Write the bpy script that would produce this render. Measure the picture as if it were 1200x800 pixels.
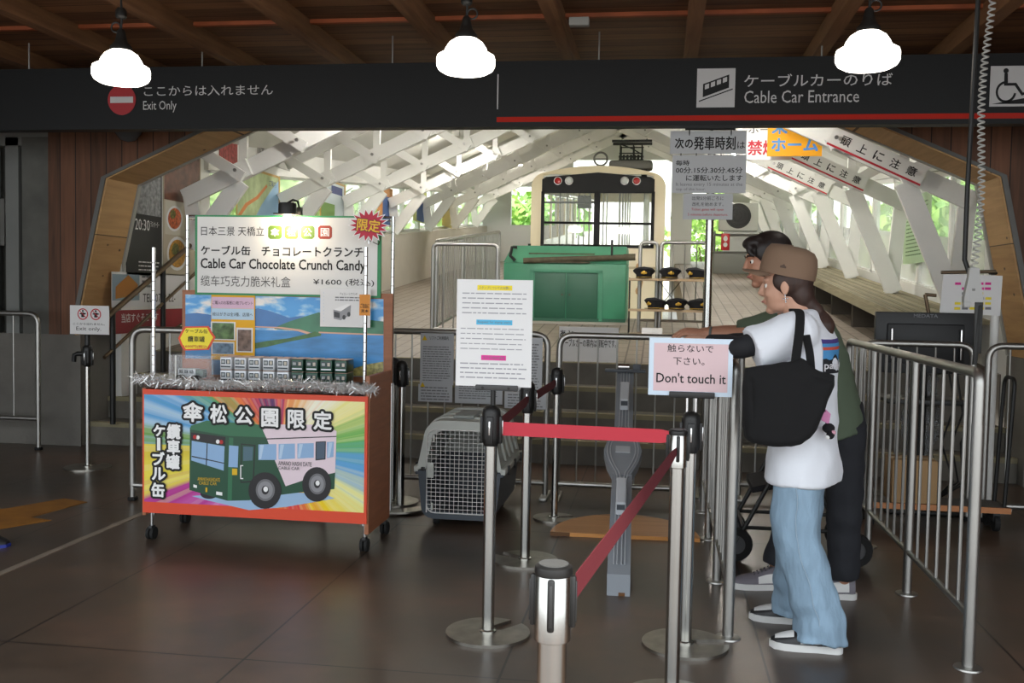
import bpy, bmesh, math, random
from math import radians, sin, cos, pi, atan, sqrt, tan, atan2
from mathutils import Vector, Matrix, Euler
random.seed(7)
SC = bpy.context.scene
COL = SC.collection
for o in list(bpy.data.objects):
    bpy.data.objects.remove(o)

# ------------------------------------------------------------------ camera
FPX, CAMZ = 1167.0, 1.38
cam_d = bpy.data.cameras.new('camera')
cam_d.sensor_width = 36.0
cam_d.lens = 36.0 * FPX / 1200.0
cam_d.clip_start = 0.05
cam_d.clip_end = 400
cam = bpy.data.objects.new('camera', cam_d)
COL.objects.link(cam)
CAM_R = (Matrix.Rotation(radians(8.4), 3, 'Z') @ Matrix.Rotation(pi/2 - atan(58/FPX), 3, 'X') @ Matrix.Rotation(radians(1.03), 3, 'Z'))
cam.matrix_world = Matrix.Translation((0, 0, CAMZ)) @ CAM_R.to_4x4()
SC.camera = cam

# ------------------------------------------------------------------ world, light, exposure
SKY_STRENGTH = 2.5
SUN_STRENGTH = 7.0
EXPOSURE = 0.28
HALL_LAMP = 150.0
ADDED_LAMP = 190.0  # strength of the floodlights added behind the portal
w = bpy.data.worlds.new('World'); SC.world = w; w.use_nodes = True
nt = w.node_tree; nt.nodes.clear()
out = nt.nodes.new('ShaderNodeOutputWorld'); bg = nt.nodes.new('ShaderNodeBackground')
tc = nt.nodes.new('ShaderNodeTexCoord'); sep = nt.nodes.new('ShaderNodeSeparateXYZ')
rmp = nt.nodes.new('ShaderNodeValToRGB')
nt.links.new(tc.outputs['Generated'], sep.inputs[0])
nt.links.new(sep.outputs['Z'], rmp.inputs[0])
rmp.color_ramp.elements[0].position = 0.0; rmp.color_ramp.elements[0].color = (0.80, 0.84, 0.86, 1)
rmp.color_ramp.elements[1].position = 0.7; rmp.color_ramp.elements[1].color = (0.86, 0.93, 1.0, 1)
nt.links.new(rmp.outputs[0], bg.inputs['Color']); bg.inputs['Strength'].default_value = SKY_STRENGTH
nt.links.new(bg.outputs[0], out.inputs[0])
sun_d = bpy.data.lights.new('sun', 'SUN'); sun_d.energy = SUN_STRENGTH; sun_d.angle = radians(12)
sun_d.color = (1.0, 0.97, 0.9)
sun = bpy.data.objects.new('sun', sun_d); COL.objects.link(sun)
sun.rotation_euler = Euler((radians(28), radians(20), 0)); sun.location = (0, 10, 30)
SC.view_settings.view_transform = 'Standard'
SC.view_settings.look = 'None'
SC.view_settings.gamma = 1.0
SC.view_settings.use_curve_mapping = False
SC.view_settings.exposure = EXPOSURE
SC.cycles.max_bounces = 8
SC.cycles.diffuse_bounces = 4
SC.cycles.glossy_bounces = 4
SC.cycles.transparent_max_bounces = 16
SC.cycles.caustics_reflective = False
SC.cycles.caustics_refractive = False
SC.cycles.sample_clamp_indirect = 6

# ------------------------------------------------------------------ picking real points on real planes
def ray(px, py):
    return CAM_R @ Vector(((px - 600)/FPX, -(py - 400)/FPX, -1.0))
def at(px, py, X=None, Y=None, Z=None):
    d = ray(px, py)
    t = X/d.x if X is not None else (Y/d.y if Y is not None else (Z - CAMZ)/d.z)
    return Vector((0, 0, CAMZ)) + d*t

# ------------------------------------------------------------------ materials
def lin(c):
    return c/12.92 if c <= 0.04045 else ((c + 0.055)/1.055)**2.4
def rgb(h):
    if isinstance(h, tuple): return h
    h = h.lstrip('#')
    return tuple(lin(int(h[i:i+2], 16)/255) for i in (0, 2, 4))
MATS = {}
def mat(name, col='#808080', rough=0.5, metal=0.0, noise=None, bump=None, coat=0.0, trans=0.0, emit=None, alpha=None, spec=None, stretch=None, sheen=0.0):
    """noise=(scale, amount); bump=(scale, strength); stretch = scale per axis of the noise"""
    if name in MATS: return MATS[name]
    m = bpy.data.materials.new(name); m.use_nodes = True; MATS[name] = m
    n = m.node_tree; b = n.nodes['Principled BSDF']
    c = rgb(col)
    b.inputs['Base Color'].default_value = (*c, 1)
    b.inputs['Roughness'].default_value = rough
    b.inputs['Metallic'].default_value = metal
    b.inputs['Coat Weight'].default_value = coat
    b.inputs['Transmission Weight'].default_value = trans
    if spec is not None: b.inputs['Specular IOR Level'].default_value = spec
    if sheen: b.inputs['Sheen Weight'].default_value = sheen
    if alpha is not None: b.inputs['Alpha'].default_value = alpha
    if emit:
        b.inputs['Emission Color'].default_value = (*rgb(emit[0]), 1); b.inputs['Emission Strength'].default_value = emit[1]
    vec = None
    if noise or bump:
        t = n.nodes.new('ShaderNodeTexCoord'); mp = n.nodes.new('ShaderNodeMapping')
        n.links.new(t.outputs['Object'], mp.inputs[0])
        if stretch: mp.inputs['Scale'].default_value = stretch
        vec = mp.outputs[0]
    if noise:
        t = n.nodes.new('ShaderNodeTexNoise'); t.inputs['Scale'].default_value = noise[0]; t.inputs['Detail'].default_value = 5
        r = n.nodes.new('ShaderNodeValToRGB'); a = noise[1]
        r.color_ramp.elements[0].position = 0.3; r.color_ramp.elements[1].position = 0.7
        r.color_ramp.elements[0].color = (*[x*(1-a) for x in c], 1); r.color_ramp.elements[1].color = (*[min(1, x*(1+a)) for x in c], 1)
        n.links.new(vec, t.inputs['Vector']); n.links.new(t.outputs['Fac'], r.inputs[0]); n.links.new(r.outputs[0], b.inputs['Base Color'])
    if bump:
        t = n.nodes.new('ShaderNodeTexNoise'); t.inputs['Scale'].default_value = bump[0]; t.inputs['Detail'].default_value = 4
        bp = n.nodes.new('ShaderNodeBump'); bp.inputs['Strength'].default_value = bump[1]; bp.inputs['Distance'].default_value = 0.02
        n.links.new(vec, t.inputs['Vector']); n.links.new(t.outputs['Fac'], bp.inputs['Height']); n.links.new(bp.outputs[0], b.inputs['Normal'])
    return m
def nodes_of(m):
    return m.node_tree, m.node_tree.nodes['Principled BSDF']
def ramp(n, stops, interp='LINEAR'):
    r = n.nodes.new('ShaderNodeValToRGB'); r.color_ramp.interpolation = interp
    while len(r.color_ramp.elements) < len(stops): r.color_ramp.elements.new(0.5)
    for e, (p, c) in zip(r.color_ramp.elements, stops):
        e.position = p; e.color = (*rgb(c), 1)
    return r
def mathn(n, op, a, b=None):
    k = n.nodes.new('ShaderNodeMath'); k.operation = op
    for i, v in enumerate((a, b)):
        if v is None: continue
        if isinstance(v, (int, float)): k.inputs[i].default_value = v
        else: n.links.new(v, k.inputs[i])
    return k.outputs[0]
def wood(name, dark, light, axis, plank, knots=True, rough=0.6):
    """planks `plank` m wide laid side by side; axis = grain direction 'X','Y' or 'Z'; across = axis that counts the planks"""
    if name in MATS: return MATS[name]
    m = mat(name, light, rough); n, b = nodes_of(m)
    grain, across = axis
    t = n.nodes.new('ShaderNodeTexCoord'); s = n.nodes.new('ShaderNodeSeparateXYZ'); n.links.new(t.outputs['Object'], s.inputs[0])
    q = mathn(n, 'DIVIDE', s.outputs[across], plank)
    fl = mathn(n, 'FLOOR', q); fr = mathn(n, 'FRACT', q)
    wn = n.nodes.new('ShaderNodeTexWhiteNoise'); wn.noise_dimensions = '1D'; n.links.new(fl, wn.inputs['W'])
    mp = n.nodes.new('ShaderNodeMapping')
    sc = [14, 14, 14]; sc['XYZ'.index(grain)] = 1.1
    mp.inputs['Scale'].default_value = sc
    n.links.new(t.outputs['Object'], mp.inputs['Vector'])
    cb = n.nodes.new('ShaderNodeCombineXYZ')
    off = mathn(n, 'MULTIPLY', wn.outputs['Value'], 40.0)
    for i in range(3): n.links.new(off, cb.inputs[i])
    n.links.new(cb.outputs[0], mp.inputs['Location'])
    nz = n.nodes.new('ShaderNodeTexNoise'); nz.inputs['Scale'].default_value = 1.6; nz.inputs['Detail'].default_value = 6; nz.inputs['Distortion'].default_value = 0.6
    n.links.new(mp.outputs[0], nz.inputs['Vector'])
    mix = mathn(n, 'ADD', mathn(n, 'MULTIPLY', nz.outputs['Fac'], 0.75), mathn(n, 'MULTIPLY', wn.outputs['Value'], 0.35))
    r = ramp(n, [(0.25, dark), (0.8, light)]); n.links.new(mix, r.inputs[0])
    col = r.outputs[0]
    # board gaps
    edge = mathn(n, 'LESS_THAN', mathn(n, 'ABSOLUTE', mathn(n, 'SUBTRACT', fr, 0.5)), 0.5 - 0.004/plank)
    if knots:
        vo = n.nodes.new('ShaderNodeTexVoronoi'); vo.inputs['Scale'].default_value = 4.2
        mp2 = n.nodes.new('ShaderNodeMapping'); s2 = [1.3, 1.3, 1.3]; s2['XYZ'.index(grain)] = 0.8
        mp2.inputs['Scale'].default_value = s2; n.links.new(t.outputs['Object'], mp2.inputs[0]); n.links.new(mp2.outputs[0], vo.inputs['Vector'])
        k = ramp(n, [(0.045, '#3a2414'), (0.075, '#ffffff')]); n.links.new(vo.outputs['Distance'], k.inputs[0])
        mx = n.nodes.new('ShaderNodeMix'); mx.data_type = 'RGBA'; mx.blend_type = 'MULTIPLY'; mx.inputs[0].default_value = 0.85
        n.links.new(col, mx.inputs[6]); n.links.new(k.outputs[0], mx.inputs[7]); col = mx.outputs[2]
    mx = n.nodes.new('ShaderNodeMix'); mx.data_type = 'RGBA'
    mx.inputs[6].default_value = (*[x*0.25 for x in rgb(dark)], 1); n.links.new(edge, mx.inputs[0]); n.links.new(col, mx.inputs[7])
    n.links.new(mx.outputs[2], b.inputs['Base Color'])
    return m

# ------------------------------------------------------------------ mesh builder
def frame_of(d):
    d = d.normalized(); up = Vector((0, 0, 1)) if abs(d.z) < 0.95 else Vector((1, 0, 0))
    u = d.cross(up).normalized(); v = u.cross(d).normalized()
    return u, v
def fillet(pts, rad, seg=5):
    pts = [Vector(p) for p in pts]; o = [pts[0]]
    for i in range(1, len(pts)-1):
        a, p, c = pts[i-1], pts[i], pts[i+1]
        d1, d2 = (a-p).normalized(), (c-p).normalized()
        r = min(rad, (a-p).length*0.49, (c-p).length*0.49)
        s, e = p + d1*r, p + d2*r
        for k in range(seg+1):
            t = k/seg
            o.append(s*(1-t)**2 + p*2*t*(1-t) + e*t*t)
    o.append(pts[-1]); return o
class MB:
    def __init__(s): s.v = []; s.f = []; s.m = []; s.mats = []
    def mi(s, m):
        if m not in s.mats: s.mats.append(m)
        return s.mats.index(m)
    def add(s, vs, fs, m, M=None):
        o = len(s.v); k = s.mi(m)
        for p in vs:
            p = Vector(p); s.v.append(M @ p if M is not None else p)
        for f in fs: s.f.append([i+o for i in f]); s.m.append(k)
        return s
    def box(s, c, size, m, bevel=0.0, M=None, seg=2):
        x, y, z = [d/2 for d in size]; c = Vector(c)
        if bevel > 0:
            bm = bmesh.new(); bmesh.ops.create_cube(bm, size=1.0)
            for v in bm.verts: v.co = Vector((v.co.x*size[0], v.co.y*size[1], v.co.z*size[2]))
            bmesh.ops.bevel(bm, geom=bm.edges[:], offset=min(bevel, min(size)*0.49), segments=seg, affect='EDGES', profile=0.5)
            bm.verts.index_update()
            s.add([v.co + c for v in bm.verts], [[v.index for v in f.verts] for f in bm.faces], m, M); bm.free()
        else:
            vs = [c + Vector((a*x, b*y, d*z)) for a in (-1, 1) for b in (-1, 1) for d in (-1, 1)]
            s.add(vs, [(0,1,3,2), (4,6,7,5), (0,4,5,1), (2,3,7,6), (0,2,6,4), (1,5,7,3)], m, M)
        return s
    def bx(s, a, b, m, bevel=0.0, M=None):
        a, b = Vector(a), Vector(b)
        return s.box((a+b)/2, [abs(q) for q in (b-a)], m, bevel, M)
    def rings(s, rings, m, cap=True, M=None, closed=False):
        n = len(rings[0]); vs = [p for r in rings for p in r]; fs = []
        R = len(rings)
        for i in range(R if closed else R-1):
            j = (i+1) % R
            for k in range(n):
                l = (k+1) % n
                fs.append((i*n+k, i*n+l, j*n+l, j*n+k))
        if cap and not closed:
            fs.append(tuple(range(n-1, -1, -1))); fs.append(tuple((R-1)*n + k for k in range(n)))
        return s.add(vs, fs, m, M)
    def tube(s, pts, r, m, n=10, closed=False, M=None, cap=True):
        pts = [Vector(p) for p in pts]; R = r if isinstance(r, (list, tuple)) else [r]*len(pts)
        out_ = []; N = len(pts)
        d0 = (pts[1]-pts[0]).normalized(); u, v = frame_of(d0)
        for i, p in enumerate(pts):
            a = pts[i-1] if (i > 0 or closed) else p; b = pts[(i+1) % N] if (i < N-1 or closed) else p
            d = (b-a).normalized()
            u = (u - d*u.dot(d)); u = u.normalized() if u.length > 1e-6 else frame_of(d)[0]
            v = d.cross(u)
            out_.append([p + (u*cos(t) + v*sin(t))*R[i] for t in [2*pi*k/n for k in range(n)]])
        return s.rings(out_, m, cap, M, closed)
    def cyl(s, a, b, r, m, n=14, r1=None, M=None):
        return s.tube([a, b], [r, r if r1 is None else r1], m, n, M=M)
    def lathe(s, prof, c, m, n=24, M=None, axis='Z', cap=True):
        c = Vector(c); rr = []
        for (r, z) in prof:
            r = max(r, 1e-4); ring = []
            for k in range(n):
                t = 2*pi*k/n
                p = Vector((r*cos(t), r*sin(t), z))
                if axis == 'Y': p = Vector((p.x, -p.z, p.y))
                if axis == 'X': p = Vector((p.z, p.x, p.y))
                ring.append(c + p)
            rr.append(ring)
        return s.rings(rr, m, cap, M)
    def ball(s, c, rad, m, n=14, k=9, M=None):
        rx, ry, rz = rad if isinstance(rad, (tuple, list, Vector)) else (rad,)*3
        c = Vector(c); rr = []
        for i in range(k):
            ph = -pi/2 + pi*(i+0.02)/(k-1+0.04)
            rr.append([c + Vector((rx*cos(ph)*cos(2*pi*j/n), ry*cos(ph)*sin(2*pi*j/n), rz*sin(ph))) for j in range(n)])
        return s.rings(rr, m, True, M)
    def prism(s, poly, o, u, v, depth, m, M=None):
        """polygon (a,b) drawn at o + a*u + b*v, thickened by depth along -(u x v) i.e. away from its viewer"""
        o, u, v = Vector(o), Vector(u), Vector(v); nrm = u.cross(v).normalized()
        ar = sum(poly[i][0]*poly[(i+1) % len(poly)][1] - poly[(i+1) % len(poly)][0]*poly[i][1] for i in range(len(poly)))
        if ar < 0: poly = poly[::-1]
        f = [o + u*a + v*b for a, b in poly]; n = len(f)
        if depth == 0: return s.add(f, [tuple(range(n))], m, M)
        k = [p - nrm*depth for p in f]
        fs = [tuple(range(n)), tuple(range(2*n-1, n-1, -1))] + [(i, i+n, (i+1) % n + n, (i+1) % n) for i in range(n)]
        return s.add(f+k, fs, m, M)
    def rect(s, x0, z0, x1, z1, y, depth, m, M=None):
        """upright sheet facing -Y"""
        return s.prism([(x0, z0), (x1, z0), (x1, z1), (x0, z1)], (0, y, 0), (1, 0, 0), (0, 0, 1), depth, m, M)
    def disc(s, c, r, m, u=(1,0,0), v=(0,0,1), depth=0.0, n=24, r2=None, M=None):
        r2 = r2 or r
        return s.prism([(r*cos(2*pi*k/n), r2*sin(2*pi*k/n)) for k in range(n)], c, u, v, depth, m, M)
    def text(s, body, x0, z0, x1, z1, o, m, u=(1,0,0), v=(0,0,1), bold=0.0, fit=True, M=None):
        """lettering filling the box (x0,z0)-(x1,z1) of the plane o,u,v"""
        cu = bpy.data.curves.new('t', 'FONT'); cu.body = body; cu.size = 1.0; cu.resolution_u = 2; cu.offset = 0.0
        ob = bpy.data.objects.new('t', cu)
        me = ob.to_mesh()
        vs = [p.co.copy() for p in me.vertices]; fs = [tuple(p.vertices) for p in me.polygons]
        ob.to_mesh_clear(); bpy.data.objects.remove(ob); bpy.data.curves.remove(cu)
        if not vs: return s
        a0 = min(p.x for p in vs); a1 = max(p.x for p in vs); b0 = min(p.y for p in vs); b1 = max(p.y for p in vs)
        sx = (x1-x0)/max(a1-a0, 1e-6); sz = (z1-z0)/max(b1-b0, 1e-6)
        if not fit: sx = sz = min(sx, sz)
        o, u, v = Vector(o), Vector(u), Vector(v)
        e = bold*0.75*min(abs(sx), abs(sz))
        nrm = u.cross(v).normalized()
        for q, (dx, dz) in enumerate(((0, 0),) if e == 0 else ((-e, -e), (e, -e), (e, e), (-e, e), (0, 0))):
            s.add([o + u*(x0 + dx + (p.x-a0)*sx) + v*(z0 + dz + (p.y-b0)*sz) + nrm*(0.00002*q) for p in vs], fs, m, M)
        return s
    def lines(s, x0, z0, x1, z1, n, o, m, u=(1,0,0), v=(0,0,1), fill=0.45, seed=1, left=True, M=None):
        """rows of unreadably small print: words as tiny bars"""
        rnd = random.Random(seed); h = (z1-z0)/n; o, u, v = Vector(o), Vector(u), Vector(v)
        for i in range(n):
            zc = z1 - h*(i+0.5); x = x0; end = x1 - (x1-x0)*rnd.choice([0, 0.02, 0.05, 0.3 if i == n-1 else 0.08])
            while x < end:
                wd = min(h*rnd.uniform(0.5, 2.2), end-x)
                if wd < h*0.2: break
                s.prism([(x, zc-h*fill/2), (x+wd, zc-h*fill/2), (x+wd, zc+h*fill/2), (x, zc+h*fill/2)], o, u, v, 0, m, M)
                x += wd + h*0.28
        return s
    def build(s, name, parent=None, smooth=True, angle=38, kind=None, label=None):
        me = bpy.data.meshes.new(name)
        me.from_pydata([tuple(p) for p in s.v], [], s.f)
        for m in s.mats: me.materials.append(m)
        me.polygons.foreach_set('material_index', s.m)
        if smooth:
            me.polygons.foreach_set('use_smooth', [True]*len(me.polygons))
            me.update()
            me.set_sharp_from_angle(angle=radians(angle))
        me.update()
        o = bpy.data.objects.new(name, me); COL.objects.link(o)
        if parent: o.parent = parent
        if kind: o['kind'] = kind
        if label: o['label'] = label
        return o
def thing(name, label, cat, loc=(0,0,0), rz=0.0, group=None):
    o = bpy.data.objects.new(name, None); COL.objects.link(o); o.empty_display_size = 0.1
    o.location = loc; o.rotation_euler = (0, 0, rz); o['label'] = label; o['category'] = cat
    if group: o['group'] = group
    return o
def tag(o, label, cat, group=None):
    o['label'] = label; o['category'] = cat
    if group: o['group'] = group
    return o
def dup(root, loc, rz=None, label=None, group=None):
    r = root.copy(); COL.objects.link(r); r.location = loc
    if rz is not None: r.rotation_euler = (0, 0, rz)
    if label: r['label'] = label
    if group: r['group'] = group
    for ch in list(root.children):
        c = ch.copy(); COL.objects.link(c); c.parent = r
        for g in ch.children:
            d = g.copy(); COL.objects.link(d); d.parent = c
    return r
def origin(o, p):
    """move a single mesh's origin to p (its base)"""
    p = Vector(p); o.data.transform(Matrix.Translation(-p)); o.location = p; return o
def remeshed(mb, name, voxel, parent=None, smooth=6, m=None, fac=0.5):
    """one continuous closed skin around overlapping solids"""
    o = mb.build('tmp', smooth=False)
    md = o.modifiers.new('r', 'REMESH'); md.mode = 'VOXEL'; md.voxel_size = voxel
    if smooth:
        sm = o.modifiers.new('s', 'SMOOTH'); sm.iterations = smooth; sm.factor = fac
    dg = bpy.context.evaluated_depsgraph_get()
    me = bpy.data.meshes.new_from_object(o.evaluated_get(dg))
    me.materials.clear()
    me.materials.append(m or mb.mats[0])
    me.polygons.foreach_set('material_index', [0]*len(me.polygons))
    me.polygons.foreach_set('use_smooth', [True]*len(me.polygons)); me.update()
    bpy.data.objects.remove(o)
    me.name = name
    r = bpy.data.objects.new(name, me); COL.objects.link(r)
    if parent: r.parent = parent
    return r

# shared materials
STEEL = mat('brushed_steel', '#bcbcb8', 0.22, 1.0, noise=(3, 0.06))
STEEL_DK = mat('worn_steel_tube', '#a8a7a3', 0.42, 1.0, noise=(4, 0.08))
CHROME = mat('chrome', '#d6d6d6', 0.14, 1.0)
BLACKP = mat('black_plastic', '#141414', 0.45)
BLACKM = mat('black_paint', '#171817', 0.5)
RUBBER = mat('black_rubber', '#101010', 0.8)
WHITE = mat('white_paint', '#e6e6e2', 0.5, noise=(2, 0.03))
PAPER = mat('white_paper', '#e6e6e6', 0.7)
INK = mat('black_ink', '#1a1a1a', 0.7)
GREYINK = mat('grey_ink', '#77777a', 0.7)
REDINK = mat('red_ink', '#c02a3a', 0.7)
ORANGE = mat('orange_board', '#d9492b', 0.5)
CONC = mat('concrete', '#6f6c66', 0.85, noise=(3, 0.18), bump=(30, 0.15))
YV = Vector((0, 1, 0))
# ================================================================== SETTING
# --- floor of the waiting hall: stained polished concrete with cut joints
FL = mat('stained_concrete_floor', '#4a4038', 0.42)
n, b = nodes_of(FL)
t = n.nodes.new('ShaderNodeTexCoord'); s_ = n.nodes.new('ShaderNodeSeparateXYZ'); n.links.new(t.outputs['Object'], s_.inputs[0])
n1 = n.nodes.new('ShaderNodeTexNoise'); n1.inputs['Scale'].default_value = 0.9; n1.inputs['Detail'].default_value = 4; n.links.new(t.outputs['Object'], n1.inputs['Vector'])
n2 = n.nodes.new('ShaderNodeTexNoise'); n2.inputs['Scale'].default_value = 9; n2.inputs['Detail'].default_value = 8; n.links.new(t.outputs['Object'], n2.inputs['Vector'])
r1 = ramp(n, [(0.32, '#443d37'), (0.52, '#5d4d40'), (0.68, '#75594a')]); n.links.new(n1.outputs['Fac'], r1.inputs[0])
r2 = ramp(n, [(0.25, '#d0d0d0'), (0.8, '#ffffff')]); n.links.new(n2.outputs['Fac'], r2.inputs[0])
mx = n.nodes.new('ShaderNodeMix'); mx.data_type = 'RGBA'; mx.blend_type = 'MULTIPLY'; mx.inputs[0].default_value = 1
n.links.new(r1.outputs[0], mx.inputs[6]); n.links.new(r2.outputs[0], mx.inputs[7])
def joint(co, off, pitch):
    q = mathn(n, 'FRACT', mathn(n, 'DIVIDE', mathn(n, 'ADD', co, off), pitch))
    return mathn(n, 'LESS_THAN', q, 0.009/pitch)
j = mathn(n, 'MAXIMUM', joint(s_.outputs[0], 10*0.96 - 0.42, 0.96), joint(s_.outputs[1], 10*2.2 - 3.45 + 0.0, 2.2))
mj = n.nodes.new('ShaderNodeMix'); mj.data_type = 'RGBA'; n.links.new(j, mj.inputs[0]); n.links.new(mx.outputs[2], mj.inputs[6]); mj.inputs[7].default_value = (0.012, 0.01, 0.009, 1)
n.links.new(mj.outputs[2], b.inputs['Base Color'])
r3 = ramp(n, [(0.2, '#909090'), (0.8, '#a0a0a0')]); n.links.new(n2.outputs['Fac'], r3.inputs[0]); n.links.new(r3.outputs[0], b.inputs['Roughness'])
MB().bx((-10, -6, -0.12), (7, 7.97, 0), FL).build('floor', kind='structure', smooth=False)
# metal threshold let into the floor
MB().bx((-3.085, 2.2, 0.0), (-3.045, 5.95, 0.004), mat('floor_strip', '#a89c8e', 0.5, 0.6)).build('trim_1', kind='structure', smooth=False)
# faded yellow arrow sheet stuck on the floor
arw = MB(); YEL = mat('faded_floor_tape', '#8a5a12', 0.8, noise=(6, 0.25))
arw.prism([(-4.25, 5.30), (-3.92, 5.52), (-3.76, 5.86), (-3.56, 5.80), (-3.64, 5.34), (-3.48, 5.30), (-3.66, 5.00), (-4.3, 4.86)], (0, 0, 0.003), (1, 0, 0), (0, 1, 0), 0.003, YEL)
tag(arw.build('floor_arrow', smooth=False), 'faded yellow arrow tape stuck on the dark floor', 'floor marking')

# --- ceiling: boarded deck with joists
CEIL = wood('ceiling_boards', '#5a3c28', '#946a48', ('X', 1), 0.16, knots=False, rough=0.7)
JOI = wood('joist_timber', '#6a4830', '#a07650', ('Y', 0), 3.0, knots=False, rough=0.7)
MB().bx((-10, 1.0, 3.14), (7, 8.2, 3.22), CEIL).build('ceiling', kind='structure', smooth=False)
for i, x in enumerate((-5.66, -4.83, -4.0, -3.17, -2.36, -1.52, -0.68, 0.17, 1.03, 1.9, 2.76)):
    MB().bx((x-0.045, 1.0, 3.02), (x+0.045, 7.8, 3.14), JOI).build('trim_%d' % (10+i), kind='structure', smooth=False)
BAT = mat('orange_batten', '#a85a34', 0.6, noise=(5, 0.2))
MB().bx((-9, 6.35, 3.115), (6, 6.39, 3.14), BAT).build('trim_2', kind='structure', smooth=False)
MB().bx((-9, 5.25, 3.115), (6, 5.29, 3.14), BAT).build('trim_3', kind='structure', smooth=False)

# --- timber portal wall with the six-sided opening
CED = wood('cedar_cladding', '#4a301f', '#80543a', ('Z', 0), 0.14)
CLT = wood('pale_pine_lining', '#a67e50', '#cfa672', ('Y', 2), 0.9)
GREYT = mat('grey_edge_trim', '#6a6a66', 0.5, noise=(5, 0.1))
HX = [(-4.905, 0.95), (-4.615, 2.27), (-1.08, 3.84), (2.455, 2.29), (2.745, 0.95)]
def portal_ring(e):
    return [(-4.905-e, 0.95), (-4.615-e*0.93, 2.27+e*0.25), (-1.08, 3.84+e*1.1), (2.455+e*0.93, 2.29+e*0.25), (2.745+e, 0.95)]
outer = [(-5.15, 0.95), (-5.15, 4.9), (6.0, 4.9), (6.0, 0.95)]
pw = MB(); pw.prism([outer[0]] + HX + outer[::-1][:-1], (0, 7.82, 0), (1, 0, 0), (0, 0, 1), 0.46, CED)
pw.build('wall_portal', kind='structure', smooth=False)
def strip_ring(name, e0, e1, y0, y1, m):
    a, c = portal_ring(e0), portal_ring(e1)
    mb = MB()
    for i in range(4):
        q = [(a[i], y0), (a[i+1], y0), (c[i+1], y0), (c[i], y0), (a[i], y1), (a[i+1], y1), (c[i+1], y1), (c[i], y1)]
        mb.add([(p[0], y, p[1]) for p, y in q], [(0,1,2,3), (7,6,5,4), (0,4,5,1), (1,5,6,2), (2,6,7,3), (3,7,4,0)], m)
    return mb.build(name, kind='structure', smooth=False)
strip_ring('trim_portal_lining', -0.02, 0.001, 7.80, 8.30, CLT)
strip_ring('trim_portal_front', -0.004, 0.035, 7.785, 7.825, GREYT)
strip_ring('trim_portal_back', -0.035, 0.0, 8.285, 8.33, mat('pale_edge_trim', '#a8a8a2', 0.5))
MB().bx((-10, 7.82, 0), (-4.86, 8.28, 0.95), CONC).build('wall_plinth_left', kind='structure', smooth=False)
MB().bx((2.70, 7.82, 0), (7, 8.28, 0.95), CONC).build('wall_plinth_right', kind='structure', smooth=False)
# --- grey sliding door and its steel surround at far left
GST = mat('grey_steel_sheet', '#4c4d4a', 0.55, 0.3, noise=(2, 0.15))
GPA = mat('pale_grey_panel', '#7d7f7c', 0.6, noise=(2, 0.1))
dd = MB(); dd.bx((-7.5, 7.90, 0.95), (-5.68, 7.96, 2.12), GST).bx((-7.5, 7.93, 2.12), (-5.68, 7.95, 2.55), GPA)
for k in range(9): dd.bx((-7.2+k*0.17, 7.885, 0.95), (-7.18+k*0.17, 7.90, 2.1), GST)
dr = dd.build('door_1', kind='structure', smooth=False)
MB().bx((-6.6, 7.86, 1.98), (-5.45, 7.90, 2.06), GREYT).bx((-5.62, 7.85, 1.70), (-5.58, 7.89, 2.1), GREYT).build('latch', parent=dr, smooth=False)
MB().bx((-5.56, 7.84, 0.95), (-5.44, 8.1, 2.62), GPA).bx((-5.40, 7.83, 0.95), (-5.15, 8.2, 2.62), mat('weathered_grey_post', '#62625d', 0.8, noise=(4, 0.2))).bx((-7.6, 7.84, 2.55), (-5.15, 8.1, 2.68), GPA).build('trim_4', kind='structure', smooth=False)
MB().bx((-10, 8.0, 0.9), (-5.15, 8.1, 3.2), mat('dull_grey_plaster', '#575852', 0.9, noise=(2, 0.1))).build('wall_left', kind='structure', smooth=False)  # plaster in one dull grey
# unseen side walls of the waiting room, put in to dim it
MB().bx((-8.2, 1.5, 0), (-8.0, 8, 3.2), GPA).build('wall_west', kind='structure', smooth=False)
MB().bx((5.0, 1.5, 0), (5.2, 8, 3.2), CED).build('wall_east', kind='structure', smooth=False)

# --- steps up to the platform
SLOPE = 0.0835
def plat(y): return 0.76 + SLOPE*max(0.0, y-8.85)
STEP = mat('step_concrete', '#6e6a62', 0.85, noise=(4, 0.2), bump=(40, 0.1))
NOSE = mat('step_nosing', '#8c8468', 0.7, noise=(6, 0.15))
for k in range(4):
    st = MB(); z1 = 0.19*(k+1); y0 = 7.95+0.3*k
    st.bx((-4.86, y0, 0), (2.70, 8.85, z1), STEP); st.bx((-4.86, y0-0.012, z1-0.035), (2.70, y0+0.06, z1+0.004), NOSE)
    st.build('trim_step_%d' % (k+1), kind='structure', smooth=False)

MB().bx((-4.86, 8.83, 0.0), (2.70, 8.862, 0.757), STEP).build('trim_riser', kind='structure', smooth=False)
# --- inclined platform, beige tiles
TILE = mat('beige_platform_tile', '#b3a58c', 0.55)
n, b = nodes_of(TILE)
t = n.nodes.new('ShaderNodeTexCoord'); mp = n.nodes.new('ShaderNodeMapping'); n.links.new(t.outputs['Object'], mp.inputs[0])
mp.inputs['Rotation'].default_value = (0, 0, pi/2)
bk = n.nodes.new('ShaderNodeTexBrick'); n.links.new(mp.outputs[0], bk.inputs['Vector'])
bk.inputs['Scale'].default_value = 1.0; bk.inputs['Brick Width'].default_value = 0.3; bk.inputs['Row Height'].default_value = 0.15; bk.inputs['Mortar Size'].default_value = 0.008
bk.inputs['Color1'].default_value = (*rgb('#92877a'), 1); bk.inputs['Color2'].default_value = (*rgb('#887d70'), 1); bk.inputs['Mortar'].default_value = (*rgb('#5a5248'), 1)
n.links.new(bk.outputs['Color'], b.inputs['Base Color'])
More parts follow.
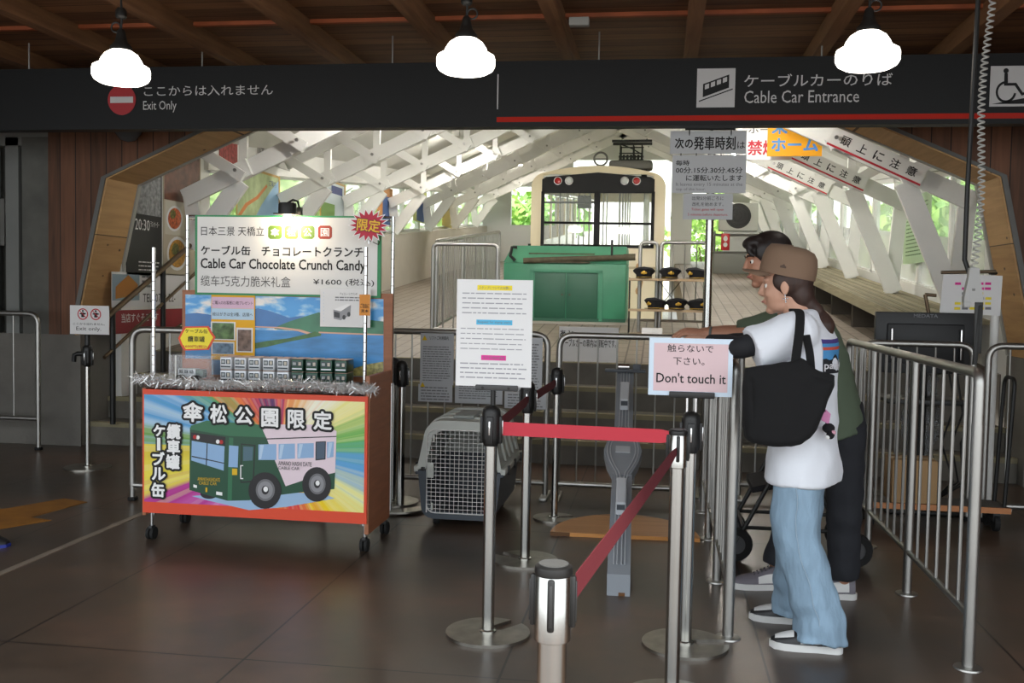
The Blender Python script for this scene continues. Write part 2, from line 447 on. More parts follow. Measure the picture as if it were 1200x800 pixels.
def ramp_slab(name, x0, x1, y0, y1, m, th=0.25, dz=0.0, kind='structure'):
    a, c = plat(y0)+dz, plat(y1)+dz
    return MB().add([(x0,y0,a),(x1,y0,a),(x1,y1,c),(x0,y1,c),(x0,y0,a-th),(x1,y0,a-th),(x1,y1,c-th),(x0,y1,c-th)],
        [(0,1,2,3),(7,6,5,4),(0,4,5,1),(1,5,6,2),(2,6,7,3),(3,7,4,0)], m).build(name, kind=kind, smooth=False)
HL, HR, HC = -4.65, 2.85, -0.98
ramp_slab('floor_platform', HL-0.3, HR+0.3, 8.86, 12.6, TILE, th=0.76)
ramp_slab('floor_platform_left', HL-0.3, -2.45, 12.6, 27, TILE, th=0.8)
ramp_slab('floor_platform_right', 0.35, HR+0.3, 12.6, 27, TILE, th=0.8)
ramp_slab('floor_track_bed', -2.45, 0.35, 12.6, 60, mat('track_ballast', '#a8a49a', 0.95, noise=(20, 0.3)), dz=-1.5)
# --- hall side walls
CREAM = mat('cream_wall', '#bdb8ac', 0.8, noise=(2, 0.06))
def slope_panel(mb, x0, x1, y0, y1, h0, h1, m):
    """wall piece that follows the incline, h above the platform"""
    mb.add([(x0,y0,plat(y0)+h0),(x1,y0,plat(y0)+h0),(x1,y1,plat(y1)+h0),(x0,y1,plat(y1)+h0),(x0,y0,plat(y0)+h1),(x1,y0,plat(y0)+h1),(x1,y1,plat(y1)+h1),(x0,y1,plat(y1)+h1)],
        [(3,2,1,0),(4,5,6,7),(0,1,5,4),(1,2,6,5),(2,3,7,6),(3,0,4,7)], m)
lw = MB(); slope_panel(lw, HL-0.25, HL+0.12, 9.9, 26.5, -0.6, 0.92, CREAM)
lw.build('wall_hall_left', kind='structure', smooth=False)
MB().bx((HL-0.25, 8.28, 0.0), (HL-0.10, 10.0, 3.1), WHITE).build('wall_poster', kind='structure', smooth=False)
lh = MB(); slope_panel(lh, HL-0.25, HL-0.05, 9.9, 26.5, 1.75, 2.7, WHITE); lh.build('wall_hall_left_upper', kind='structure', smooth=False)
rw = MB(); slope_panel(rw, HR, HR+0.15, 8.28, 26.5, -0.4, 0.50, WHITE); slope_panel(rw, HR, HR+0.15, 8.28, 26.5, 1.75, 2.7, WHITE)
slope_panel(rw, HR-0.02, HR+0.15, 8.28, 9.35, 0.45, 1.8, WHITE)
rw.build('wall_hall_right', kind='structure', smooth=False)
GLASS = mat('window_glass', '#eef4ee', 0.05, alpha=0.35, spec=0.6)
FROST = mat('frosted_glass', '#eef0ee', 0.12, alpha=0.75, spec=0.6)
for k in range(7):
    y0 = 9.35+2.5*k
    for sx, X, nm in ((1, HR+0.06, 'right'), (-1, HL-0.15, 'left')):
        if sx < 0 and y0+0.6 < 10: pass
        wy0 = y0 if sx > 0 else max(y0, 10.0)
        fr = MB()
        hb_ = 0.50 if sx > 0 else 0.92
        for yy in (wy0, (wy0+y0+2.5)/2, y0+2.44): slope_panel(fr, X-0.04, X+0.04, yy, yy+0.06, hb_, 1.8, WHITE)
        slope_panel(fr, X-0.04, X+0.04, wy0, y0+2.5, hb_, hb_+0.05, WHITE); slope_panel(fr, X-0.04, X+0.04, wy0, y0+2.5, 1.72, 1.78, WHITE)
        f = fr.build('window_%s_%d' % (nm, k+1), kind='structure', smooth=False)
        g = MB(); slope_panel(g, X-0.004, X+0.004, wy0, y0+2.5, 0.95 if sx < 0 else 1.10, 1.75, GLASS); g.build('pane', parent=f, smooth=False)
        if sx > 0: g = MB(); slope_panel(g, X-0.004, X+0.004, wy0, y0+2.5, 0.52, 1.10, FROST); g.build('frosted_pane', parent=f, smooth=False)
# --- hall roof and gable
rf = MB(); ROOFW = mat('roof_lining', '#d8d8d2', 0.7)
def roof_z(x, y): return 2.175 + SLOPE*(y-9.3) + 0.46*(HC+3.62 - abs(x-HC) - HC) + 0.72
for sgn in (-1, 1):
    xe = HC + sgn*4.3
    for (ya, yb) in ((8.3, 26.6),):
        vs = []
        for dz in (0, 0.12):
            for (x, y) in ((HC, ya), (xe, ya), (xe, yb), (HC, yb)): vs.append((x, y, roof_z(x, y)+dz))
        rf.add(vs, [(0,1,2,3),(7,6,5,4),(0,4,5,1),(1,5,6,2),(2,6,7,3),(3,7,4,0)], ROOFW)
rf.build('ceiling_hall', kind='structure', smooth=False)

# --- white lattice trusses, one every 2.5 m
TW = mat('white_truss_timber', '#e8e8e4', 0.6, noise=(3, 0.04), bump=(60, 0.05))
PLATE = mat('steel_bolt', '#9a9a98', 0.4, 0.8)
def plank(mb, a, c, wdt, th, y, m):
    """board from a to c (x,z) in the plane y, width wdt, thickness th"""
    a, c = Vector((a[0], a[1])), Vector((c[0], c[1])); d = (c-a).normalized(); q = Vector((-d.y, d.x))*wdt/2
    mb.prism([tuple(a-q), tuple(c-q), tuple(c+q), tuple(a+q)], (0, y, 0), (1,0,0), (0,0,1), th, m)
def truss(i):
    y = 9.3+2.5*i; zt = 2.175 + SLOPE*(y-9.3)
    names = ['nearest', 'second', 'third', 'fourth', 'fifth', 'sixth', 'seventh']
    root = thing('lattice_truss', 'white timber lattice roof truss with V legs, %s from the portal' % names[i], 'roof truss', (HC, y, plat(y)), 0, 'white lattice trusses over the platform')
    z0 = zt - plat(y); S = 0.46; HWD = 3.62
    lo = MB(); up = MB(); wb = MB(); bo = MB()
    for sg in (-1, 1):
        lg = MB()
        def P(k, dz=0.0): return (sg*(HWD-k), z0 + S*k + dz)     # k = distance in from the tip
        up_k0 = -0.15
        # upper chord
        plank(up, P(0.0, 0.52), P(3.66, 0.52), 0.15, 0.05, 0.0, TW)
        js = [0.52+0.62*q for q in range(6)]
        # lower chord laid in overlapping boards, alternately in front and behind
        ks = [-0.05]+js+[3.66]
        for q in range(len(ks)-1):
            yy = -0.055 if q % 2 == 0 else -0.008
            plank(lo, P(ks[q]-(0.12 if q else 0), 0.09), P(ks[q+1]+0.1, 0.09), 0.17, 0.045, yy, TW)
        for q, k in enumerate(js):
            plank(wb, P(k, 0.05), P(k, 0.60), 0.085, 0.045, 0.04, TW)
            # diagonal leaning out towards the eaves, lapped past the lower chord
            plank(wb, P(k+0.06, 0.0), P(k-0.46, 0.60-0.06), 0.11, 0.045, -0.10, TW)
            a = P(k, 0.09); bo.cyl((a[0], -0.135, a[1]), (a[0], -0.15, a[1]), 0.018, PLATE, 8)
        # V legs
        foot = 0.955 if sg < 0 else 0.445
        fx = sg*(HWD-0.02)
        plank(lg, P(0.52, 0.0), (fx, foot+0.0), 0.18, 0.05, -0.02, TW)
        plank(lg, (sg*(HWD+0.04), z0+0.15), (fx-sg*0.02, foot), 0.15, 0.05, 0.05, TW)
        lg.build('leg_boards', root, smooth=False)
    plank(wb, (0, z0+S*3.6+0.0), (0, z0+S*3.62+0.55), 0.12, 0.05, 0.04, TW)
    lo.build('lower_chord', root, smooth=False); up.build('upper_chord', root, smooth=False); wb.build('web_boards', root, smooth=False)
    bo.build('bolts', root)
    if i in (0, 1, 2):
        # notice board along the right-hand lower chord
        s0 = Vector((3.62-0.42, 0, z0+S*0.42)); s1 = Vector((3.62-1.22, 0, z0+S*1.22))
        u = (s0-s1).normalized(); v = Vector((0, 0, 1)); v = (v-u*v.dot(u)).normalized()
        nb = MB(); L = (s0-s1).length; o = s1 + Vector((0, -0.112, 0)) + v*0.0
        nb.prism([(0, 0), (L, 0), (L, 0.16), (0, 0.16)], o, u, v, 0.006, WHITE)
        nb.prism([(0, 0), (L, 0), (L, 0.018), (0, 0.018)], o-Vector((0, 0.001, 0)), u, v, 0, REDINK)
        for q, ch in enumerate('頭上に注意'):
            nb.text(ch, 0.10+q*0.155, 0.050, 0.185+q*0.155, 0.128, o-Vector((0, 0.0012, 0)), INK, u, v, bold=0.02)
        e = thing('overhead_warning_board', 'white watch-your-head board with red lower edge on the %s truss' % names[i], 'sign', (HC, y, plat(y)), 0, 'head warning boards on the trusses')
        nb.build('board', e, smooth=False)
for i in range(7): truss(i)

# --- far end wall of the hall with openings to the hillside
FW = mat('far_wall_white', '#d9dad8', 0.7)
fw = MB(); FY = 25.8; fz = plat(FY)
for q, (x0, x1, z0, z1) in enumerate(((HL, -3.9, -0.5, 3.4), (-3.9, -2.75, -0.5, 0.95), (-2.75, -2.3, -2, 3.4), (-3.9, -2.75, 1.95, 3.4), (0.22, 0.75, -2, 3.2), (0.75, 1.55, 1.9, 3.4), (1.55, 1.7, -0.5, 1.9), (1.55, HR, 1.9, 3.4), (1.7, HR, -0.5, 1.9))):
    fw.bx((x0, FY, fz+z0), (x1, FY+0.15, fz+z1), FW)
fw.prism([(-4.6, fz+2.65), (2.7, fz+2.65), (HC, fz+4.4)], (0, FY+0.16, 0), (1,0,0), (0,0,1), 0.1, FW)
fw.build('wall_far', kind='structure', smooth=False)
# hillside
GR = mat('hillside_grass', '#7d9a52', 0.9, noise=(1.5, 0.35))
MB().add([(-30, 5, -1.0), (-6.3, 5, -0.6), (-6.3, 60, 3.5), (-30, 60, 12)], [(0,1,2,3)], GR).add([(4.2, 5, -0.4), (30, 5, 1.0), (30, 60, 14), (4.2, 60, 3.4)], [(0,1,2,3)], GR).add([(-30, 34, 0.6), (30, 34, 0.6), (30, 75, 14), (-30, 75, 14)], [(0,1,2,3)], mat('pale_embankment', '#b4b6ae', 0.9, noise=(0.8, 0.25))).build('ground_hillside', kind='structure', smooth=False)
# ================================================================== HANGING SIGN BANNER
BY = 6.75
BAN = mat('banner_black', '#0c0d0e', 0.5, spec=0.3)
def bxz(px, py, Y=BY): 
    p = at(px, py, Y=Y); return p.x, p.z
bn = thing('entrance_banner_sign', 'long black overhead sign with red stripe, Exit Only at one end and Cable Car Entrance', 'sign', (-1.0, BY+0.06, 2.50))
OFF = Vector((1.0, -BY-0.06, -2.50))
MB().bx((-6.2+1, -0.06, 0.0), (3.8+1, 0.06, 0.44), BAN).build('panel', bn, smooth=False)
def ban(build):
    mb = MB(); build(mb); mb.v = [p + OFF for p in mb.v]; return mb
SIGNW = mat('sign_white', '#c9c9c9', 0.5); SIGNR = mat('sign_red', '#b8281c', 0.12); NOENT = mat('noentry_red', '#a8151f', 0.4)
def f1(mb):
    y = BY-0.003
    a = bxz(582, 141); c = bxz(1210, 131); mb.rect(a[0], a[1]-0.012, 3.78, a[1]+0.022, y, 0.003, SIGNR)
    a = bxz(583, 128); c = bxz(583, 87); mb.rect(a[0]-0.004, a[1], a[0]+0.004, c[1], y, 0.002, SIGNW)
ban(f1).build('red_stripe', bn, smooth=False)
def f2(mb):
    y = BY-0.004
    c = bxz(143, 117); mb.disc((c[0], y, c[1]), 0.108, NOENT, depth=0.003, n=36); mb.rect(c[0]-0.088, c[1]-0.022, c[0]+0.088, c[1]+0.022, y-0.002, 0.001, SIGNW)
ban(f2).build('no_entry_symbol', bn, smooth=False)
def f2b(mb):
    y = BY-0.004
    # cable car pictogram
    a = bxz(816, 126); d = bxz(862, 80); mb.rect(a[0], a[1], d[0], d[1], y, 0.003, SIGNW)
    W = d[0]-a[0]; H = d[1]-a[1]
    def q(pts, m, e=0.002): mb.prism([(a[0]+p*W, a[1]+r*H) for p, r in pts], (0, y-e, 0), (1,0,0), (0,0,1), 0, m)
    q([(0.16,0.26),(0.84,0.50),(0.84,0.84),(0.16,0.60)], BAN)
    for k in range(4):
        x0 = 0.21+k*0.155; sl = 0.24/0.68
        q([(x0, 0.44+(x0-0.16)*sl), (x0+0.11, 0.44+(x0+0.11-0.16)*sl), (x0+0.11, 0.56+(x0+0.11-0.16)*sl), (x0, 0.56+(x0-0.16)*sl)], SIGNW, 0.003)
    q([(0.06,0.14),(0.94,0.45),(0.94,0.48),(0.06,0.17)], BAN)
ban(f2b).build('cable_car_pictogram', bn, smooth=False)
def f2c(mb):
    y = BY-0.004
    # wheelchair pictogram
    def q(pts, m, e=0.002): mb.prism([(a[0]+p*W, a[1]+r*H) for p, r in pts], (0, y-e, 0), (1,0,0), (0,0,1), 0, m)
    a = bxz(1159, 125); d = bxz(1206, 77); mb.rect(a[0], a[1], d[0], d[1], y, 0.003, SIGNW); W = d[0]-a[0]; H = d[1]-a[1]
    mb.disc((a[0]+0.40*W, y-0.002, a[1]+0.88*H), 0.07*W, BAN, n=16)
    q([(0.36,0.82),(0.45,0.82),(0.46,0.58),(0.68,0.58),(0.86,0.34),(0.96,0.36),(0.96,0.30),(0.83,0.26),(0.64,0.51),(0.36,0.51)], BAN)
    ring = [(0.42+0.27*cos(t), 0.36+0.27*sin(t)) for t in [radians(100)+radians(k*12) for k in range(22)]]
    rin = [(0.42+0.21*cos(t), 0.36+0.21*sin(t)) for t in [radians(100)+radians(k*12) for k in range(22)]]
    q(ring + rin[::-1], BAN)
    q([(0.05,0.06),(0.95,0.06),(0.95,0.21)], BAN)
ban(f2c).build('wheelchair_pictogram', bn, smooth=False)
def f3(mb):
    y = BY-0.003
    def T(s, x0, y0, x1, y1, bold=0.0):
        a = bxz(x0, y1); c = bxz(x1, y0); mb.text(s, a[0], a[1], c[0], c[1], (0, y, 0), SIGNW, bold=bold)
    T('ここからは入れません', 169, 99, 320, 113); T('Exit Only', 168, 118, 207, 132)
    T('ケーブルカーのりば', 872, 85, 1046, 102, 0.005); T('Cable Car Entrance', 872, 105, 1007, 121)
ban(f3).build('lettering', bn, smooth=False)
for px in (34, 237, 460, 702, 963):
    x = at(px, 60, Y=BY+0.06).x
    MB().cyl((x+1, 0, 0.44), (x+1, 0, 0.655), 0.006, STEEL_DK, 8).build('hanger_rod', bn)

# ================================================================== PENDANT LAMPS
OPAL = mat('lit_opal_glass', '#ffffff', 0.3, emit=('#fff6ea', 5.0))
def pendant(px, py, label, loop):
    c = at(px, py, Y=5.05); e = thing('pendant_lamp', label, 'lamp', (c.x, c.y, c.z), 0, 'pendant lamps over the waiting area')
    prof = [(0.048, 0.080), (0.055, 0.075), (0.085, 0.055), (0.105, 0.025), (0.112, 0.004), (0.128, -0.002), (0.145, -0.012), (0.150, -0.03), (0.149, -0.062), (0.138, -0.082), (0.11, -0.098), (0.06, -0.106), (0.0, -0.108)]
    MB().lathe(prof, (0,0,0), OPAL, 40).build('glass_shade', e, angle=60)
    h = MB().lathe([(0.058, 0.074), (0.056, 0.095), (0.035, 0.12), (0.026, 0.15), (0.020, 0.18), (0.012, 0.19)], (0,0,0), BLACKM, 24)
    h.build('lamp_holder', e)
    top = 3.14-c.z
    MB().tube([(0,0,0.18), (0.004,0,0.26), (0,0,min(0.34, top)), (0,0,top)], 0.006, BLACKM, 8).tube([(loop*0.03+0.026*cos(t), 0, 0.20+0.026*sin(t)) for t in [k*pi/9 for k in range(18)]], 0.005, BLACKM, 8, closed=True).build('cord', e)
    MB().lathe([(0.022, 0.245), (0.03, 0.255), (0.03, 0.285), (0.02, 0.30)], (0,0,0), BLACKM, 16).build('connector', e)
pendant(142, 76, 'lit white glass pendant lamp above the Exit Only sign', -1)
pendant(546, 63, 'lit white glass pendant lamp near the middle of the black overhead sign', 1)
pendant(1017, 56, 'lit white glass pendant lamp above the Cable Car Entrance lettering', 1)
# dome camera, junction box
dc = at(150, 158, Y=7.7)
dm = MB().lathe([(0.001, -0.06), (0.06, -0.045), (0.095, 0.0), (0.11, 0.02), (0.11, 0.07), (0.05, 0.09)], (0,0,0), mat('smoked_dome', '#5c6064', 0.25), 24); dm.bx((-0.04, -0.0, 0.02), (0.04, 0.12, 0.08), GREYT)
o = dm.build('dome_camera'); o.location = (dc.x, 7.70, dc.z); tag(o, 'grey dome camera on the cedar wall under the black sign', 'camera')
jb = at(673, 27, Z=3.0)
o = MB().box((0,0,0), (0.12, 0.06, 0.05), mat('junction_box', '#8f8f8a', 0.6), 0.006).build('junction_box'); o.location = (jb.x+0.03, jb.y, 3.005); tag(o, 'small grey junction box under a ceiling joist', 'electrical box')

# ================================================================== BELT STANCHIONS
STEELB = mat('scuffed_base_steel', '#a09c94', 0.34, 1.0, noise=(14, 0.2))
def base_poly(r=0.175, slot_at=radians(20), w=0.03):
    pts = []; n = 48; half = math.asin(w/r)
    for k in range(n+1):
        t = slot_at+half + (2*pi-2*half)*k/n; pts.append((r*cos(t), r*sin(t)))
    d = Vector((cos(slot_at), sin(slot_at))); q = Vector((-d.y, d.x))
    for k in range(9):
        t = -pi/2 + pi*k/8; p = d*0.062 - d*w*cos(t) + q*w*sin(t); pts.append((p.x, p.y))
    return pts
def stanchion(loc, label, head='black', slot=20, pole_r=0.025, base_r=0.17):
    e = thing('belt_stanchion', label, 'stanchion', loc, 0, 'retractable belt stanchions')
    MB().prism(base_poly(base_r, radians(slot)), (0, 0, 0.012), (1,0,0), (0,1,0), 0.012, STEELB).build('base', e, angle=30)
    MB().lathe([(0.0, 0.012), (0.034, 0.012), (0.034, 0.018), (pole_r, 0.022), (pole_r, 0.80), (0.0, 0.80)], (0,0,0), STEEL, 28).build('pole', e)
    if head == 'black':
        MB().lathe([(pole_r+0.003, 0.765), (0.036, 0.79), (0.037, 0.80), (0.037, 0.895), (0.034, 0.912), (0.022, 0.925), (0.0, 0.93)], (0,0,0), BLACKP, 28).build('head', e)
        c = MB()
        for t in (0, pi/2, pi, 3*pi/2):
            M = Matrix.Rotation(t, 4, 'Z'); c.box((0.038, 0, 0.83), (0.012, 0.028, 0.11), BLACKP, 0.004, M)
        c.build('belt_clip', e)
        c = MB()
        for t in (-pi/2, 0.0): c.box((0.0455, 0, 0.84), (0.004, 0.006, 0.055), CHROME, 0.001, Matrix.Rotation(t, 4, 'Z'))
        c.build('clip_screw', e)
    else:
        MB().lathe([(pole_r, 0.80), (0.031, 0.803), (0.031, 0.912), (0.028, 0.916)], (0,0,0), STEEL, 32).build('head', e)
        MB().lathe([(0.031, 0.912), (0.032, 0.918), (0.031, 0.926), (0.026, 0.929), (0.0, 0.929)], (0,0,0), BLACKP, 32).build('head_rim', e)
        MB().lathe([(0.0, 0.9295), (0.025, 0.9295), (0.025, 0.931), (0.0, 0.931)], (0,0,0), mat('grey_cap_disc', '#4c4c4b', 0.5), 28).build('cap_disc', e)
        for t in (0, pi/2, pi, 3*pi/2):
            M = Matrix.Rotation(t, 4, 'Z')
            MB().box((0.034, 0, 0.868), (0.009, 0.012, 0.088), BLACKP, 0.004, M).box((0.0385, 0, 0.868), (0.003, 0.006, 0.07), mat('clip_slot', '#262626', 0.4), 0.001, M).build('belt_clip', e)
    return e
SA = (-0.654, 3.905); SB = (0.132, 3.93); SC_ = (-0.654, 5.02); SD = (-0.605, 6.0); SE = (-0.164, 1.632); SF = (0.072, 3.37)
stanchion((*SA, 0), 'belt stanchion with black head holding the tall three-language paper notice', slot=55)
stanchion((*SB, 0), "belt stanchion with black head under the pink Don't touch it sign", slot=12)
stanchion((*SC_, 0), 'belt stanchion standing directly behind the tall paper notice, beside the pet crate', slot=150)
stanchion((*SD, 0), 'belt stanchion farthest back in the belt line, before the rear steel barriers', slot=20, pole_r=0.02, base_r=0.13)
stanchion((*SE, 0), 'big foreground stanchion cut off by the bottom of the picture, steel head with grey cap', 'steel', slot=80)
stanchion((*SF, 0), "steel-headed stanchion just in front of the Don't touch it stanchion", 'steel', slot=170)
# bundle of stanchions parked behind the cart
for k, (x, y) in enumerate(((-1.70, 5.98), (-1.58, 6.02), (-1.66, 6.12))):
    stanchion((x, y, 0.012*0 + 0.013*k), ['front one of three stanchions parked together beside the pet crate', 'side one nearest the crate of three stanchions parked together', 'rear one of three stanchions parked together beside the candy cart'][k], slot=200+40*k)
ex = stanchion((-4.231, 6.9, 0), 'slim black-headed stanchion carrying the Exit only sign by the stairs', slot=95, pole_r=0.02)

# belts
def belt(name, a, b, za, zb, m, label, h=0.05, n=10, sag=0.0):
    mb = MB(); a, b = Vector((a[0], a[1], za)), Vector((b[0], b[1], zb)); d = (b-a).normalized(); q = Vector((-d.y, d.x, 0)).normalized()*0.0008
    rr = []
    for i in range(n+1):
        t = i/n; p = a.lerp(b, t) - Vector((0,0,1))*sag*4*t*(1-t); u = Vector((0,0,h/2))
        if t == 1: u = u*0.55
        rr.append([p-u-q, p-u+q, p+u+q, p+u-q])
    mb.rings(rr, m)
    o = mb.build(name, smooth=False); tag(o, label, 'barrier belt'); return origin(o, a)
BRED = mat('red_webbing', '#c93a48', 0.75, bump=(300, 0.05)); SHADE_RED = mat('shaded_red_webbing', '#621420', 0.75, bump=(300, 0.05))  # second red is the same webbing, shade put into its colour
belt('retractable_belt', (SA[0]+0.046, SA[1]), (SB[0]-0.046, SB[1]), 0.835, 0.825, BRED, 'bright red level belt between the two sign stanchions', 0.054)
belt('retractable_belt', (SE[0]+0.036, SE[1]+0.02), (SF[0]-0.005, SF[1]-0.04), 0.888, 0.862, SHADE_RED, 'shade-coloured red belt from the foreground stanchion to the steel-headed one', 0.045)
belt('retractable_belt', (SA[0]+0.02, SA[1]+0.046), (SC_[0]+0.01, SC_[1]-0.046), 0.84, 0.84, SHADE_RED, 'shade-coloured red belt running back behind the tall paper notice', 0.05)
belt('retractable_belt', (SC_[0]+0.02, SC_[1]+0.046), (SD[0], SD[1]-0.046), 0.84, 0.84, SHADE_RED, 'short shade-coloured red belt to the farthest stanchion', 0.05)

# paper notice on stanchion A
sg = thing('paper_notice', 'tall white paper notice with yellow, blue and pink highlighted headings', 'sign', (SA[0], SA[1], 0.93))
nb = MB(); nb.box((0.005, 0, 0.285), (0.305, 0.006, 0.425), PAPER)
nb.build('sheet', sg, smooth=False)
br = MB(); br.box((0.02, -0.006, 0.068), (0.17, 0.018, 0.022), mat('dark_grey_bracket', '#3c3d3e', 0.5), 0.003).cyl((0.005, 0, -0.01), (0.005, 0, 0.06), 0.010, BLACKM, 12)
for x in (-0.035, 0.07): br.cyl((x, -0.014, 0.068), (x, -0.018, 0.068), 0.006, BLACKM, 10)
br.build('clamp', sg)
lt = MB(); O = (0, -0.0045, 0)
HY = mat('yellow_highlight', '#f0dc3c', 0.7); HB = mat('blue_highlight', '#5ab8e0', 0.7); HP = mat('pink_highlight', '#e03a9a', 0.7)
for (z, x0, x1, m, tx) in ((0.465, -0.065, 0.075, HY, 'スタンプについてのお願い'), (0.328, -0.067, 0.078, HB, 'Request for stamp users'), (0.187, -0.045, 0.055, HP, '关于印章的请求')):
    lt.rect(x0, z-0.010, x1, z+0.010, -0.0040, 0, m); lt.text(tx, x0+0.006, z-0.006, x1-0.006, z+0.006, O, GREYINK)
FINE = mat('pale_grey_ink', '#a2a2a8', 0.7)
lt.lines(-0.125, 0.355, 0.138, 0.452, 5, O, FINE, fill=0.22, seed=3)
lt.lines(-0.13, 0.212, 0.138, 0.312, 5, O, FINE, fill=0.18, seed=4)
lt.lines(-0.13, 0.098, 0.138, 0.172, 4, O, FINE, fill=0.26, seed=5)
lt.build('lettering', sg, smooth=False)
# Don't touch it
sg = thing('dont_touch_sign', "pink and white laminated Don't touch it sign clamped on a stanchion", 'sign', (SB[0], SB[1], 0.93))
LAM = mat('laminate_blue_white', '#cfe0f0', 0.18); PNK = mat('pale_pink_paper', '#d9bcc0', 0.22)
MB().box((-0.008, 0, 0.170), (0.322, 0.005, 0.225), LAM, 0.001).build('sheet', sg, smooth=False)
MB().rect(-0.150, 0.075, 0.135, 0.262, -0.0030, 0.0004, PNK).build('pink_panel', sg, smooth=False)
lt = MB(); O = (0, -0.0042, 0)
lt.text('触らないで', -0.098, 0.228, 0.078, 0.258, O, INK); lt.text('下さい。', -0.075, 0.178, 0.045, 0.208, O, INK); lt.text("Don't touch it", -0.138, 0.108, 0.128, 0.146, O, INK, bold=0.012)
lt.build('lettering', sg, smooth=False)
br = MB(); br.box((0.0, -0.007, 0.062), (0.175, 0.018, 0.024), BLACKP, 0.003)
for x in (-0.017, 0.017): br.cyl((x, 0, -0.02), (x, 0, 0.055), 0.006, CHROME, 10)
br.build('clamp', sg)
# Exit only sign on its stanchion
sg = thing('exit_only_sign', 'small white Exit only board with two red no-entry rings', 'sign', (-4.231, 6.9, 0.93))
MB().box((0.03, -0.02, 0.185), (0.315, 0.008, 0.215), PAPER, 0.002).build('board', sg, smooth=False)
MB().cyl((0, 0, -0.02), (0, 0, 0.09), 0.02, BLACKP, 14).box((0.02, -0.005, 0.09), (0.16, 0.03, 0.03), BLACKP, 0.004).build('clamp', sg)
lt = MB(); O = (0, -0.0255, 0)
for cx in (-0.022, 0.082):
    n_ = 28; ro, ri = 0.043, 0.035
    for k in range(n_):
        a, c = 2*pi*k/n_, 2*pi*(k+1)/n_
        lt.prism([(cx+ri*cos(a), 0.228+ri*sin(a)), (cx+ro*cos(a), 0.228+ro*sin(a)), (cx+ro*cos(c), 0.228+ro*sin(c)), (cx+ri*cos(c), 0.228+ri*sin(c))], O, (1,0,0), (0,0,1), 0, REDINK)
    lt.disc((cx, -0.0255, 0.252), 0.008, INK, n=12); lt.rect(cx-0.012, 0.205, cx+0.012, 0.24, -0.0255, 0, INK); lt.rect(cx-0.024, 0.226, cx+0.024, 0.236, -0.0255, 0, INK)
    d = 0.7071; lt.prism([(cx-0.028, 0.253), (cx-0.024, 0.257), (cx+0.028, 0.203), (cx+0.024, 0.199)], (0, -0.0260, 0), (1,0,0), (0,0,1), 0, REDINK)
lt.text('ここから出れません。', -0.10, 0.147, 0.155, 0.164, O, INK, bold=0.01); lt.text('Exit only.', -0.075, 0.098, 0.125, 0.134, O, INK)
lt.build('lettering', sg, smooth=False)
o = MB().tube([(-0.02,0,0.86), (-0.07,-0.01,0.86), (-0.10,-0.01,0.85), (-0.105,-0.01,0.80)], 0.018, BLACKP, 10).build('hook_arm', ex)

# ================================================================== QUEUE BARRIERS
def queue_barrier(X, ys, label, flip):
    e = thing('queue_barrier', label, 'railing', (X, ys[0], 0), 0, 'fixed steel queue railings')
    L = ys[-1]-ys[0]
    pts = fillet([(0,0,0.9), (0,0,1.11), (0,L,1.11), (0,L,0.9)], 0.045, 6)
    MB().tube(pts, 0.021, STEEL_DK, 14).build('top_rail', e)
    MB().tube([(0,0,0.20), (0,L,0.20)], 0.014, STEEL_DK, 10).build('bottom_rail', e)
    for k, y in enumerate(ys):
        yy = y-ys[0]; top = 0.92 if k in (0, len(ys)-1) else 1.10
        MB().cyl((0, yy, 0), (0, yy, top), 0.021 if k else 0.0225, STEEL_DK, 16).lathe([(0.03, 0.0), (0.052, 0.0), (0.05, 0.006), (0.024, 0.010)], (0, yy, 0), STEEL_DK, 20).build('post', e)
    for k in range(len(ys)-1):
        for q in range(5):
            yy = ys[k]-ys[0] + (ys[k+1]-ys[k])*(q+1)/6
            MB().cyl((0, yy, 0.20), (0, yy, 1.10), 0.0075, STEEL_DK, 8).build('baluster', e)
queue_barrier(0.305, [4.05, 4.85, 5.7, 6.4], 'steel queue railing the couple lean on', 1)
queue_barrier(1.178, [3.89, 4.83, 5.72, 6.45], 'steel queue railing behind the backs of the couple', -1)
def crowd_barrier(x0, x1, y, label, top=1.10, bot=0.10, nb=None, r=0.021, m=STEEL_DK, feet=True, caster=None, group='loose steel crowd barriers'):
    e = thing('crowd_barrier', label, 'railing', ((x0+x1)/2, y, 0), 0, group)
    h = (x1-x0)/2
    pts = fillet([(-h,0,bot), (-h,0,top), (h,0,top), (h,0,bot)], 0.09, 6)
    MB().tube(pts, r, m, 12).build('frame', e)
    MB().tube([(-h,0,bot), (h,0,bot)], r*0.9, m, 10).build('bottom_rail', e)
    nb = nb or max(2, int(2*h/0.128))
    for k in range(nb):
        x = -h + 2*h*(k+1)/(nb+1); MB().cyl((x,0,bot), (x,0,top), 0.006, m, 8).build('baluster', e)
    for sx in (-1, 1):
        f = MB(); f.tube([(sx*h, 0, bot), (sx*h, 0, 0.0)], r*0.9, m, 10); f.box((sx*h, 0, 0.012), (0.05, 0.30 if feet else 0.05, 0.024), RUBBER if not feet else m, 0.006)
        f.build('foot', e)
    return e
PALE = mat('pale_steel_tube', '#b4b4b0', 0.35, 1.0)
crowd_barrier(-1.90, -0.735, 6.62, 'crowd barrier carrying the white lift-use notice boards', m=STEEL_DK)
crowd_barrier(-0.655, 0.24, 6.62, 'pale crowd barrier behind the model track', m=PALE)
crowd_barrier(0.56, 1.10, 6.9, 'short crowd barrier behind the two people', m=STEEL_DK)
crowd_barrier(1.27, 1.94, 6.55, 'short barrier in front of the black monitor', m=STEEL_DK, feet=False)
crowd_barrier(2.03, 3.3, 6.55, 'barrier at the right edge below the pinned paper list', m=STEEL_DK, feet=False)
crowd_barrier(-3.32, -2.05, 5.92, 'barrier half hidden behind the candy cart', m=STEEL_DK, feet=False)
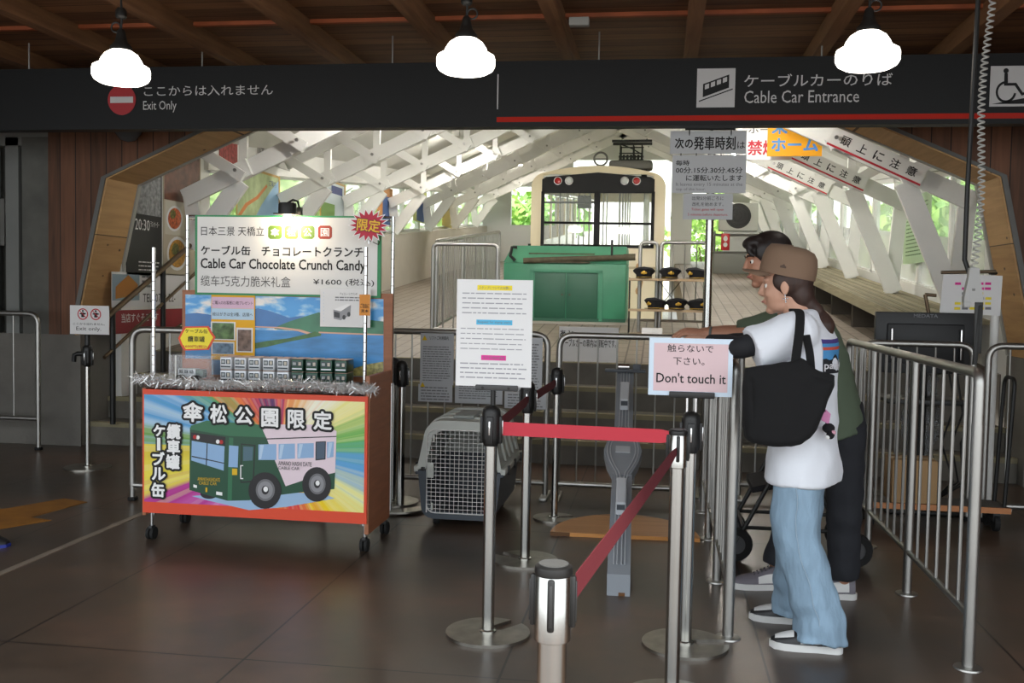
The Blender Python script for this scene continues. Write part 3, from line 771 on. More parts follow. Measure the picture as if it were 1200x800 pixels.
crowd_barrier(-6.4, -5.07, 7.55, 'dim barrier at the far left in front of the grey door', top=1.13, bot=0.26, m=STEEL_DK, feet=False, nb=5)
# lift notice boards on the first barrier
nbd = thing('lift_notice_boards', 'set of grey-white lift instruction boards wired to a barrier', 'sign', (-1.31, 6.585, 0.64))
def nbx(px, py): p = at(px, py, Y=6.56); return p.x+1.31, p.z-0.64
MET = mat('notice_grey_white', '#b9bcc0', 0.4)
def notice(px0, py0, px1, py1, head, seed, tri=True):
    a = nbx(px0, py1); c = nbx(px1, py0); mb = MB(); mb.rect(a[0], a[1], c[0], c[1], -0.024, 0.004, MET)
    W, H = c[0]-a[0], c[1]-a[1]; O = (0, -0.0252, 0)
    if tri: mb.prism([(a[0]+0.05*W, c[1]-0.16*min(H, 0.3)-0.0), (a[0]+0.05*W+0.035, c[1]-0.16*min(H, 0.3)), (a[0]+0.05*W+0.0175, c[1]-0.16*min(H, 0.3)+0.034)], O, (1,0,0), (0,0,1), 0, mat('hazard_yellow', '#d9b400', 0.6))
    if head: mb.text(head, a[0]+0.28*W, c[1]-0.16*min(H, 0.3)+0.004, a[0]+0.84*W, c[1]-0.16*min(H, 0.3)+0.03, O, INK, bold=0.01)
    mb.lines(a[0]+0.08*W, a[1]+0.06*H, c[0]-0.08*W, c[1]-(0.24 if head else 0.1)*H, max(2, int(H/0.022)), O, GREYINK, fill=0.4, seed=seed)
    mb.build('notice_panel', nbd, smooth=False)
notice(492, 391, 532, 450, 'リフトご利用案内', 11); notice(490, 451, 530, 470, None, 12); notice(533, 391, 590, 472, 'リフト', 13, False)
notice(591, 460, 640, 478, None, 14, False); notice(591, 396, 636, 458, None, 15, False)

# ================================================================== DEPARTURE BOARD STAND
DY = 7.0
ds = thing('departure_time_stand', 'grey departure time boards on a steel pole between the barriers and the couple', 'sign', (0.325, DY, 0))
def dxz(px, py): p = at(px, py, Y=DY-0.04); return p.x-0.325, p.z
MB().cyl((0, 0.0, 0.0), (0, 0.0, 2.45), 0.028, STEEL, 18).lathe([(0.0, 0.0), (0.2, 0.0), (0.2, 0.012), (0.03, 0.02)], (0,0,0), STEEL, 28).build('pole', ds)
BRD = mat('board_grey', '#c2c4c6', 0.45)
bd = MB(); lt = MB(); O = (0, -0.0455, 0)
for (x0, y0, x1, y1) in ((785, 153, 875, 180.5), (787, 181.5, 875, 226), (800, 227, 859, 257)):
    a = dxz(x0, y1); c = dxz(x1, y0); q = MB(); q.rect(a[0], a[1], c[0], c[1], -0.044, 0.006, BRD); q.build('board', ds, smooth=False)
def DT(s, x0, y0, x1, y1, m=INK, bold=0.0):
    a = dxz(x0, y1); c = dxz(x1, y0); lt.text(s, a[0], a[1], c[0], c[1], O, m, bold=bold)
DT('次の', 791, 162, 812, 174, bold=0.03); DT('発車時刻', 813, 160, 862, 175.5, bold=0.03); DT('は', 864, 166, 873, 174, bold=0.01)
DT('毎時', 792, 188, 808, 194, bold=0.02); DT('00分.15分.30分.45分', 792, 196, 870, 203, bold=0.015); DT('に運転いたします', 804, 205, 870, 212, bold=0.015)
DT('It leaves every 15 minutes at the', 792, 214, 870, 219, GREYINK); DT('top of the hour.', 792, 220, 827, 224, GREYINK)
DT('出発5分前ごろに', 811, 230, 848, 234.5); DT('改札を始めます。', 811, 237, 848, 241.5); DT('Ticket gates will open', 810, 244, 848, 247.5, REDINK); DT('5 minutes before departure.', 806, 250, 853, 253.5, REDINK)
lt.build('lettering', ds, smooth=False)
hk = MB(); a = dxz(803, 151); c = dxz(862, 151); hk.tube([(a[0], -0.03, a[1]), (c[0], -0.03, c[1])], 0.008, BLACKM, 8)
hk.tube([((a[0]+c[0])/2, -0.03, a[1]), (0, 0, a[1])], 0.01, BLACKM, 8)
for px in (808, 857):
    p = dxz(px, 154); hk.tube([(p[0], -0.036, p[1]+0.03), (p[0], -0.05, p[1]+0.005), (p[0], -0.04, p[1]-0.03)], 0.004, BLACKM, 6)
for px in (798, 816, 845, 863):
    p = dxz(px, 181); hk.tube([(p[0], -0.036, p[1]+0.015), (p[0], -0.05, p[1]), (p[0], -0.036, p[1]-0.015)], 0.003, BLACKM, 6)
hk.build('hooks', ds)

# hanging boards in the hall
hb = thing('boarding_platform_sign', 'hanging yellow sign with blue characters', 'sign', (1.25, 10.0, 2.74))
YLW = mat('sign_yellow', '#f0a818', 0.5); BLU = mat('sign_blue', '#4f8fd8', 0.5)
MB().bx((-0.257, 0, 0.0), (0.257, 0.012, 0.46), YLW).build('board', hb, smooth=False)
lt = MB(); O = (0, -0.0015, 0)
lt.text('乗', -0.215, 0.215, -0.075, 0.40, O, BLU, bold=0.03); lt.text('車', 0.07, 0.215, 0.215, 0.40, O, BLU, bold=0.03); lt.text('ホーム', -0.215, 0.05, 0.215, 0.17, O, BLU, bold=0.04)
lt.build('lettering', hb, smooth=False)
wr = MB()
for x in (-0.2, 0.2): wr.cyl((x, 0.006, 0.46), (x, 0.006, roof_z(1.25+x, 10)-2.74), 0.004, STEEL_DK, 6)
wr.build('hanger_wire', hb)
hb = thing('no_smoking_sign', 'white hanging sign with red characters, half hidden by the yellow one', 'sign', (0.98, 10.12, 2.72))
MB().bx((-0.27, 0, 0.0), (0.26, 0.012, 0.46), PAPER).build('board', hb, smooth=False)
lt = MB(); lt.text('ホーム', -0.16, 0.26, 0.16, 0.33, O, INK); lt.text('禁煙', -0.16, 0.05, 0.12, 0.19, O, REDINK, bold=0.025); lt.build('lettering', hb, smooth=False)
wr = MB()
for x in (-0.15, 0.15): wr.cyl((x, 0.006, 0.46), (x, 0.006, roof_z(0.98+x, 10.12)-2.72), 0.004, STEEL_DK, 6)
wr.build('hanger_wire', hb)

# ================================================================== HALF-ROUND BOARD AND MODEL TRACK
hw = MB(); PLY = wood('varnished_board', '#c08040', '#e0a05c', ('X', 1), 0.5, knots=False, rough=0.4)
hw.prism([(-0.42, 0.0), (0.42, 0.03)] + [(0.42*cos(t), 0.03+0.52*sin(t)) for t in [pi*k/24 for k in range(1, 24)]], (0,0,0.022), (1,0,0), (0,1,0), 0.022, PLY)
o = hw.build('half_round_board', smooth=False); o.location = (-0.165, 5.58, 0); tag(o, 'half-round varnished wooden board lying on the floor under the model track', 'wooden board')
md = thing('model_track', 'grey scale model of the cable car line sloping up behind the red belt', 'model', (-0.155, 4.52, 0))
GM = mat('model_grey', '#8f959c', 0.55); GML = mat('model_light', '#b8bdc3', 0.5); GMD = mat('model_dark', '#50555b', 0.6)
A0, A1 = Vector((0, 0.0, 0.10)), Vector((-0.055, 1.98, 0.88)); ud = (A1-A0).normalized(); side = Vector((1, 0.02, 0)).normalized(); nn = side.cross(ud).normalized()
if nn.z < 0: nn = -nn
bm_ = MB()
Ls = (A1-A0).length
bm_.rings([[A0-side*.053, A0+side*.053, A0+side*.053-Vector((0,0,.10)), A0-side*.053-Vector((0,0,.10))], [A1-side*.053, A1+side*.053, A1+side*.053-Vector((0,0,.12)), A1-side*.053-Vector((0,0,.12))]], GM)
bm_.build('trackbed', md, smooth=False)
def on(t, s, h=0.0): return A0 + ud*(t*Ls) + side*s + nn*h
lp = MB(); outl = [(0.40,-.045),(0.46,-.085),(0.52,-.105),(0.58,-.085),(0.64,-.045),(0.64,.045),(0.58,.085),(0.52,.105),(0.46,.085),(0.40,.045)]
lp.rings([[on(t, s, 0.006) for t, s in outl], [on(t, s, -0.05) for t, s in outl]], GM); lp.build('passing_loop', md, smooth=False)
rl = MB()
for sgn in (-1, 1):
    for g in (0.010, 0.026):
        pts = []
        for k in range(41):
            t = 0.03+0.95*k/40; w_ = 0.0
            if 0.40 < t < 0.64: w_ = 0.06*sin(pi*(t-0.40)/0.24)
            pts.append(on(t, sgn*(g + w_), 0.010))
        rl.tube(pts, 0.003, GML, 6)
for k in range(60): 
    t = 0.04+0.94*k/60
    if not 0.42 < t < 0.62: rl.box((0,0,0), (0.001,0.001,0.001), GMD)
rl.build('rails', md)
cb = MB(); cb.rings([[on(0.505, -.04, .008), on(0.535, -.04, .008), on(0.535, .04, .008), on(0.505, .04, .008)], [on(0.505, -.04, .014), on(0.535, -.04, .014), on(0.535, .04, .014), on(0.505, .04, .014)]], GML); cb.build('loop_crossbar', md, smooth=False)
for (t, s, nm) in ((0.27, 0.0, 'lower'), (0.79, 0.0, 'upper')):
    c = MB(); M = Matrix((side, ud, nn)).transposed().to_4x4(); M.translation = on(t, s, 0.05)
    c.box((0,0,0), (0.052, 0.24, 0.075), mat('model_car_white', '#c9ced4', 0.4), 0.008, M)
    for q in (-0.085, -0.03, 0.03, 0.085): c.box((0, q, 0.012), (0.054, 0.038, 0.028), GMD, 0, M)
    c.box((0, -0.121, 0.012), (0.04, 0.002, 0.03), GMD, 0, M)
    c.build('model_car', md, smooth=False)
sp = MB(); sp.box((-0.055, 1.94, 0.885), (0.26, 0.05, 0.02), GMD, 0.004).cyl((-0.10, 1.94, 0.91), (-0.03, 1.94, 0.91), 0.022, CHROME, 14).box((0.02, 1.93, 0.91), (0.05, 0.05, 0.04), GMD, 0.004).box((-0.055, 1.93, 0.38), (0.09, 0.05, 0.76), GMD, 0.004); sp.build('winch_head', md)
MB().box((0, 0.03, 0.008), (0.06, 0.06, 0.016), PLY).build('foot_block', md, smooth=False)

# ================================================================== PET CRATE
pc = thing('pet_crate', 'grey plastic pet crate with wire door beside the candy cart', 'pet crate', (-1.13, 5.64, 0))
LG = mat('light_grey_plastic', '#bcc0ba', 0.5, noise=(8, 0.04)); DG = mat('slate_grey_plastic', '#3f464e', 0.45)
def rrect(w, z0, z1, r, n=6, wt=None):
    """rounded outline, bottom width w, top width wt"""
    wt = wt or w; o_ = []
    for (cx, cz, a0) in ((w/2-r, z0+r, -pi/2), (wt/2-r, z1-r, 0), (-wt/2+r, z1-r, pi/2), (-w/2+r, z0+r, pi)):
        for k in range(n+1):
            t = a0 + pi/2*k/n; o_.append((cx+r*cos(t), cz+r*sin(t)))
    return o_
def shell(mb, prof_o, prof_i, ya, yb, m):
    n_ = len(prof_o)
    vs = [(x, ya, z) for x, z in prof_o] + [(x, yb, z) for x, z in prof_o] + [(x, ya, z) for x, z in prof_i] + [(x, yb, z) for x, z in prof_i]
    fs = []
    for k in range(n_-1):
        fs += [(k, k+1, n_+k+1, n_+k), (2*n_+k+1, 2*n_+k, 3*n_+k, 3*n_+k+1), (k, 2*n_+k, 2*n_+k+1, k+1), (n_+k+1, 3*n_+k+1, 3*n_+k, n_+k)]
    mb.add(vs, fs, m)
def half(w, wt, z0, z1, r, up=True, n=8):
    """open U outline: from the rim, over the top (or under the bottom), to the other rim"""
    pts = []
    s_ = 1 if up else -1
    pts.append((w/2, z0)); 
    for k in range(n+1):
        t = pi/2*k/n; pts.append((wt/2-r+r*cos(t), z1-s_*r+s_*r*sin(t)))
    for k in range(n+1):
        t = pi/2 + pi/2*k/n; pts.append((-wt/2+r+r*cos(t), z1-s_*r+s_*r*sin(t)))
    pts.append((-w/2, z0)); return pts
D = 0.68
us = MB(); shell(us, half(0.47, 0.40, 0.315, 0.585, 0.10), half(0.45, 0.38, 0.315, 0.572, 0.09), 0.02, D, LG)
us.prism(half(0.46, 0.39, 0.315, 0.58, 0.10), (0, D-0.02, 0), (1,0,0), (0,0,1), 0.02, LG)
for k in range(4): shell(us, half(0.485, 0.415, 0.36, 0.594, 0.10), half(0.46, 0.39, 0.36, 0.58, 0.10), 0.12+k*0.14, 0.16+k*0.14, LG)
# rim flange
us.bx((-0.255, 0.0, 0.298), (-0.225, D+0.01, 0.33), LG, 0.006).bx((0.225, 0.0, 0.298), (0.255, D+0.01, 0.33), LG, 0.006)
# front arch around the door
fo = half(0.47, 0.40, 0.315, 0.585, 0.10); fi = [(x*0.80, 0.315+(z-0.315)*0.80) for x, z in fo]
shell(us, fo, fi, 0.0, 0.03, LG)
us.bx((-0.06, 0.10, 0.584), (0.06, 0.36, 0.606), mat('crate_handle_grey', '#8f9490', 0.5), 0.01)
us.build('upper_shell', pc)
ls = MB(); shell(ls, half(0.46, 0.42, 0.31, 0.045, 0.07, False), half(0.44, 0.40, 0.31, 0.06, 0.06, False), 0.02, D, DG)
ls.prism(half(0.45, 0.41, 0.31, 0.05, 0.07, False), (0, D-0.02, 0), (1,0,0), (0,0,1), 0.02, DG)
fo = half(0.46, 0.42, 0.31, 0.045, 0.07, False); fi = [(x*0.80, 0.31+(z-0.31)*0.84) for x, z in fo]
shell(ls, fo, fi, 0.0, 0.03, DG); ls.bx((-0.245, 0.0, 0.285), (-0.225, D, 0.305), DG, 0.004).bx((0.225, 0.0, 0.285), (0.245, D, 0.305), DG, 0.004)
ls.build('lower_tub', pc)
gd = MB(); WIRE = mat('white_wire', '#d9d9d6', 0.4)
dro = fillet([(-0.178,0,0.08), (-0.178,0,0.535), (0.178,0,0.535), (0.178,0,0.08), (-0.178,0,0.08), (-0.178,0,0.3)], 0.05, 5)
gd.tube([(p.x, -0.006, p.z) for p in dro], 0.0035, WIRE, 6)
for k in range(13): gd.tube([(-0.178+0.0254*(k+1), -0.006, 0.08), (-0.178+0.0254*(k+1), -0.006, 0.535)], 0.0017, WIRE, 5)
for k in range(19): gd.tube([(-0.178, -0.009, 0.08+0.0228*(k+1)), (0.178, -0.009, 0.08+0.0228*(k+1))], 0.0017, WIRE, 5)
dg_ = gd.build('wire_door', pc)
lc = MB(); lc.box((-0.155, -0.016, 0.315), (0.038, 0.014, 0.085), LG, 0.006).box((-0.145, -0.026, 0.325), (0.014, 0.012, 0.03), LG, 0.004).box((0.165, -0.012, 0.30), (0.02, 0.012, 0.05), LG, 0.004).box((-0.145, -0.012, 0.115), (0.012, 0.012, 0.04), LG, 0.003).box((-0.14, -0.012, 0.49), (0.012, 0.012, 0.04), LG, 0.003).box((0.165, -0.012, 0.47), (0.014, 0.012, 0.04), LG, 0.003); lc.build('latch', dg_)
for x in (-0.14, 0.14):
    for y in (0.08, 0.60):
        MB().cyl((x-0.014, y, 0.026), (x+0.014, y, 0.026), 0.026, RUBBER, 16).bx((x-0.018, y-0.02, 0.03), (x+0.018, y+0.02, 0.055), BLACKP).build('wheel', pc)
cl = MB()
for sx in (-1, 1):
    for y in (0.10, 0.34, 0.58): cl.box((sx*0.258, y, 0.312), (0.012, 0.03, 0.05), BLACKP, 0.003)
    cl.box((sx*0.20, -0.006, 0.318), (0.02, 0.012, 0.02), BLACKP, 0.003)
cl.build('rim_clips', pc)
pc.scale = (1.07, 1.07, 1.07)
# ================================================================== HALL LAMPS (round floodlights under the roof; unseen right-hand row added for even light)
FLOOD = mat('lit_flood_disc', '#ffffff', 0.4, emit=('#fff8ee', HALL_LAMP))
for k in range(4):
    for sgn, nm in ((-1, 'left'), (1, 'right')):
        y = 12.5+3.5*k; x = HC + sgn*2.30; z = roof_z(x, y)-0.26
        e = thing('roof_lamp', 'round lit lamp under the %s roof slope, %s from the portal' % (nm, ['first', 'second', 'third', 'fourth', 'fifth'][k]), 'lamp', (x, y, z), 0, 'round lamps under the hall roof')
        MB().lathe([(0.0, -0.085), (0.05, -0.078), (0.10, -0.05), (0.125, -0.012), (0.13, 0.0), (0.0, 0.0)], (0,0,0), FLOOD, 24).build('lit_dome', e)
        MB().lathe([(0.132, -0.004), (0.136, 0.01), (0.10, 0.05), (0.02, 0.06), (0.012, 0.06), (0.012, 0.28)], (0,0,0), WHITE, 20).build('housing', e)

# unseen floodlights added behind the portal wall to brighten the front trusses
FLP = mat('added_flood_lens', '#ffffff', 0.4, emit=('#fffaf2', ADDED_LAMP))
for k, x in enumerate((-2.3, -1.0, 0.3)):
    e = thing('added_floodlight', 'added unseen floodlight behind the black sign on the portal wall, %s of three' % ['left', 'middle', 'right'][k], 'lamp', (x, 8.36, 3.05), 0, 'added floodlights behind the portal')
    M = Matrix.Rotation(radians(8), 4, 'X')
    MB().box((0, 0.10, 0), (0.30, 0.02, 0.16), FLP, 0.006, M).build('lens', e)
    MB().box((0, 0.04, 0), (0.34, 0.10, 0.20), BLACKM, 0.01, M).bx((-0.03, -0.06, -0.03), (0.03, 0.0, 0.03), BLACKM).build('housing', e)

# ================================================================== CANDY CART
CX, CY = -2.11, 5.0
ct = thing('candy_cart', 'wheeled sales cart with orange board, colourful bus print and wire counter', 'sales cart', (CX, CY, 0))
def cl_(px, py, Y): p = at(px, py, Y=Y); return p.x-CX, p.z
BROWN = mat('brown_laminate', '#9a6242', 0.5, noise=(6, 0.12), stretch=(1, 1, 8))
fp = MB(); fp.bx((-0.622, -0.025, 0.157), (0.625, -0.013, 0.825), ORANGE, 0.0); fp.build('front_board', ct, smooth=False)
MB().bx((0.61, -0.012, 0.10), (0.632, 0.40, 0.93), BROWN).build('side_panel', ct, smooth=False); MB().bx((-0.632, -0.012, 0.14), (-0.612, 0.46, 0.83), BROWN).build('side_panel', ct, smooth=False)
MB().bx((-0.61, 0.43, 0.14), (0.61, 0.448, 0.83), BROWN).build('back_panel', ct, smooth=False)
# printed poster: rays of colour
PR = mat('rainbow_ray_print', '#ffffff', 0.28)
n, b = nodes_of(PR)
t = n.nodes.new('ShaderNodeTexCoord'); s_ = n.nodes.new('ShaderNodeSeparateXYZ'); n.links.new(t.outputs['Object'], s_.inputs[0])
xx = mathn(n, 'SUBTRACT', s_.outputs[0], 0.15); zz = mathn(n, 'SUBTRACT', s_.outputs[2], 0.53)
ang = mathn(n, 'ARCTAN2', zz, xx)
wv = n.nodes.new('ShaderNodeTexNoise'); wv.noise_dimensions = '1D'; wv.inputs['Scale'].default_value = 9.0; wv.inputs['Detail'].default_value = 3; n.links.new(ang, wv.inputs['W'])
a01 = mathn(n, 'ADD', mathn(n, 'DIVIDE', ang, 2*pi), 0.5)
a02 = mathn(n, 'ADD', a01, mathn(n, 'MULTIPLY', mathn(n, 'SUBTRACT', wv.outputs['Fac'], 0.5), 0.10))
rr_ = ramp(n, [(0.0, '#d8c23a'), (0.04, '#e8d84a'), (0.07, '#b02a8a'), (0.13, '#d070b8'), (0.17, '#c02060'), (0.22, '#e8a030'), (0.30, '#d82040'), (0.36, '#f0d020'), (0.42, '#e8e8a0'), (0.47, '#5aa0d8'), (0.53, '#60b050'), (0.58, '#f0e890'), (0.64, '#f8f4e0'), (0.70, '#f0a850'), (0.75, '#d03058'), (0.79, '#402060'), (0.83, '#c03050'), (0.87, '#e87830'), (0.90, '#60a050'), (0.94, '#4a98d0'), (0.97, '#a8c8e0'), (1.0, '#6a9a48')])
n.links.new(a02, rr_.inputs[0])
st = mathn(n, 'MULTIPLY', mathn(n, 'GREATER_THAN', mathn(n, 'SINE', mathn(n, 'MULTIPLY', ang, 46.0)), 0.55), 0.09)
mx = n.nodes.new('ShaderNodeMix'); mx.data_type = 'RGBA'; n.links.new(st, mx.inputs[0]); n.links.new(rr_.outputs[0], mx.inputs[6]); mx.inputs[7].default_value = (1, 1, 0.85, 1)
n.links.new(mx.outputs[2], b.inputs['Base Color'])
pa = MB(); pa.rect(-0.614, 0.217, 0.610, 0.797, -0.0255, 0.0, PR); poster = pa.build('bus_poster', ct, smooth=False)
def Z(zx, zy): return cl_(160+zx/3.637, 410+zy/3.637, CY-0.026)
BG = mat('bus_green', '#1c4a34', 0.3); BGD = mat('bus_dark_green', '#123424', 0.3); BPK = mat('bus_pale_pink', '#e6d3dc', 0.3); BWN = mat('bus_window_blue', '#8fb2d8', 0.3); BSH = mat('bus_shadow_blue', '#9ab8d8', 0.3); TYRE = mat('print_black', '#1c1a1e', 0.3); RIM = mat('print_grey', '#8c8c90', 0.3); PWH = mat('print_white', '#f0f0f0', 0.3); PYE = mat('print_yellow', '#d8b020', 0.3); PRD = mat('print_red', '#b02020', 0.3); LGN = mat('bus_light_green', '#2f6b4a', 0.3)
bus = MB(); _lay = [0]
def PG(pts, m, lay):
    bus.prism([Z(*p) for p in pts], (0, -0.026-lay*0.0004, 0), (1,0,0), (0,0,1), 0, m)
def EL(cx, cy, rx, ry, m, lay, n_=28): PG([(cx+rx*cos(2*pi*k/n_), cy+ry*sin(2*pi*k/n_)) for k in range(n_)], m, lay)
PG([(235,622),(300,640),(480,682),(640,668),(845,632),(800,612),(500,600)], BSH, 1)
EL(310, 612, 38, 22, TYRE, 2)
PG([(228,330),(300,300),(530,318),(800,318),(853,345),(847,520),(843,592),(700,606),(620,616),(480,640),(388,642),(226,596)], BG, 3)
PG([(525,316),(800,318),(853,345),(847,522),(720,552),(636,580),(590,470),(556,378)], BPK, 4)
PG([(232,322),(300,300),(530,318),(552,372),(395,366),(230,338)], LGN, 4)
PG([(395,372),(413,374),(406,640),(388,642)], LGN, 4)
PG([(555,376),(853,366),(853,370),(556,381)], TYRE, 5)
PG([(232,350),(380,370),(378,408),(232,384)], TYRE, 4)
PG([(236,386),(376,410),(372,514),(234,470)], BWN, 4)
PG([(236,450),(374,480),(374,484),(236,455)], TYRE, 5); PG([(300,395),(304,396),(300,492),(296,491)], TYRE, 5)
for cx, cy, m in ((249,370,PRD), (262,372,PWH), (347,390,PWH), (362,392,PRD)): EL(cx, cy, 8, 9, m, 5, 14)
PG([(395,406),(435,409),(432,500),(392,498)], BWN, 5)
PG([(446,398),(508,404),(500,562),(444,566)], TYRE, 5); PG([(450,403),(503,408),(496,556),(448,560)], BG, 6); PG([(456,410),(498,413),(495,470),(455,472)], mat('print_slate', '#4c6a78', 0.3), 7)
for q in ([(520,402),(597,400),(597,468),(520,468)], [(606,400),(676,398),(676,462),(606,466)], [(686,398),(756,396),(756,458),(686,462)], [(812,392),(842,390),(840,455),(812,460)]):
    PG(q, BWN, 6); PG([(q[0][0]+8, q[0][1]+2), (q[0][0]+24, q[0][1]+2), (q[3][0]+12, q[3][1]-4), (q[3][0]+2, q[3][1]-4)], mat('print_pale_blue', '#b8d0e8', 0.3), 7)
PG([(764,390),(808,388),(806,466),(763,470)], TYRE, 6); PG([(768,394),(804,392),(802,462),(767,465)], mat('print_dark_blue', '#46586c', 0.3), 7)
for cx, cy, rx, ry in ((548,598,70,78), (769,572,62,74)):
    EL(cx, cy, rx, ry, TYRE, 8); EL(cx+2, cy-2, rx*0.58, ry*0.60, mat('print_mid_grey', '#6c6c70', 0.3), 9); EL(cx+2, cy-2, rx*0.46, ry*0.48, RIM, 10); EL(cx+2, cy-2, rx*0.22, ry*0.24, TYRE, 11); EL(cx+4, cy-6, rx*0.14, ry*0.15, PWH, 12)
PG([(243,572),(258,576),(258,588),(243,584)], PWH, 5); PG([(340,602),(366,606),(366,620),(340,616)], PWH, 5); PG([(408,505),(430,505),(430,532),(408,532)], PYE, 6)
PG([(443,490),(456,490),(456,494),(447,494),(447,545),(456,545),(456,549),(443,549)], PWH, 8)
bus.build('printed_bus', poster, smooth=False)
tx = MB()
def OT(ch, x0, y0, x1, y1, ol=0.055, pad=5):
    a = Z(x0, y1); c = Z(x1, y0)
    for ring_, rr2 in ((18, 0.0155), (12, 0.009), (8, 0.005)):
        for k in range(ring_):
            dx, dz = rr2*cos(2*pi*k/ring_), rr2*sin(2*pi*k/ring_); tx.text(ch, a[0]+dx, a[1]+dz, c[0]+dx, c[1]+dz, (0, -0.0318-0.00001*k, 0), INK)
    for k in range(8):
        dx, dz = 0.0030*cos(2*pi*k/8), 0.0030*sin(2*pi*k/8); tx.text(ch, a[0]+dx, a[1]+dz, c[0]+dx, c[1]+dz, (0, -0.0326-0.00001*k, 0), PWH)
for ch, x0, y0, x1, y1 in (('傘',202,226,284,302), ('松',318,234,386,308), ('公',424,244,496,312), ('園',536,252,604,324), ('限',648,258,716,330), ('定',758,264,832,336),
        ('ケ',76,322,122,364), ('ブ',72,436,120,488), ('ル',70,502,124,550), ('缶',68,568,120,622), ('纜',134,318,188,376), ('車',134,384,186,440), ('罐',130,448,184,504)): OT(ch, x0, y0, x1, y1)
a = Z(86, 428); c = Z(108, 372); tx.rect(a[0]-0.003, a[1]-0.003, c[0]+0.003, c[1]+0.003, -0.0320, 0, INK); tx.rect(a[0]+0.005, a[1]+0.002, c[0]-0.005, c[1]-0.002, -0.0326, 0, PWH)
def ST(s, x0, y0, x1, y1, m): a = Z(x0, y1); c = Z(x1, y0); tx.text(s, a[0], a[1], c[0], c[1], (0, -0.0322, 0), m)
ST('AMANO HASHI DATE', 606, 478, 748, 490, INK); ST('CABLE CAR', 606, 498, 696, 507, INK); ST('AMANOHASHIDATE', 262, 545, 358, 556, PYE); ST('CABLE CAR', 268, 562, 344, 572, PYE); ST('1', 296, 585, 304, 604, PYE)
tx.build('lettering', poster, smooth=False)
# wire counter, uprights, casters
WS = MB()
for x in [(-0.62+1.24*k/30) for k in range(31)]: WS.tube([(x, 0.0, 0.845), (x, 0.44, 0.845)], 0.0022, CHROME, 5)
for y in (0.0, 0.22, 0.44): WS.tube([(-0.625, y, 0.842), (0.625, y, 0.842)], 0.004, CHROME, 6)
for zz_ in (0.832, 0.862): WS.tube([(-0.63, -0.004, zz_), (0.63, -0.004, zz_)], 0.003, CHROME, 6)
zig = [(-0.63+1.26*k/60, -0.004, 0.832+0.03*(k % 2)) for k in range(61)]; WS.tube(zig, 0.002, CHROME, 5)
WS.build('wire_shelf', ct)
MB().bx((-0.60, 0.01, 0.848), (0.60, 0.43, 0.856), mat('shelf_liner', '#3c3a38', 0.6)).build('shelf_liner', ct, smooth=False)
for (x, y, h) in ((-0.60, 0.05-0.0, 1.585), (0.585, 0.05, 1.60), (-0.605, 0.45, 1.79), (0.62, 0.45, 1.79)):
    p = MB().cyl((x, y, 0.13), (x, y, h), 0.0105, CHROME, 14)
    for k in range(int((h-0.9)/0.05)): p.lathe([(0.0105, 0), (0.0115, 0.002), (0.0105, 0.004)], (x, y, 0.9+k*0.05), CHROME, 12, cap=False)
    p.build('upright', ct)
hb = MB(); hb.tube([(-0.605, 0.45, 1.785), (0.62, 0.45, 1.785)], 0.006, CHROME, 8).tube([(-0.605, 0.45, 1.765), (0.62, 0.45, 1.765)], 0.003, CHROME, 6); hb.build('top_wire', ct)
for (x, y) in ((-0.60, 0.03), (0.60, 0.03), (-0.60, 0.42), (0.60, 0.42)):
    c = MB().cyl((x, y, 0.07), (x, y, 0.16), 0.007, CHROME, 10).bx((x-0.012, y-0.02, 0.055), (x+0.012, y+0.02, 0.075), BLACKP, 0.003)
    for q in (-0.012, 0.012): c.cyl((x+q-0.008, y, 0.034), (x+q+0.008, y, 0.034), 0.034, RUBBER, 18)
    c.build('caster', ct)
# backdrop picture
BYD = 5.42
bkd = thing('scenic_backdrop', 'painted seaside backdrop of a pine sandbar standing on the cart', 'picture', (CX, BYD, 0.856))
def bz(px, py): p = at(px, py, Y=BYD-0.012); return p.x-CX, p.z-0.856
a = bz(213, 452); c = bz(460, 344)
MB().bx((a[0], -0.008, 0.0), (c[0], 0.010, c[1]), BROWN).build('frame_board', bkd, smooth=False)
SKYP = mat('painted_sky', '#6fb0e4', 0.3); n, b = nodes_of(SKYP)
t = n.nodes.new('ShaderNodeTexCoord'); mp = n.nodes.new('ShaderNodeMapping'); mp.inputs['Scale'].default_value = (3, 3, 7); n.links.new(t.outputs['Object'], mp.inputs[0])
nz = n.nodes.new('ShaderNodeTexNoise'); nz.inputs['Scale'].default_value = 2.4; nz.inputs['Detail'].default_value = 6; n.links.new(mp.outputs[0], nz.inputs['Vector'])
r = ramp(n, [(0.45, '#4f9fe0'), (0.53, '#8fc4ea'), (0.62, '#f0ece8')]); n.links.new(nz.outputs['Fac'], r.inputs[0]); n.links.new(r.outputs[0], b.inputs['Base Color'])
SEA = mat('painted_sea', '#3f88c4', 0.3, noise=(4, 0.3), stretch=(1, 1, 5)); MT1 = mat('painted_far_hills', '#3f74b0', 0.3, noise=(6, 0.15)); MT2 = mat('painted_near_hills', '#3d7a5c', 0.3, noise=(9, 0.25)); SBR = mat('painted_pines', '#3c6a34', 0.3, noise=(30, 0.3)); SND = mat('painted_sand', '#d8a890', 0.3); TWN = mat('painted_town', '#a8a060', 0.3, noise=(60, 0.5))
pc_ = MB(); 
def B6(zx, zy): return bz(200+zx/4.615, 330+zy/4.615)
def PB(pts, m, lay): pc_.prism([B6(*p) for p in pts], (0, -0.0085-lay*0.0004, 0), (1,0,0), (0,0,1), 0, m)
PB([(78,68),(1150,94),(1150,515),(78,500)], SKYP, 0)
PB([(78,245),(1150,285),(1150,515),(78,500)], SEA, 1)
PB([(78,175),(140,168),(200,176),(260,190),(330,180),(470,143),(540,160),(640,195),(700,185),(780,190),(780,250),(78,246)], MT1, 2)
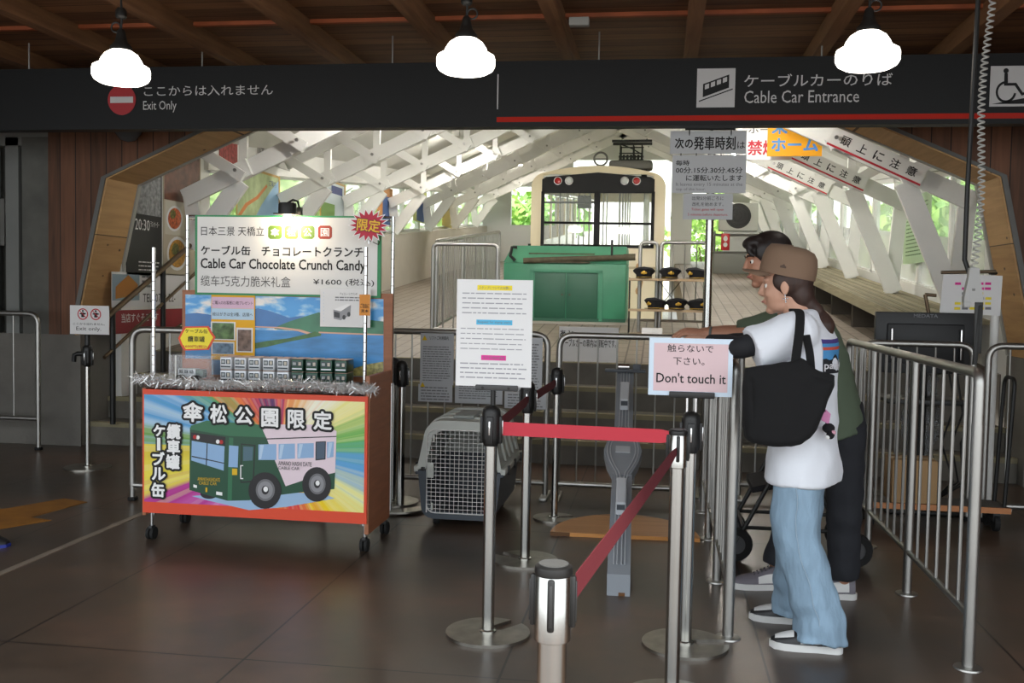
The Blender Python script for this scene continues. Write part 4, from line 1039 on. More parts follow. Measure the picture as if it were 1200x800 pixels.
PB([(560,248),(640,215),(720,190),(800,165),(860,185),(960,190),(1060,205),(1150,215),(1150,285),(820,278),(560,256)], MT2, 3)
PB([(455,240),(600,245),(700,258),(770,280),(760,290),(690,268),(580,252),(455,246)], SND, 4)
PB([(455,332),(520,320),(640,305),(740,282),(780,268),(815,282),(810,292),(740,305),(620,328),(520,352),(455,362)], SBR, 5)
PB([(800,270),(1000,278),(1150,284),(1150,290),(1000,286),(800,278)], SND, 5)
PB([(930,500),(1000,465),(1070,445),(1150,432),(1150,512),(940,510)], TWN, 6)
pc_.build('painting', bkd, smooth=False)
# paper leaflets stuck on the backdrop
yl = thing('yellow_leaflet', 'yellow sheet with lavender captions and small photos stuck on the backdrop', 'leaflet', (CX, BYD-0.014, 0.856))
lf = MB(); LAV = mat('lavender_paper', '#d8b8d0', 0.6); LBL = mat('pale_blue_paper', '#b8d4e8', 0.6); PH1 = mat('photo_green', '#5c7a4c', 0.4, noise=(30, 0.6)); PH2 = mat('photo_blue', '#6c88a0', 0.4, noise=(30, 0.5)); PH3 = mat('photo_brown', '#7c6a60', 0.4, noise=(30, 0.5)); GOLD = mat('golden_paper', '#e8b020', 0.6)
def RB(x0, y0, x1, y1, m, lay): a = B6(x0, y1); c = B6(x1, y0); lf.rect(a[0], a[1], c[0], c[1], -0.0003-lay*0.0005, 0.0003, m)
RB(220,72,458,420,GOLD,1); RB(224,86,452,142,LAV,2); RB(222,148,452,202,LBL,2)
RB(218,218,352,314,PAPER,2); RB(226,224,344,308,PH1,3); RB(356,250,446,380,PAPER,2); RB(364,260,438,374,PH3,3); RB(222,326,346,390,PAPER,2); RB(228,334,340,388,PH2,3)
a = B6(228,122); c = B6(446,106); lf.text('ご購入のお客様に1枚プレゼント', a[0], a[1], c[0], c[1], (0, -0.0020, 0), INK)
a = B6(228,184); c = B6(446,168); lf.text('絵はがきは全3種、店頭へ', a[0], a[1], c[0], c[1], (0, -0.0020, 0), INK)
lf.build('sheet', yl, smooth=False)
wl = thing('white_leaflet', 'white leaflet picturing a silver bus tin, hung at the right of the backdrop', 'leaflet', (CX, BYD-0.05, 0.856)); lf = MB()
def B6b(zx, zy): p = at(200+zx/4.615, 330+zy/4.615, Y=BYD-0.05); return p.x-CX, p.z-0.856
B6o = B6; B6 = B6b
RB(808,40,1082,242,PAPER,0)
def PL(pts, m, lay): lf.prism([B6b(*p) for p in pts], (0, -0.0006-lay*0.0004, 0), (1,0,0), (0,0,1), 0, m)
PL([(880,150),(960,118),(975,125),(972,180),(920,208),(882,200)], RIM, 1); PL([(884,160),(915,168),(914,196),(884,190)], TYRE, 2); PL([(880,150),(960,118),(975,125),(920,160)], PWH, 2)
for cx, cy in ((938,192), (964,176)): PL([(cx+9*cos(q*pi/6), cy+13*sin(q*pi/6)) for q in range(12)], TYRE, 3)
a = B6b(915, 72); c = B6b(1010, 60); lf.text('チョコレートクランチ', a[0], a[1], c[0], c[1], (0, -0.0012, 0), INK)
a = B6b(890, 105); c = B6b(1030, 80); lf.lines(a[0], a[1], c[0], c[1], 2, (0, -0.0012, 0), GREYINK)
for q in range(9): a = B6b(828, 60+q*19); lf.disc((a[0], -0.0012, a[1]), 0.0018, BWN, n=8)
lf.build('sheet', wl, smooth=False)
ol = thing('orange_price_tag', 'small orange tag hanging on the right front upright of the cart', 'tag', (CX+0.585, 5.035, 1.25)); lf = MB()
def B6c(zx, zy): p = at(200+zx/4.615, 330+zy/4.615, Y=5.035); return p.x-CX-0.585, p.z-1.25
B6 = B6c; RB(1020, 70, 1080, 182, mat('orange_tag', '#d88a28', 0.5), 0)
a = B6c(1026, 142); c = B6c(1074, 118); lf.text('ご自由に', a[0], a[1], c[0], c[1], (0, -0.0012, 0), INK, bold=0.02); a = B6c(1030, 166); c = B6c(1070, 150); lf.text('見本', a[0], a[1], c[0], c[1], (0, -0.0012, 0), INK, bold=0.02); lf.build('sheet', ol, smooth=False)
# yellow octagon badge on the left upright
yb = thing('yellow_badge_sign', 'yellow and red bubble-shaped price badge on the left of the counter', 'sign', (-2.62, 5.12, 0.95)); lf = MB()
def B6d(zx, zy): p = at(200+zx/4.615, 330+zy/4.615, Y=5.12); return p.x+2.62, p.z-0.95
oc = [(75,242),(205,240),(222,272),(242,300),(225,330),(205,368),(75,372),(55,345),(40,305),(58,270)]
lf.prism([B6d(*p) for p in oc], (0, 0, 0), (1,0,0), (0,0,1), 0.004, mat('badge_red', '#e05030', 0.5))
lf.prism([B6d(141+(x-141)*0.88, 306+(y-306)*0.88) for x, y in oc], (0, -0.0008, 0), (1,0,0), (0,0,1), 0, mat('badge_yellow', '#f4e030', 0.5))
for s, x0, y0, x1, y1, m in (('ケーブル缶', 80,258,200,276,INK), ('纜車罐', 94,296,184,324,INK), ('1600円(税込)', 70,344,208,358,REDINK)):
    a = B6d(x0, y1); c = B6d(x1, y0); lf.text(s, a[0], a[1], c[0], c[1], (0, -0.0014, 0), m, bold=0.02)
lf.bx((-0.004, 0.001, -0.09), (0.004, 0.004, 0.05), WHITE); lf.build('card', yb, smooth=False)
# acrylic display box with a sample bus
ab = thing('acrylic_display_box', 'clear acrylic box on the counter beneath the yellow badge', 'display box', (-2.55, 5.16, 0.858))
ACR = mat('clear_acrylic', '#f4f8fa', 0.05, alpha=0.15, spec=0.7)
q = MB(); q.bx((-0.13, 0, 0.0), (-0.127, 0.14, 0.14), ACR).bx((0.127, 0, 0.0), (0.13, 0.14, 0.14), ACR).bx((-0.13, 0, 0.137), (0.13, 0.14, 0.14), ACR).bx((-0.13, 0, 0), (0.13, 0.002, 0.14), ACR); q.build('clear_walls', ab, smooth=False)
MB().bx((-0.13, 0.02, -0.002), (0.13, 0.14, 0.004), BROWN).bx((-0.10, 0.10, 0.004), (0.06, 0.13, 0.115), mat('orange_card', '#a8582c', 0.6)).build('base', ab, smooth=False)
# candy tins: little cable cars
TINW = mat('tin_white', '#c9cdd2', 0.3, 0.2); TING = mat('tin_green', '#1c4434', 0.3, 0.2); TWIN = mat('tin_window', '#39434a', 0.25); TPK = mat('tin_top_pink', '#d8b8a8', 0.4)
def tin(body, name):
    e = thing('candy_tin', name, 'tin', (0,0,0), 0, 'bus-shaped candy tins on the counter')
    q = MB(); q.bx((-0.034, 0, 0), (0.034, 0.13, 0.068), body, 0.006); q.build('body', e)
    q = MB(); q.rect(-0.027, 0.030, -0.002, 0.056, -0.0006, 0, TWIN); q.rect(0.002, 0.030, 0.027, 0.056, -0.0006, 0, TWIN); q.rect(-0.024, 0.036, -0.006, 0.050, -0.0009, 0, mat('tin_reflection', '#9aa0a0', 0.3)); q.rect(0.008, 0.034, 0.022, 0.052, -0.0009, 0, mat('tin_cream', '#b8b0a0', 0.3)); q.rect(-0.028, 0.012, 0.028, 0.020, -0.0006, 0, TWIN if body is TINW else TINW)
    q.build('printed_front', e, smooth=False)
    MB().bx((-0.033, 0.002, 0.0685), (0.033, 0.128, 0.0705), TPK, 0.001).build('lid', e)
    return e
NUM = ['first', 'second', 'third', 'fourth', 'fifth', 'sixth', 'seventh', 'eighth', 'ninth']
tw = tin(TINW, 'x'); tg = tin(TING, 'x')
fw_, fg = [True], [True]
for k in range(9):
    x = -2.342 + 0.0815*k
    for lv in (0, 1):
        src, fl = (tw, fw_) if k < 5 else (tg, fg)
        lb = '%s candy tin, %s from the left in the %s row on the counter' % ('white' if k < 5 else 'dark green', NUM[k], 'top' if lv else 'bottom')
        if fl[0]: fl[0] = False; src.location = (x, 5.15, 0.857); src['label'] = lb
        else: dup(src, (x, 5.15, 0.857+0.0712*lv), None, lb)
sb = MB(); sb.bx((-0.075, 0, 0.012), (0.03, 0.05, 0.062), TINW, 0.006).bx((0.03, 0, 0.012), (0.075, 0.05, 0.058), TING, 0.006)
sbt = thing('sample_bus_tin', 'unboxed sample bus tin inside the clear acrylic box', 'tin', (-2.56, 5.175, 0.862)); sb.build('body', sbt)
for x in (-0.045, 0.045): MB().lathe([(0.0, -0.002), (0.016, -0.002), (0.016, 0.054), (0.0, 0.054)], (x, 0.0, 0.014), RUBBER, 14, axis='Y').build('wheel', sbt)
q = MB()
for k in range(3): q.rect(-0.066+k*0.03, 0.036, -0.042+k*0.03, 0.055, -0.0008, 0, TWIN)
q.build('printed_windows', sbt, smooth=False)
# tinsel
TIN1 = mat('silver_tinsel', '#ececec', 0.25, 0.75); tn = MB(); rnd = random.Random(5)
for k in range(4200):
    x = rnd.uniform(-0.67, 0.67); sagz = 0.872 + 0.008*sin(x*7); ph = rnd.uniform(0, 2*pi); c = Vector((x, -0.03+0.012*cos(ph), sagz+0.012*sin(ph)))
    d = Vector((rnd.uniform(-1, 1), rnd.uniform(-1, 0.8), rnd.uniform(-1, 1))).normalized()*rnd.uniform(0.018, 0.042)
    q = Vector((rnd.uniform(-1, 1), rnd.uniform(-1, 1), rnd.uniform(-1, 1))).normalized()*0.0016
    tn.add([c-q, c+q, c+d+q*0.7, c+d-q*0.7], [(0,1,2,3)], TIN1)
tn.tube([(-0.67+1.34*k/40, -0.03, 0.872+0.008*sin((-0.67+1.34*k/40)*7)) for k in range(41)], 0.003, TIN1, 5)
o = tn.build('tinsel_garland', smooth=False); o.location = (CX, CY, 0); tag(o, 'silver tinsel garland along the front of the cart counter', 'garland')
# header sign
SY = 5.41
hs = thing('candy_header_sign', 'white green-edged Cable Car Chocolate Crunch Candy sign above the cart', 'sign', (CX, SY, 1.333))
def hz(zx, zy): p = at(200+zx/4.615, 240+zy/4.615, Y=SY-0.012); return p.x-CX, p.z-1.333
SGN = mat('sign_green_edge', '#2f8a58', 0.5); SWH = mat('sign_board_white', '#dcdcda', 0.45)
a = hz(120, 480); c = hz(1142, 78); MB().bx((-0.535, -0.008, 0.0), (0.565, 0.008, 0.455), SGN).build('backing', hs, smooth=False)
MB().rect(-0.52, 0.012, 0.545, 0.445, -0.0095, 0.001, SWH).build('face', hs, smooth=False)
lt = MB()
def HT(s, x0, y0, x1, y1, m=INK, bold=0.0): a = hz(x0, y1); c = hz(x1, y0); lt.text(s, a[0], a[1], c[0], c[1], (0, -0.0105, 0), m, bold=bold)
HT('日本三景 天橋立', 164, 118, 505, 165); HT('ケーブル缶', 164, 222, 430, 268, bold=0.025); HT('チョコレートクランチ', 492, 230, 1040, 275, bold=0.025)
HT('Cable Car Chocolate Crunch Candy', 162, 300, 1052, 358, bold=0.022); HT('缆车巧克力脆米礼盒', 162, 388, 648, 438, mat('mid_grey_ink', '#5c5a58', 0.7)); HT('¥1600 (税込)', 770, 402, 1100, 438, bold=0.005)
for x0, ch, m in ((526,'傘',mat('tile_olive', '#5c7a2c', 0.5)), (615,'松',mat('tile_lime', '#8c8a2c', 0.5)), (702,'公',mat('tile_olive', '#5c7a2c', 0.5)), (796,'園',mat('tile_red', '#9c3a28', 0.5))):
    ti = MB(); a = hz(x0, 184); c = hz(x0+76, 112); w_, h_ = c[0]-a[0], c[1]-a[1]; rr = 0.012
    ti.prism([(a[0]+x, a[1]+z) for x, z in [(rr,0),(w_-rr,0),(w_,rr),(w_,h_-rr),(w_-rr,h_),(rr,h_),(0,h_-rr),(0,rr)]], (0, -0.0103, 0), (1,0,0), (0,0,1), 0, m)
    ti.text(ch, a[0]+w_*0.2, a[1]+h_*0.2, c[0]-w_*0.2, c[1]-h_*0.2, (0, -0.0109, 0), PWH, bold=0.01)
    ti.build('character_tile', hs, smooth=False)
lt.build('lettering', hs, smooth=False)
# starburst
sb_ = at(432, 264, Y=5.24); bs = thing('limited_starburst', 'red and yellow starburst card over the right corner of the candy sign', 'sign', (sb_.x, sb_.y, sb_.z))
def burst(n_, r0, r1): return [((r0 if k % 2 else r1)*cos(pi*k/n_)*1.08, (r0 if k % 2 else r1)*sin(pi*k/n_)*0.85) for k in range(2*n_)]
q = MB(); q.prism(burst(18, 0.074, 0.112), (0, 0.001, 0), (1,0,0), (0,0,1), 0.003, PWH); q.prism(burst(18, 0.066, 0.1), (0, -0.0005, 0), (1,0,0), (0,0,1), 0, mat('burst_red', '#c01838', 0.5))
q.text('限定', -0.067, -0.036, 0.067, 0.036, (0, -0.001, 0), mat('burst_dark', '#701020', 0.5), (0.99,0,-0.1), (0.1,0,0.99), bold=0.06); q.text('限定', -0.064, -0.033, 0.064, 0.033, (0, -0.0016, 0), mat('burst_yellow', '#f0c030', 0.5), (0.99,0,-0.1), (0.1,0,0.99), bold=0.025)
q.build('card', bs, smooth=False); MB().cyl((0.0, 0.004, -0.08), (0.0, 0.004, -0.10), 0.004, CHROME, 8).tube([(0,0.004,-0.08), (0.03,0.09,-0.1), (0.03, 0.16, -0.02)], 0.003, CHROME, 6).build('wire_clip', bs)
# clip lamp
lp_ = at(337, 244, Y=5.33); cl2 = thing('clip_lamp', 'small black clip-on lamp shining down on the candy sign', 'lamp', (lp_.x, 5.33, lp_.z))
MB().lathe([(0.045, -0.03), (0.052, -0.034), (0.05, 0.02), (0.046, 0.03), (0.0, 0.032)], (0,0,0), BLACKM, 20).box((0, 0, -0.033), (0.13, 0.10, 0.006), BLACKM, 0.002).build('shade', cl2)
MB().tube([(0, 0, 0.03), (0.02, 0.03, 0.05), (0.03, 0.08, 0.045), (0.03, 0.11, 0.0)], 0.006, BLACKM, 8).box((0.03, 0.105, -0.01), (0.03, 0.03, 0.05), BLACKM, 0.004).build('clip_arm', cl2)
MB().ball((0, 0, -0.052), (0.024, 0.024, 0.02), mat('warm_bulb', '#ffffff', 0.3, emit=('#ffdca8', 60.0))).build('bulb', cl2)
ld = bpy.data.lights.new('bulb_light', 'POINT'); ld.energy = 3.6; ld.color = (1.0, 0.84, 0.62); ld.shadow_soft_size = 0.03
lo_ = bpy.data.objects.new('bulb_light', ld); COL.objects.link(lo_); lo_.parent = cl2; lo_.location = (0, -0.01, -0.085)

# ================================================================== POSTERS ON THE LEFT WALL OF THE STAIRS
PX = HL-0.10+0.004
def pz(px, py): p = at(px, py, X=PX); return p.y, p.z
def poster_thing(name, label, rects, extra=None, cat='poster'):
    y0, z0 = pz(rects[0][0], rects[0][3]); e = thing(name, label, cat, (PX, y0, z0)); q = MB()
    for k, (x0, py0, x1, py1, m) in enumerate(rects):
        a = pz(x0, py1); c = pz(x1, py0); q.prism([(a[0]-y0, a[1]-z0), (c[0]-y0, a[1]-z0), (c[0]-y0, c[1]-z0), (a[0]-y0, c[1]-z0)], (0.003+k*0.0006, 0, 0), (0,1,0), (0,0,1), 0.006 if k == 0 else 0, m)
    if extra: extra(q, y0, z0, 0.003+len(rects)*0.0006)
    q.build('sheet', e, smooth=False); return e
def ptext(q, s, x0, py0, x1, py1, y0, z0, h, m, bold=0.0):
    a = pz(x0, py1); c = pz(x1, py0); q.text(s, a[0]-y0, a[1]-z0, c[0]-y0, c[1]-z0, (h, 0, 0), m, (0,1,0), (0,0,1), bold=bold)
PBK = mat('poster_black', '#181818', 0.5); PGR = mat('poster_grey_photo', '#8c8e90', 0.5, noise=(25, 0.5)); PBR = mat('poster_brown_photo', '#6a4434', 0.5, noise=(10, 0.4)); PBE = mat('poster_beige', '#b8ae98', 0.6); FOOD1 = mat('food_red', '#b85c34', 0.5, noise=(40, 0.6)); FOOD2 = mat('food_curry', '#b8862c', 0.5, noise=(40, 0.5)); FOOD3 = mat('food_green', '#6a6a34', 0.5, noise=(40, 0.6)); PRED = mat('poster_red', '#8c1c28', 0.5); HOUSE = mat('house_orange', '#b87a34', 0.5)
def e1(q, y0, z0, h): ptext(q, '- 20:30', 153, 258, 175, 268, y0, z0, h, PAPER); ptext(q, 'ラストオーダー', 176, 260, 186, 266, y0, z0, h, PAPER); a = pz(162, 318); c = pz(187, 306); q.lines(a[0]-y0, a[1]-z0, c[0]-y0, c[1]-z0, 3, (h,0,0), PAPER, (0,1,0), (0,0,1), fill=0.3)
poster_thing('restaurant_poster', 'black poster with a grey photo and opening time 20:30 on the stair wall', [(148,205,189.5,322,PBK), (160,208,188,250,PGR)], e1)
def e2(q, y0, z0, h):
    for cx, cy, rx, ry, m in ((204,256,9.5,15,FOOD1), (227,252,7,13,FOOD3), (207,297,12,20,FOOD2)):
        for e_, (s_, mm) in enumerate(((1.0, PAPER), (0.82, m), (0.35, FOOD3))):
            ox, oy = (0, 0) if e_ < 2 else (-2, -5)
            pts = [pz(cx+ox+rx*s_*cos(2*pi*k/20), cy+oy+ry*s_*sin(2*pi*k/20)) for k in range(20)]
            q.prism([(p[0]-y0, p[1]-z0) for p in pts], (h+e_*0.0005, 0, 0), (0,1,0), (0,0,1), 0, mm)
poster_thing('food_poster', 'beige poster with photos of dishes, a bowl at its foot, on the stair wall', [(191,178,235,322,PBE), (192,180,234,233,PBR), (193,238,215,274,mat('poster_pale', '#c8c4b4', 0.6)), (218,238,234,272,PBK)], e2)
def e3(q, y0, z0, h):
    pts = [pz(*p) for p in ((135,350),(135,336),(150,322),(161,333),(161,346))]
    q.prism([(p[0]-y0, p[1]-z0) for p in pts], (h, 0, 0), (0,1,0), (0,0,1), 0, HOUSE)
    ptext(q, 'TEL. 0772-22-', 167, 344, 205, 354, y0, z0, h, INK); a = pz(166, 338); c = pz(184, 322); q.lines(a[0]-y0, a[1]-z0, c[0]-y0, c[1]-z0, 3, (h,0,0), GREYINK, (0,1,0), (0,0,1))
poster_thing('inn_poster', 'white poster with an orange house and a telephone number on the stair wall', [(131,322,224,360,PAPER), (131,322,163,352,mat('poster_sky', '#8ca0ac', 0.5))], e3)
def e4(q, y0, z0, h): ptext(q, '当店すぐそこです', 142, 366, 185, 378, y0, z0, h, PAPER, 0.01)
poster_thing('red_banner_poster', 'dark red strip poster with white characters low on the stair wall', [(126,361,224,392,PRED)], e4)
# maps and notices higher up and further in
PXo = PX
PX = HL-0.04
MAPG = mat('map_green', '#a8b888', 0.5, noise=(8, 0.2)); MAPB = mat('map_blue', '#8cb0cc', 0.5); MAPO = mat('map_orange', '#c87838', 0.5); FRM = mat('map_frame_wood', '#b0904c', 0.5)
def em(q, y0, z0, h):
    for pts, m in (([(278,252),(287,238),(300,230),(312,216),(313,219),(302,233),(290,241),(281,254)], MAPO), ([(299,254),(306,240),(318,222),(326,212),(326,254)], MAPB)):
        q.prism([(pz(*p)[0]-y0, pz(*p)[1]-z0) for p in pts], (h, 0, 0), (0,1,0), (0,0,1), 0, m)
    ptext(q, 'ご案内', 315, 213, 323, 218, y0, z0, h+0.0005, mat('map_navy', '#2c3c78', 0.5))
poster_thing('area_map_poster', 'green and blue area map with an orange route, behind the candy sign', [(277,207,328,256,FRM), (278,209,326,256,MAPG)], em)
poster_thing('coast_map_poster', 'wood-framed coast map, second one along the left hall wall', [(375,217,405,258,FRM), (376,219,403,258,mat('map_pale', '#c0ccd0', 0.5)), (376,240,392,258,mat('map_leaf', '#6c9048', 0.5)), (388,221,401,226,mat('map_navy', '#2c3c78', 0.5))])
poster_thing('blue_tower_poster', 'orange and blue poster, third one along the left hall wall', [(442,222,460,262,mat('poster_orange', '#c88848', 0.5)), (448,232,458,262,mat('poster_blue', '#3c5a90', 0.5))])
poster_thing('blue_figure_poster', 'pale poster with a blue shape, fourth one along the left hall wall', [(484,226,500,258,mat('poster_lime', '#c0c878', 0.5)), (488,236,497,258,mat('poster_blue', '#3c5a90', 0.5))])
poster_thing('yellow_window_poster', 'yellow poster, fifth one along the left hall wall', [(518,232,530,264,mat('poster_mustard', '#c0b060', 0.5))])
def e5(q, y0, z0, h): ptext(q, 'ケーブルカー乗場', 304, 163, 338, 170, y0, z0, h, INK, 0.02); ptext(q, 'はこちら', 304, 176, 326, 184, y0, z0, h, INK, 0.02)
poster_thing('grey_direction_board', 'grey board with black characters high on the left hall wall', [(302,158,340,188,mat('board_dull', '#9a9a96', 0.6))], e5)
poster_thing('autumn_poster', 'red autumn photo poster high on the left wall beside the grey board', [(257,166,278,196,mat('photo_red', '#a04a48', 0.5, noise=(25, 0.5)))])
PX = PXo
# stair handrails going up along the wall
def handrail(x, p0, p1, label, posts):
    e = thing('stair_handrail', label, 'handrail', (x, p0[0], 0))
    def zz(y): return p0[1]+(p1[1]-p0[1])*(y-p0[0])/(p1[0]-p0[0])
    q = MB(); q.tube([(0, -0.08, zz(p0[0])-0.02), (0, 0, p0[1]), (0, p1[0]-p0[0], p1[1])], 0.024, mat('bronze_tube', '#6a5a48', 0.4, 0.8), 12); q.tube([(0, 0, p0[1]-0.32), (0, p1[0]-p0[0], p1[1]-0.32)], 0.016, mat('bronze_tube', '#6a5a48', 0.4, 0.8), 10); q.build('rail', e)
    for y in posts:
        st_ = 0.19*min(4, max(0, int((y-7.95)/0.3)+1)) if y < 8.85 else plat(y)
        MB().cyl((0, y-p0[0], st_), (0, y-p0[0], zz(y)), 0.024, BLACKM, 12).build('post', e)
handrail(-4.60, (7.75, 1.09), (9.6, 1.92), 'bronze handrail rising along the poster wall', [7.88, 8.75, 9.5])
handrail(-3.95, (7.85, 1.05), (9.5, 1.80), 'second bronze handrail of the exit stairs, behind the candy cart', [7.98, 9.3])
# ================================================================== CABLE CAR
KX, KY = -1.12, 17.5
cr = thing('cable_car', 'beige cable car with black windscreen surround waiting in the hall', 'cable car', (KX, KY, 0.62))
CBE = mat('car_beige', '#d8cba8', 0.3, coat=0.4); CBK = mat('car_black_surround', '#0e0e0e', 0.45, spec=0.25); CGR = mat('car_inside_grey', '#8a8a84', 0.6)
def kz(px, py): p = at(px, py, Y=KY); return p.x-KX, p.z-0.62
LEN = 9.0
zw0 = kz(700, 289)[1]; zw1 = kz(700, 204)[1]; zsh = kz(700, 202)[1]; ztop = kz(700, 194)[1]; HWc = 1.17
def car_outline(n_=8):
    R_ = 0.26; pts = [(-HWc, 0), (HWc, 0), (HWc, zsh-R_)]
    for k in range(1, n_+1): t = pi/2*0.86*k/n_; pts.append((HWc-R_+R_*cos(t), zsh-R_+R_*sin(t)))
    xe, ze = pts[-1]
    for k in range(1, 14): x = xe*(1-2*k/14); pts.append((x, ze + (ztop-ze)*(1-(x/xe)**2)))
    for k in range(n_+1): t = pi - pi/2*0.86*(1-k/n_); pts.append((-HWc+R_+R_*cos(t), zsh-R_+R_*sin(t)))
    return pts
def cprism(pts, y0, y1, m, mb):
    """prism along the car; the car leans with the incline"""
    mb.rings([[Vector((x, y0, z+SLOPE*y0*0.0)) for x, z in pts], [Vector((x, y1, z+SLOPE*y1)) for x, z in pts]], m)
body = MB()
oc_ = car_outline()
# front face with the window opening cut out
wx = kz(636, 250)[0]; wx1 = kz(765, 250)[0]
hole = [(wx, zw0), (wx, zw1), (wx1, zw1), (wx1, zw0)]
body.prism(oc_[:1] + [(wx, 0.0001), (wx, zw0), (wx, zw1), (wx1, zw1), (wx1, zw0), (wx, zw0-0.0001), (wx+0.0002, 0.0)] + oc_[1:], (0, 0, 0), (1,0,0), (0,0,1), 0.06, CBE)
# roof, side panels, pillars
roof = [p for p in oc_ if p[1] >= zsh-0.27]
ri = [(x*0.965, z-0.05) for x, z in roof]
cprism(roof + ri[::-1], 0.03, LEN, CBE, body)
for sx in (-1, 1):
    a_, c_ = sx*HWc, sx*(HWc-0.04)
    cprism([(a_, 0), (a_, zw0+0.05), (c_, zw0+0.05), (c_, 0)], 0.03, LEN, CBE, body)
    cprism([(a_, zsh-0.35), (a_, zsh-0.2), (c_, zsh-0.2), (c_, zsh-0.35)], 0.03, LEN, CBE, body)
    for k in range(7):
        y = 0.03+k*1.48; cprism_y = y
        z_ = SLOPE*y; body.bx((min(a_, c_), y, zw0+z_), (max(a_, c_), y+0.10, zsh-0.3+z_), CBE)
body.build('body', cr, smooth=True, angle=30)
# black surround with two panes
su = MB()
hd = [(wx-0.02, zw1-0.33), (wx1+0.02, zw1-0.33), (wx1+0.02, zw1-0.09), (wx1-0.05, zw1-0.05), (0, zw1+0.03), (wx+0.05, zw1-0.05), (wx-0.02, zw1-0.09)]
su.prism(hd, (0, -0.012, 0), (1,0,0), (0,0,1), 0.02, CBK)
xm0, xm1 = kz(696, 250)[0], kz(703, 250)[0]
su.prism([(xm0, zw0), (xm1, zw0), (xm1, zw1-0.3), (xm0, zw1-0.3)], (0, -0.012, 0), (1,0,0), (0,0,1), 0.02, CBK)
for (x0, x1, z0, z1) in ((wx-0.03, wx+0.03, zw0, zw1-0.3), (wx1-0.03, wx1+0.03, zw0, zw1-0.3), (wx-0.03, wx1+0.03, zw0-0.02, zw0+0.035)): su.prism([(x0, z0), (x1, z0), (x1, z1), (x0, z1)], (0, -0.012, 0), (1,0,0), (0,0,1), 0.02, CBK)
zr = kz(700, 261)[1]; su.tube([(wx, 0.02, zr), (wx1, 0.02, zr-0.01)], 0.022, CBK, 8); zr = kz(700, 237)[1]; su.tube([(wx, 0.05, zr), (xm0, 0.05, zr)], 0.018, CBK, 8)
su.build('windscreen_surround', cr, smooth=False)
CGL = mat('car_glass', '#dfe8e4', 0.03, alpha=0.14, spec=0.8)
for (x0, x1) in ((wx, xm0), (xm1, wx1)):
    g = MB(); g.prism([(x0, zw0), (x1, zw0), (x1, zw1-0.32), (x0, zw1-0.32)], (0, 0.01, 0), (1,0,0), (0,0,1), 0.005, CGL); g.build('windscreen_pane', cr, smooth=False)
LRED = mat('tail_lamp_red', '#a01818', 0.25); LCL = mat('head_lamp_clear', '#c8ccc8', 0.15)
for px, m, nm in ((654, LRED, 'red_lamp'), (667, LCL, 'head_lamp'), (732, LCL, 'head_lamp'), (746, LRED, 'red_lamp')):
    x, z = kz(px, 212); MB().lathe([(0.0, 0.035), (0.04, 0.03), (0.057, 0.012), (0.063, 0.0), (0.066, -0.01), (0.0, -0.012)], (x, -0.022, z), m, 18, axis='Y').lathe([(0.060, 0.012), (0.073, 0.012), (0.073, -0.005), (0.060, -0.005)], (x, -0.02, z), CHROME, 18, axis='Y').build(nm, cr)
# inside: floor steps, poles, seats, rear bulkhead
ins = MB()
for k in range(6): ins.bx((-HWc+0.05, 0.3+k*1.45, SLOPE*(0.3+k*1.45)+0.3), (HWc-0.05, 0.3+(k+1)*1.45, SLOPE*(0.3+k*1.45)+0.55), CGR)
for k in range(5): ins.bx((0.25, 1.2+k*1.45, 0.95+0.1*k), (1.1, 1.7+k*1.45, 1.35+0.14*k), mat('seat_moquette', '#5c463c', 0.9)).bx((-1.1, 1.9+k*1.45, 0.95+0.1*k), (-0.35, 2.3+k*1.45, 1.3+0.14*k), mat('seat_moquette', '#5c463c', 0.9))
ins.build('seats', cr, smooth=False)
pl = MB()
for k in range(5):
    for x in (-0.75, -0.2, 0.35, 0.8): pl.tube([(x, 0.9+k*1.45, 0.8), (x, 0.9+k*1.45, zsh+SLOPE*k*1.4-0.05)], 0.018, CHROME, 8)
for x in (-0.8, -0.5): pl.tube([(x, 0.3, zw1-0.35), (x, 8.5, zw1-0.35+SLOPE*8)], 0.016, CHROME, 8)
pl.tube([(-1.0, 0.25, 1.45), (-0.1, 0.25, 1.45)], 0.02, CHROME, 8)
for q in range(7): pl.tube([(0.2+q*0.12, 0.4, 1.0), (0.2+q*0.12, 0.4, 1.42)], 0.012, CHROME, 6)
pl.tube([(0.15, 0.4, 1.42), (1.0, 0.4, 1.42)], 0.016, CHROME, 8)
pl.build('grab_poles', cr)
dk = MB(); dk.bx((-0.55, 0.25, 0.9), (-0.15, 0.5, 1.42), CGR, 0.03).cyl((0.25, 0.5, 0.9), (0.25, 0.5, 1.45), 0.16, mat('drum_pale', '#b4b4ac', 0.5), 20).bx((-0.36, 0.10, zw1-0.58), (-0.12, 0.22, zw1-0.36), CBK, 0.02); dk.build('driver_desk', cr)
rb = MB(); z_ = SLOPE*LEN
rb.prism([(-HWc, z_), (HWc, z_), (HWc, 1.3+z_), (-HWc, 1.3+z_)], (0, LEN-0.05, 0), (1,0,0), (0,0,1), 0.05, CBE)
rb.prism([(-HWc, zsh-0.45+z_), (HWc, zsh-0.45+z_), (HWc, zsh-0.1+z_), (-HWc, zsh-0.1+z_)], (0, LEN-0.05, 0), (1,0,0), (0,0,1), 0.05, CBE)
rb.build('rear_bulkhead', cr, smooth=False)
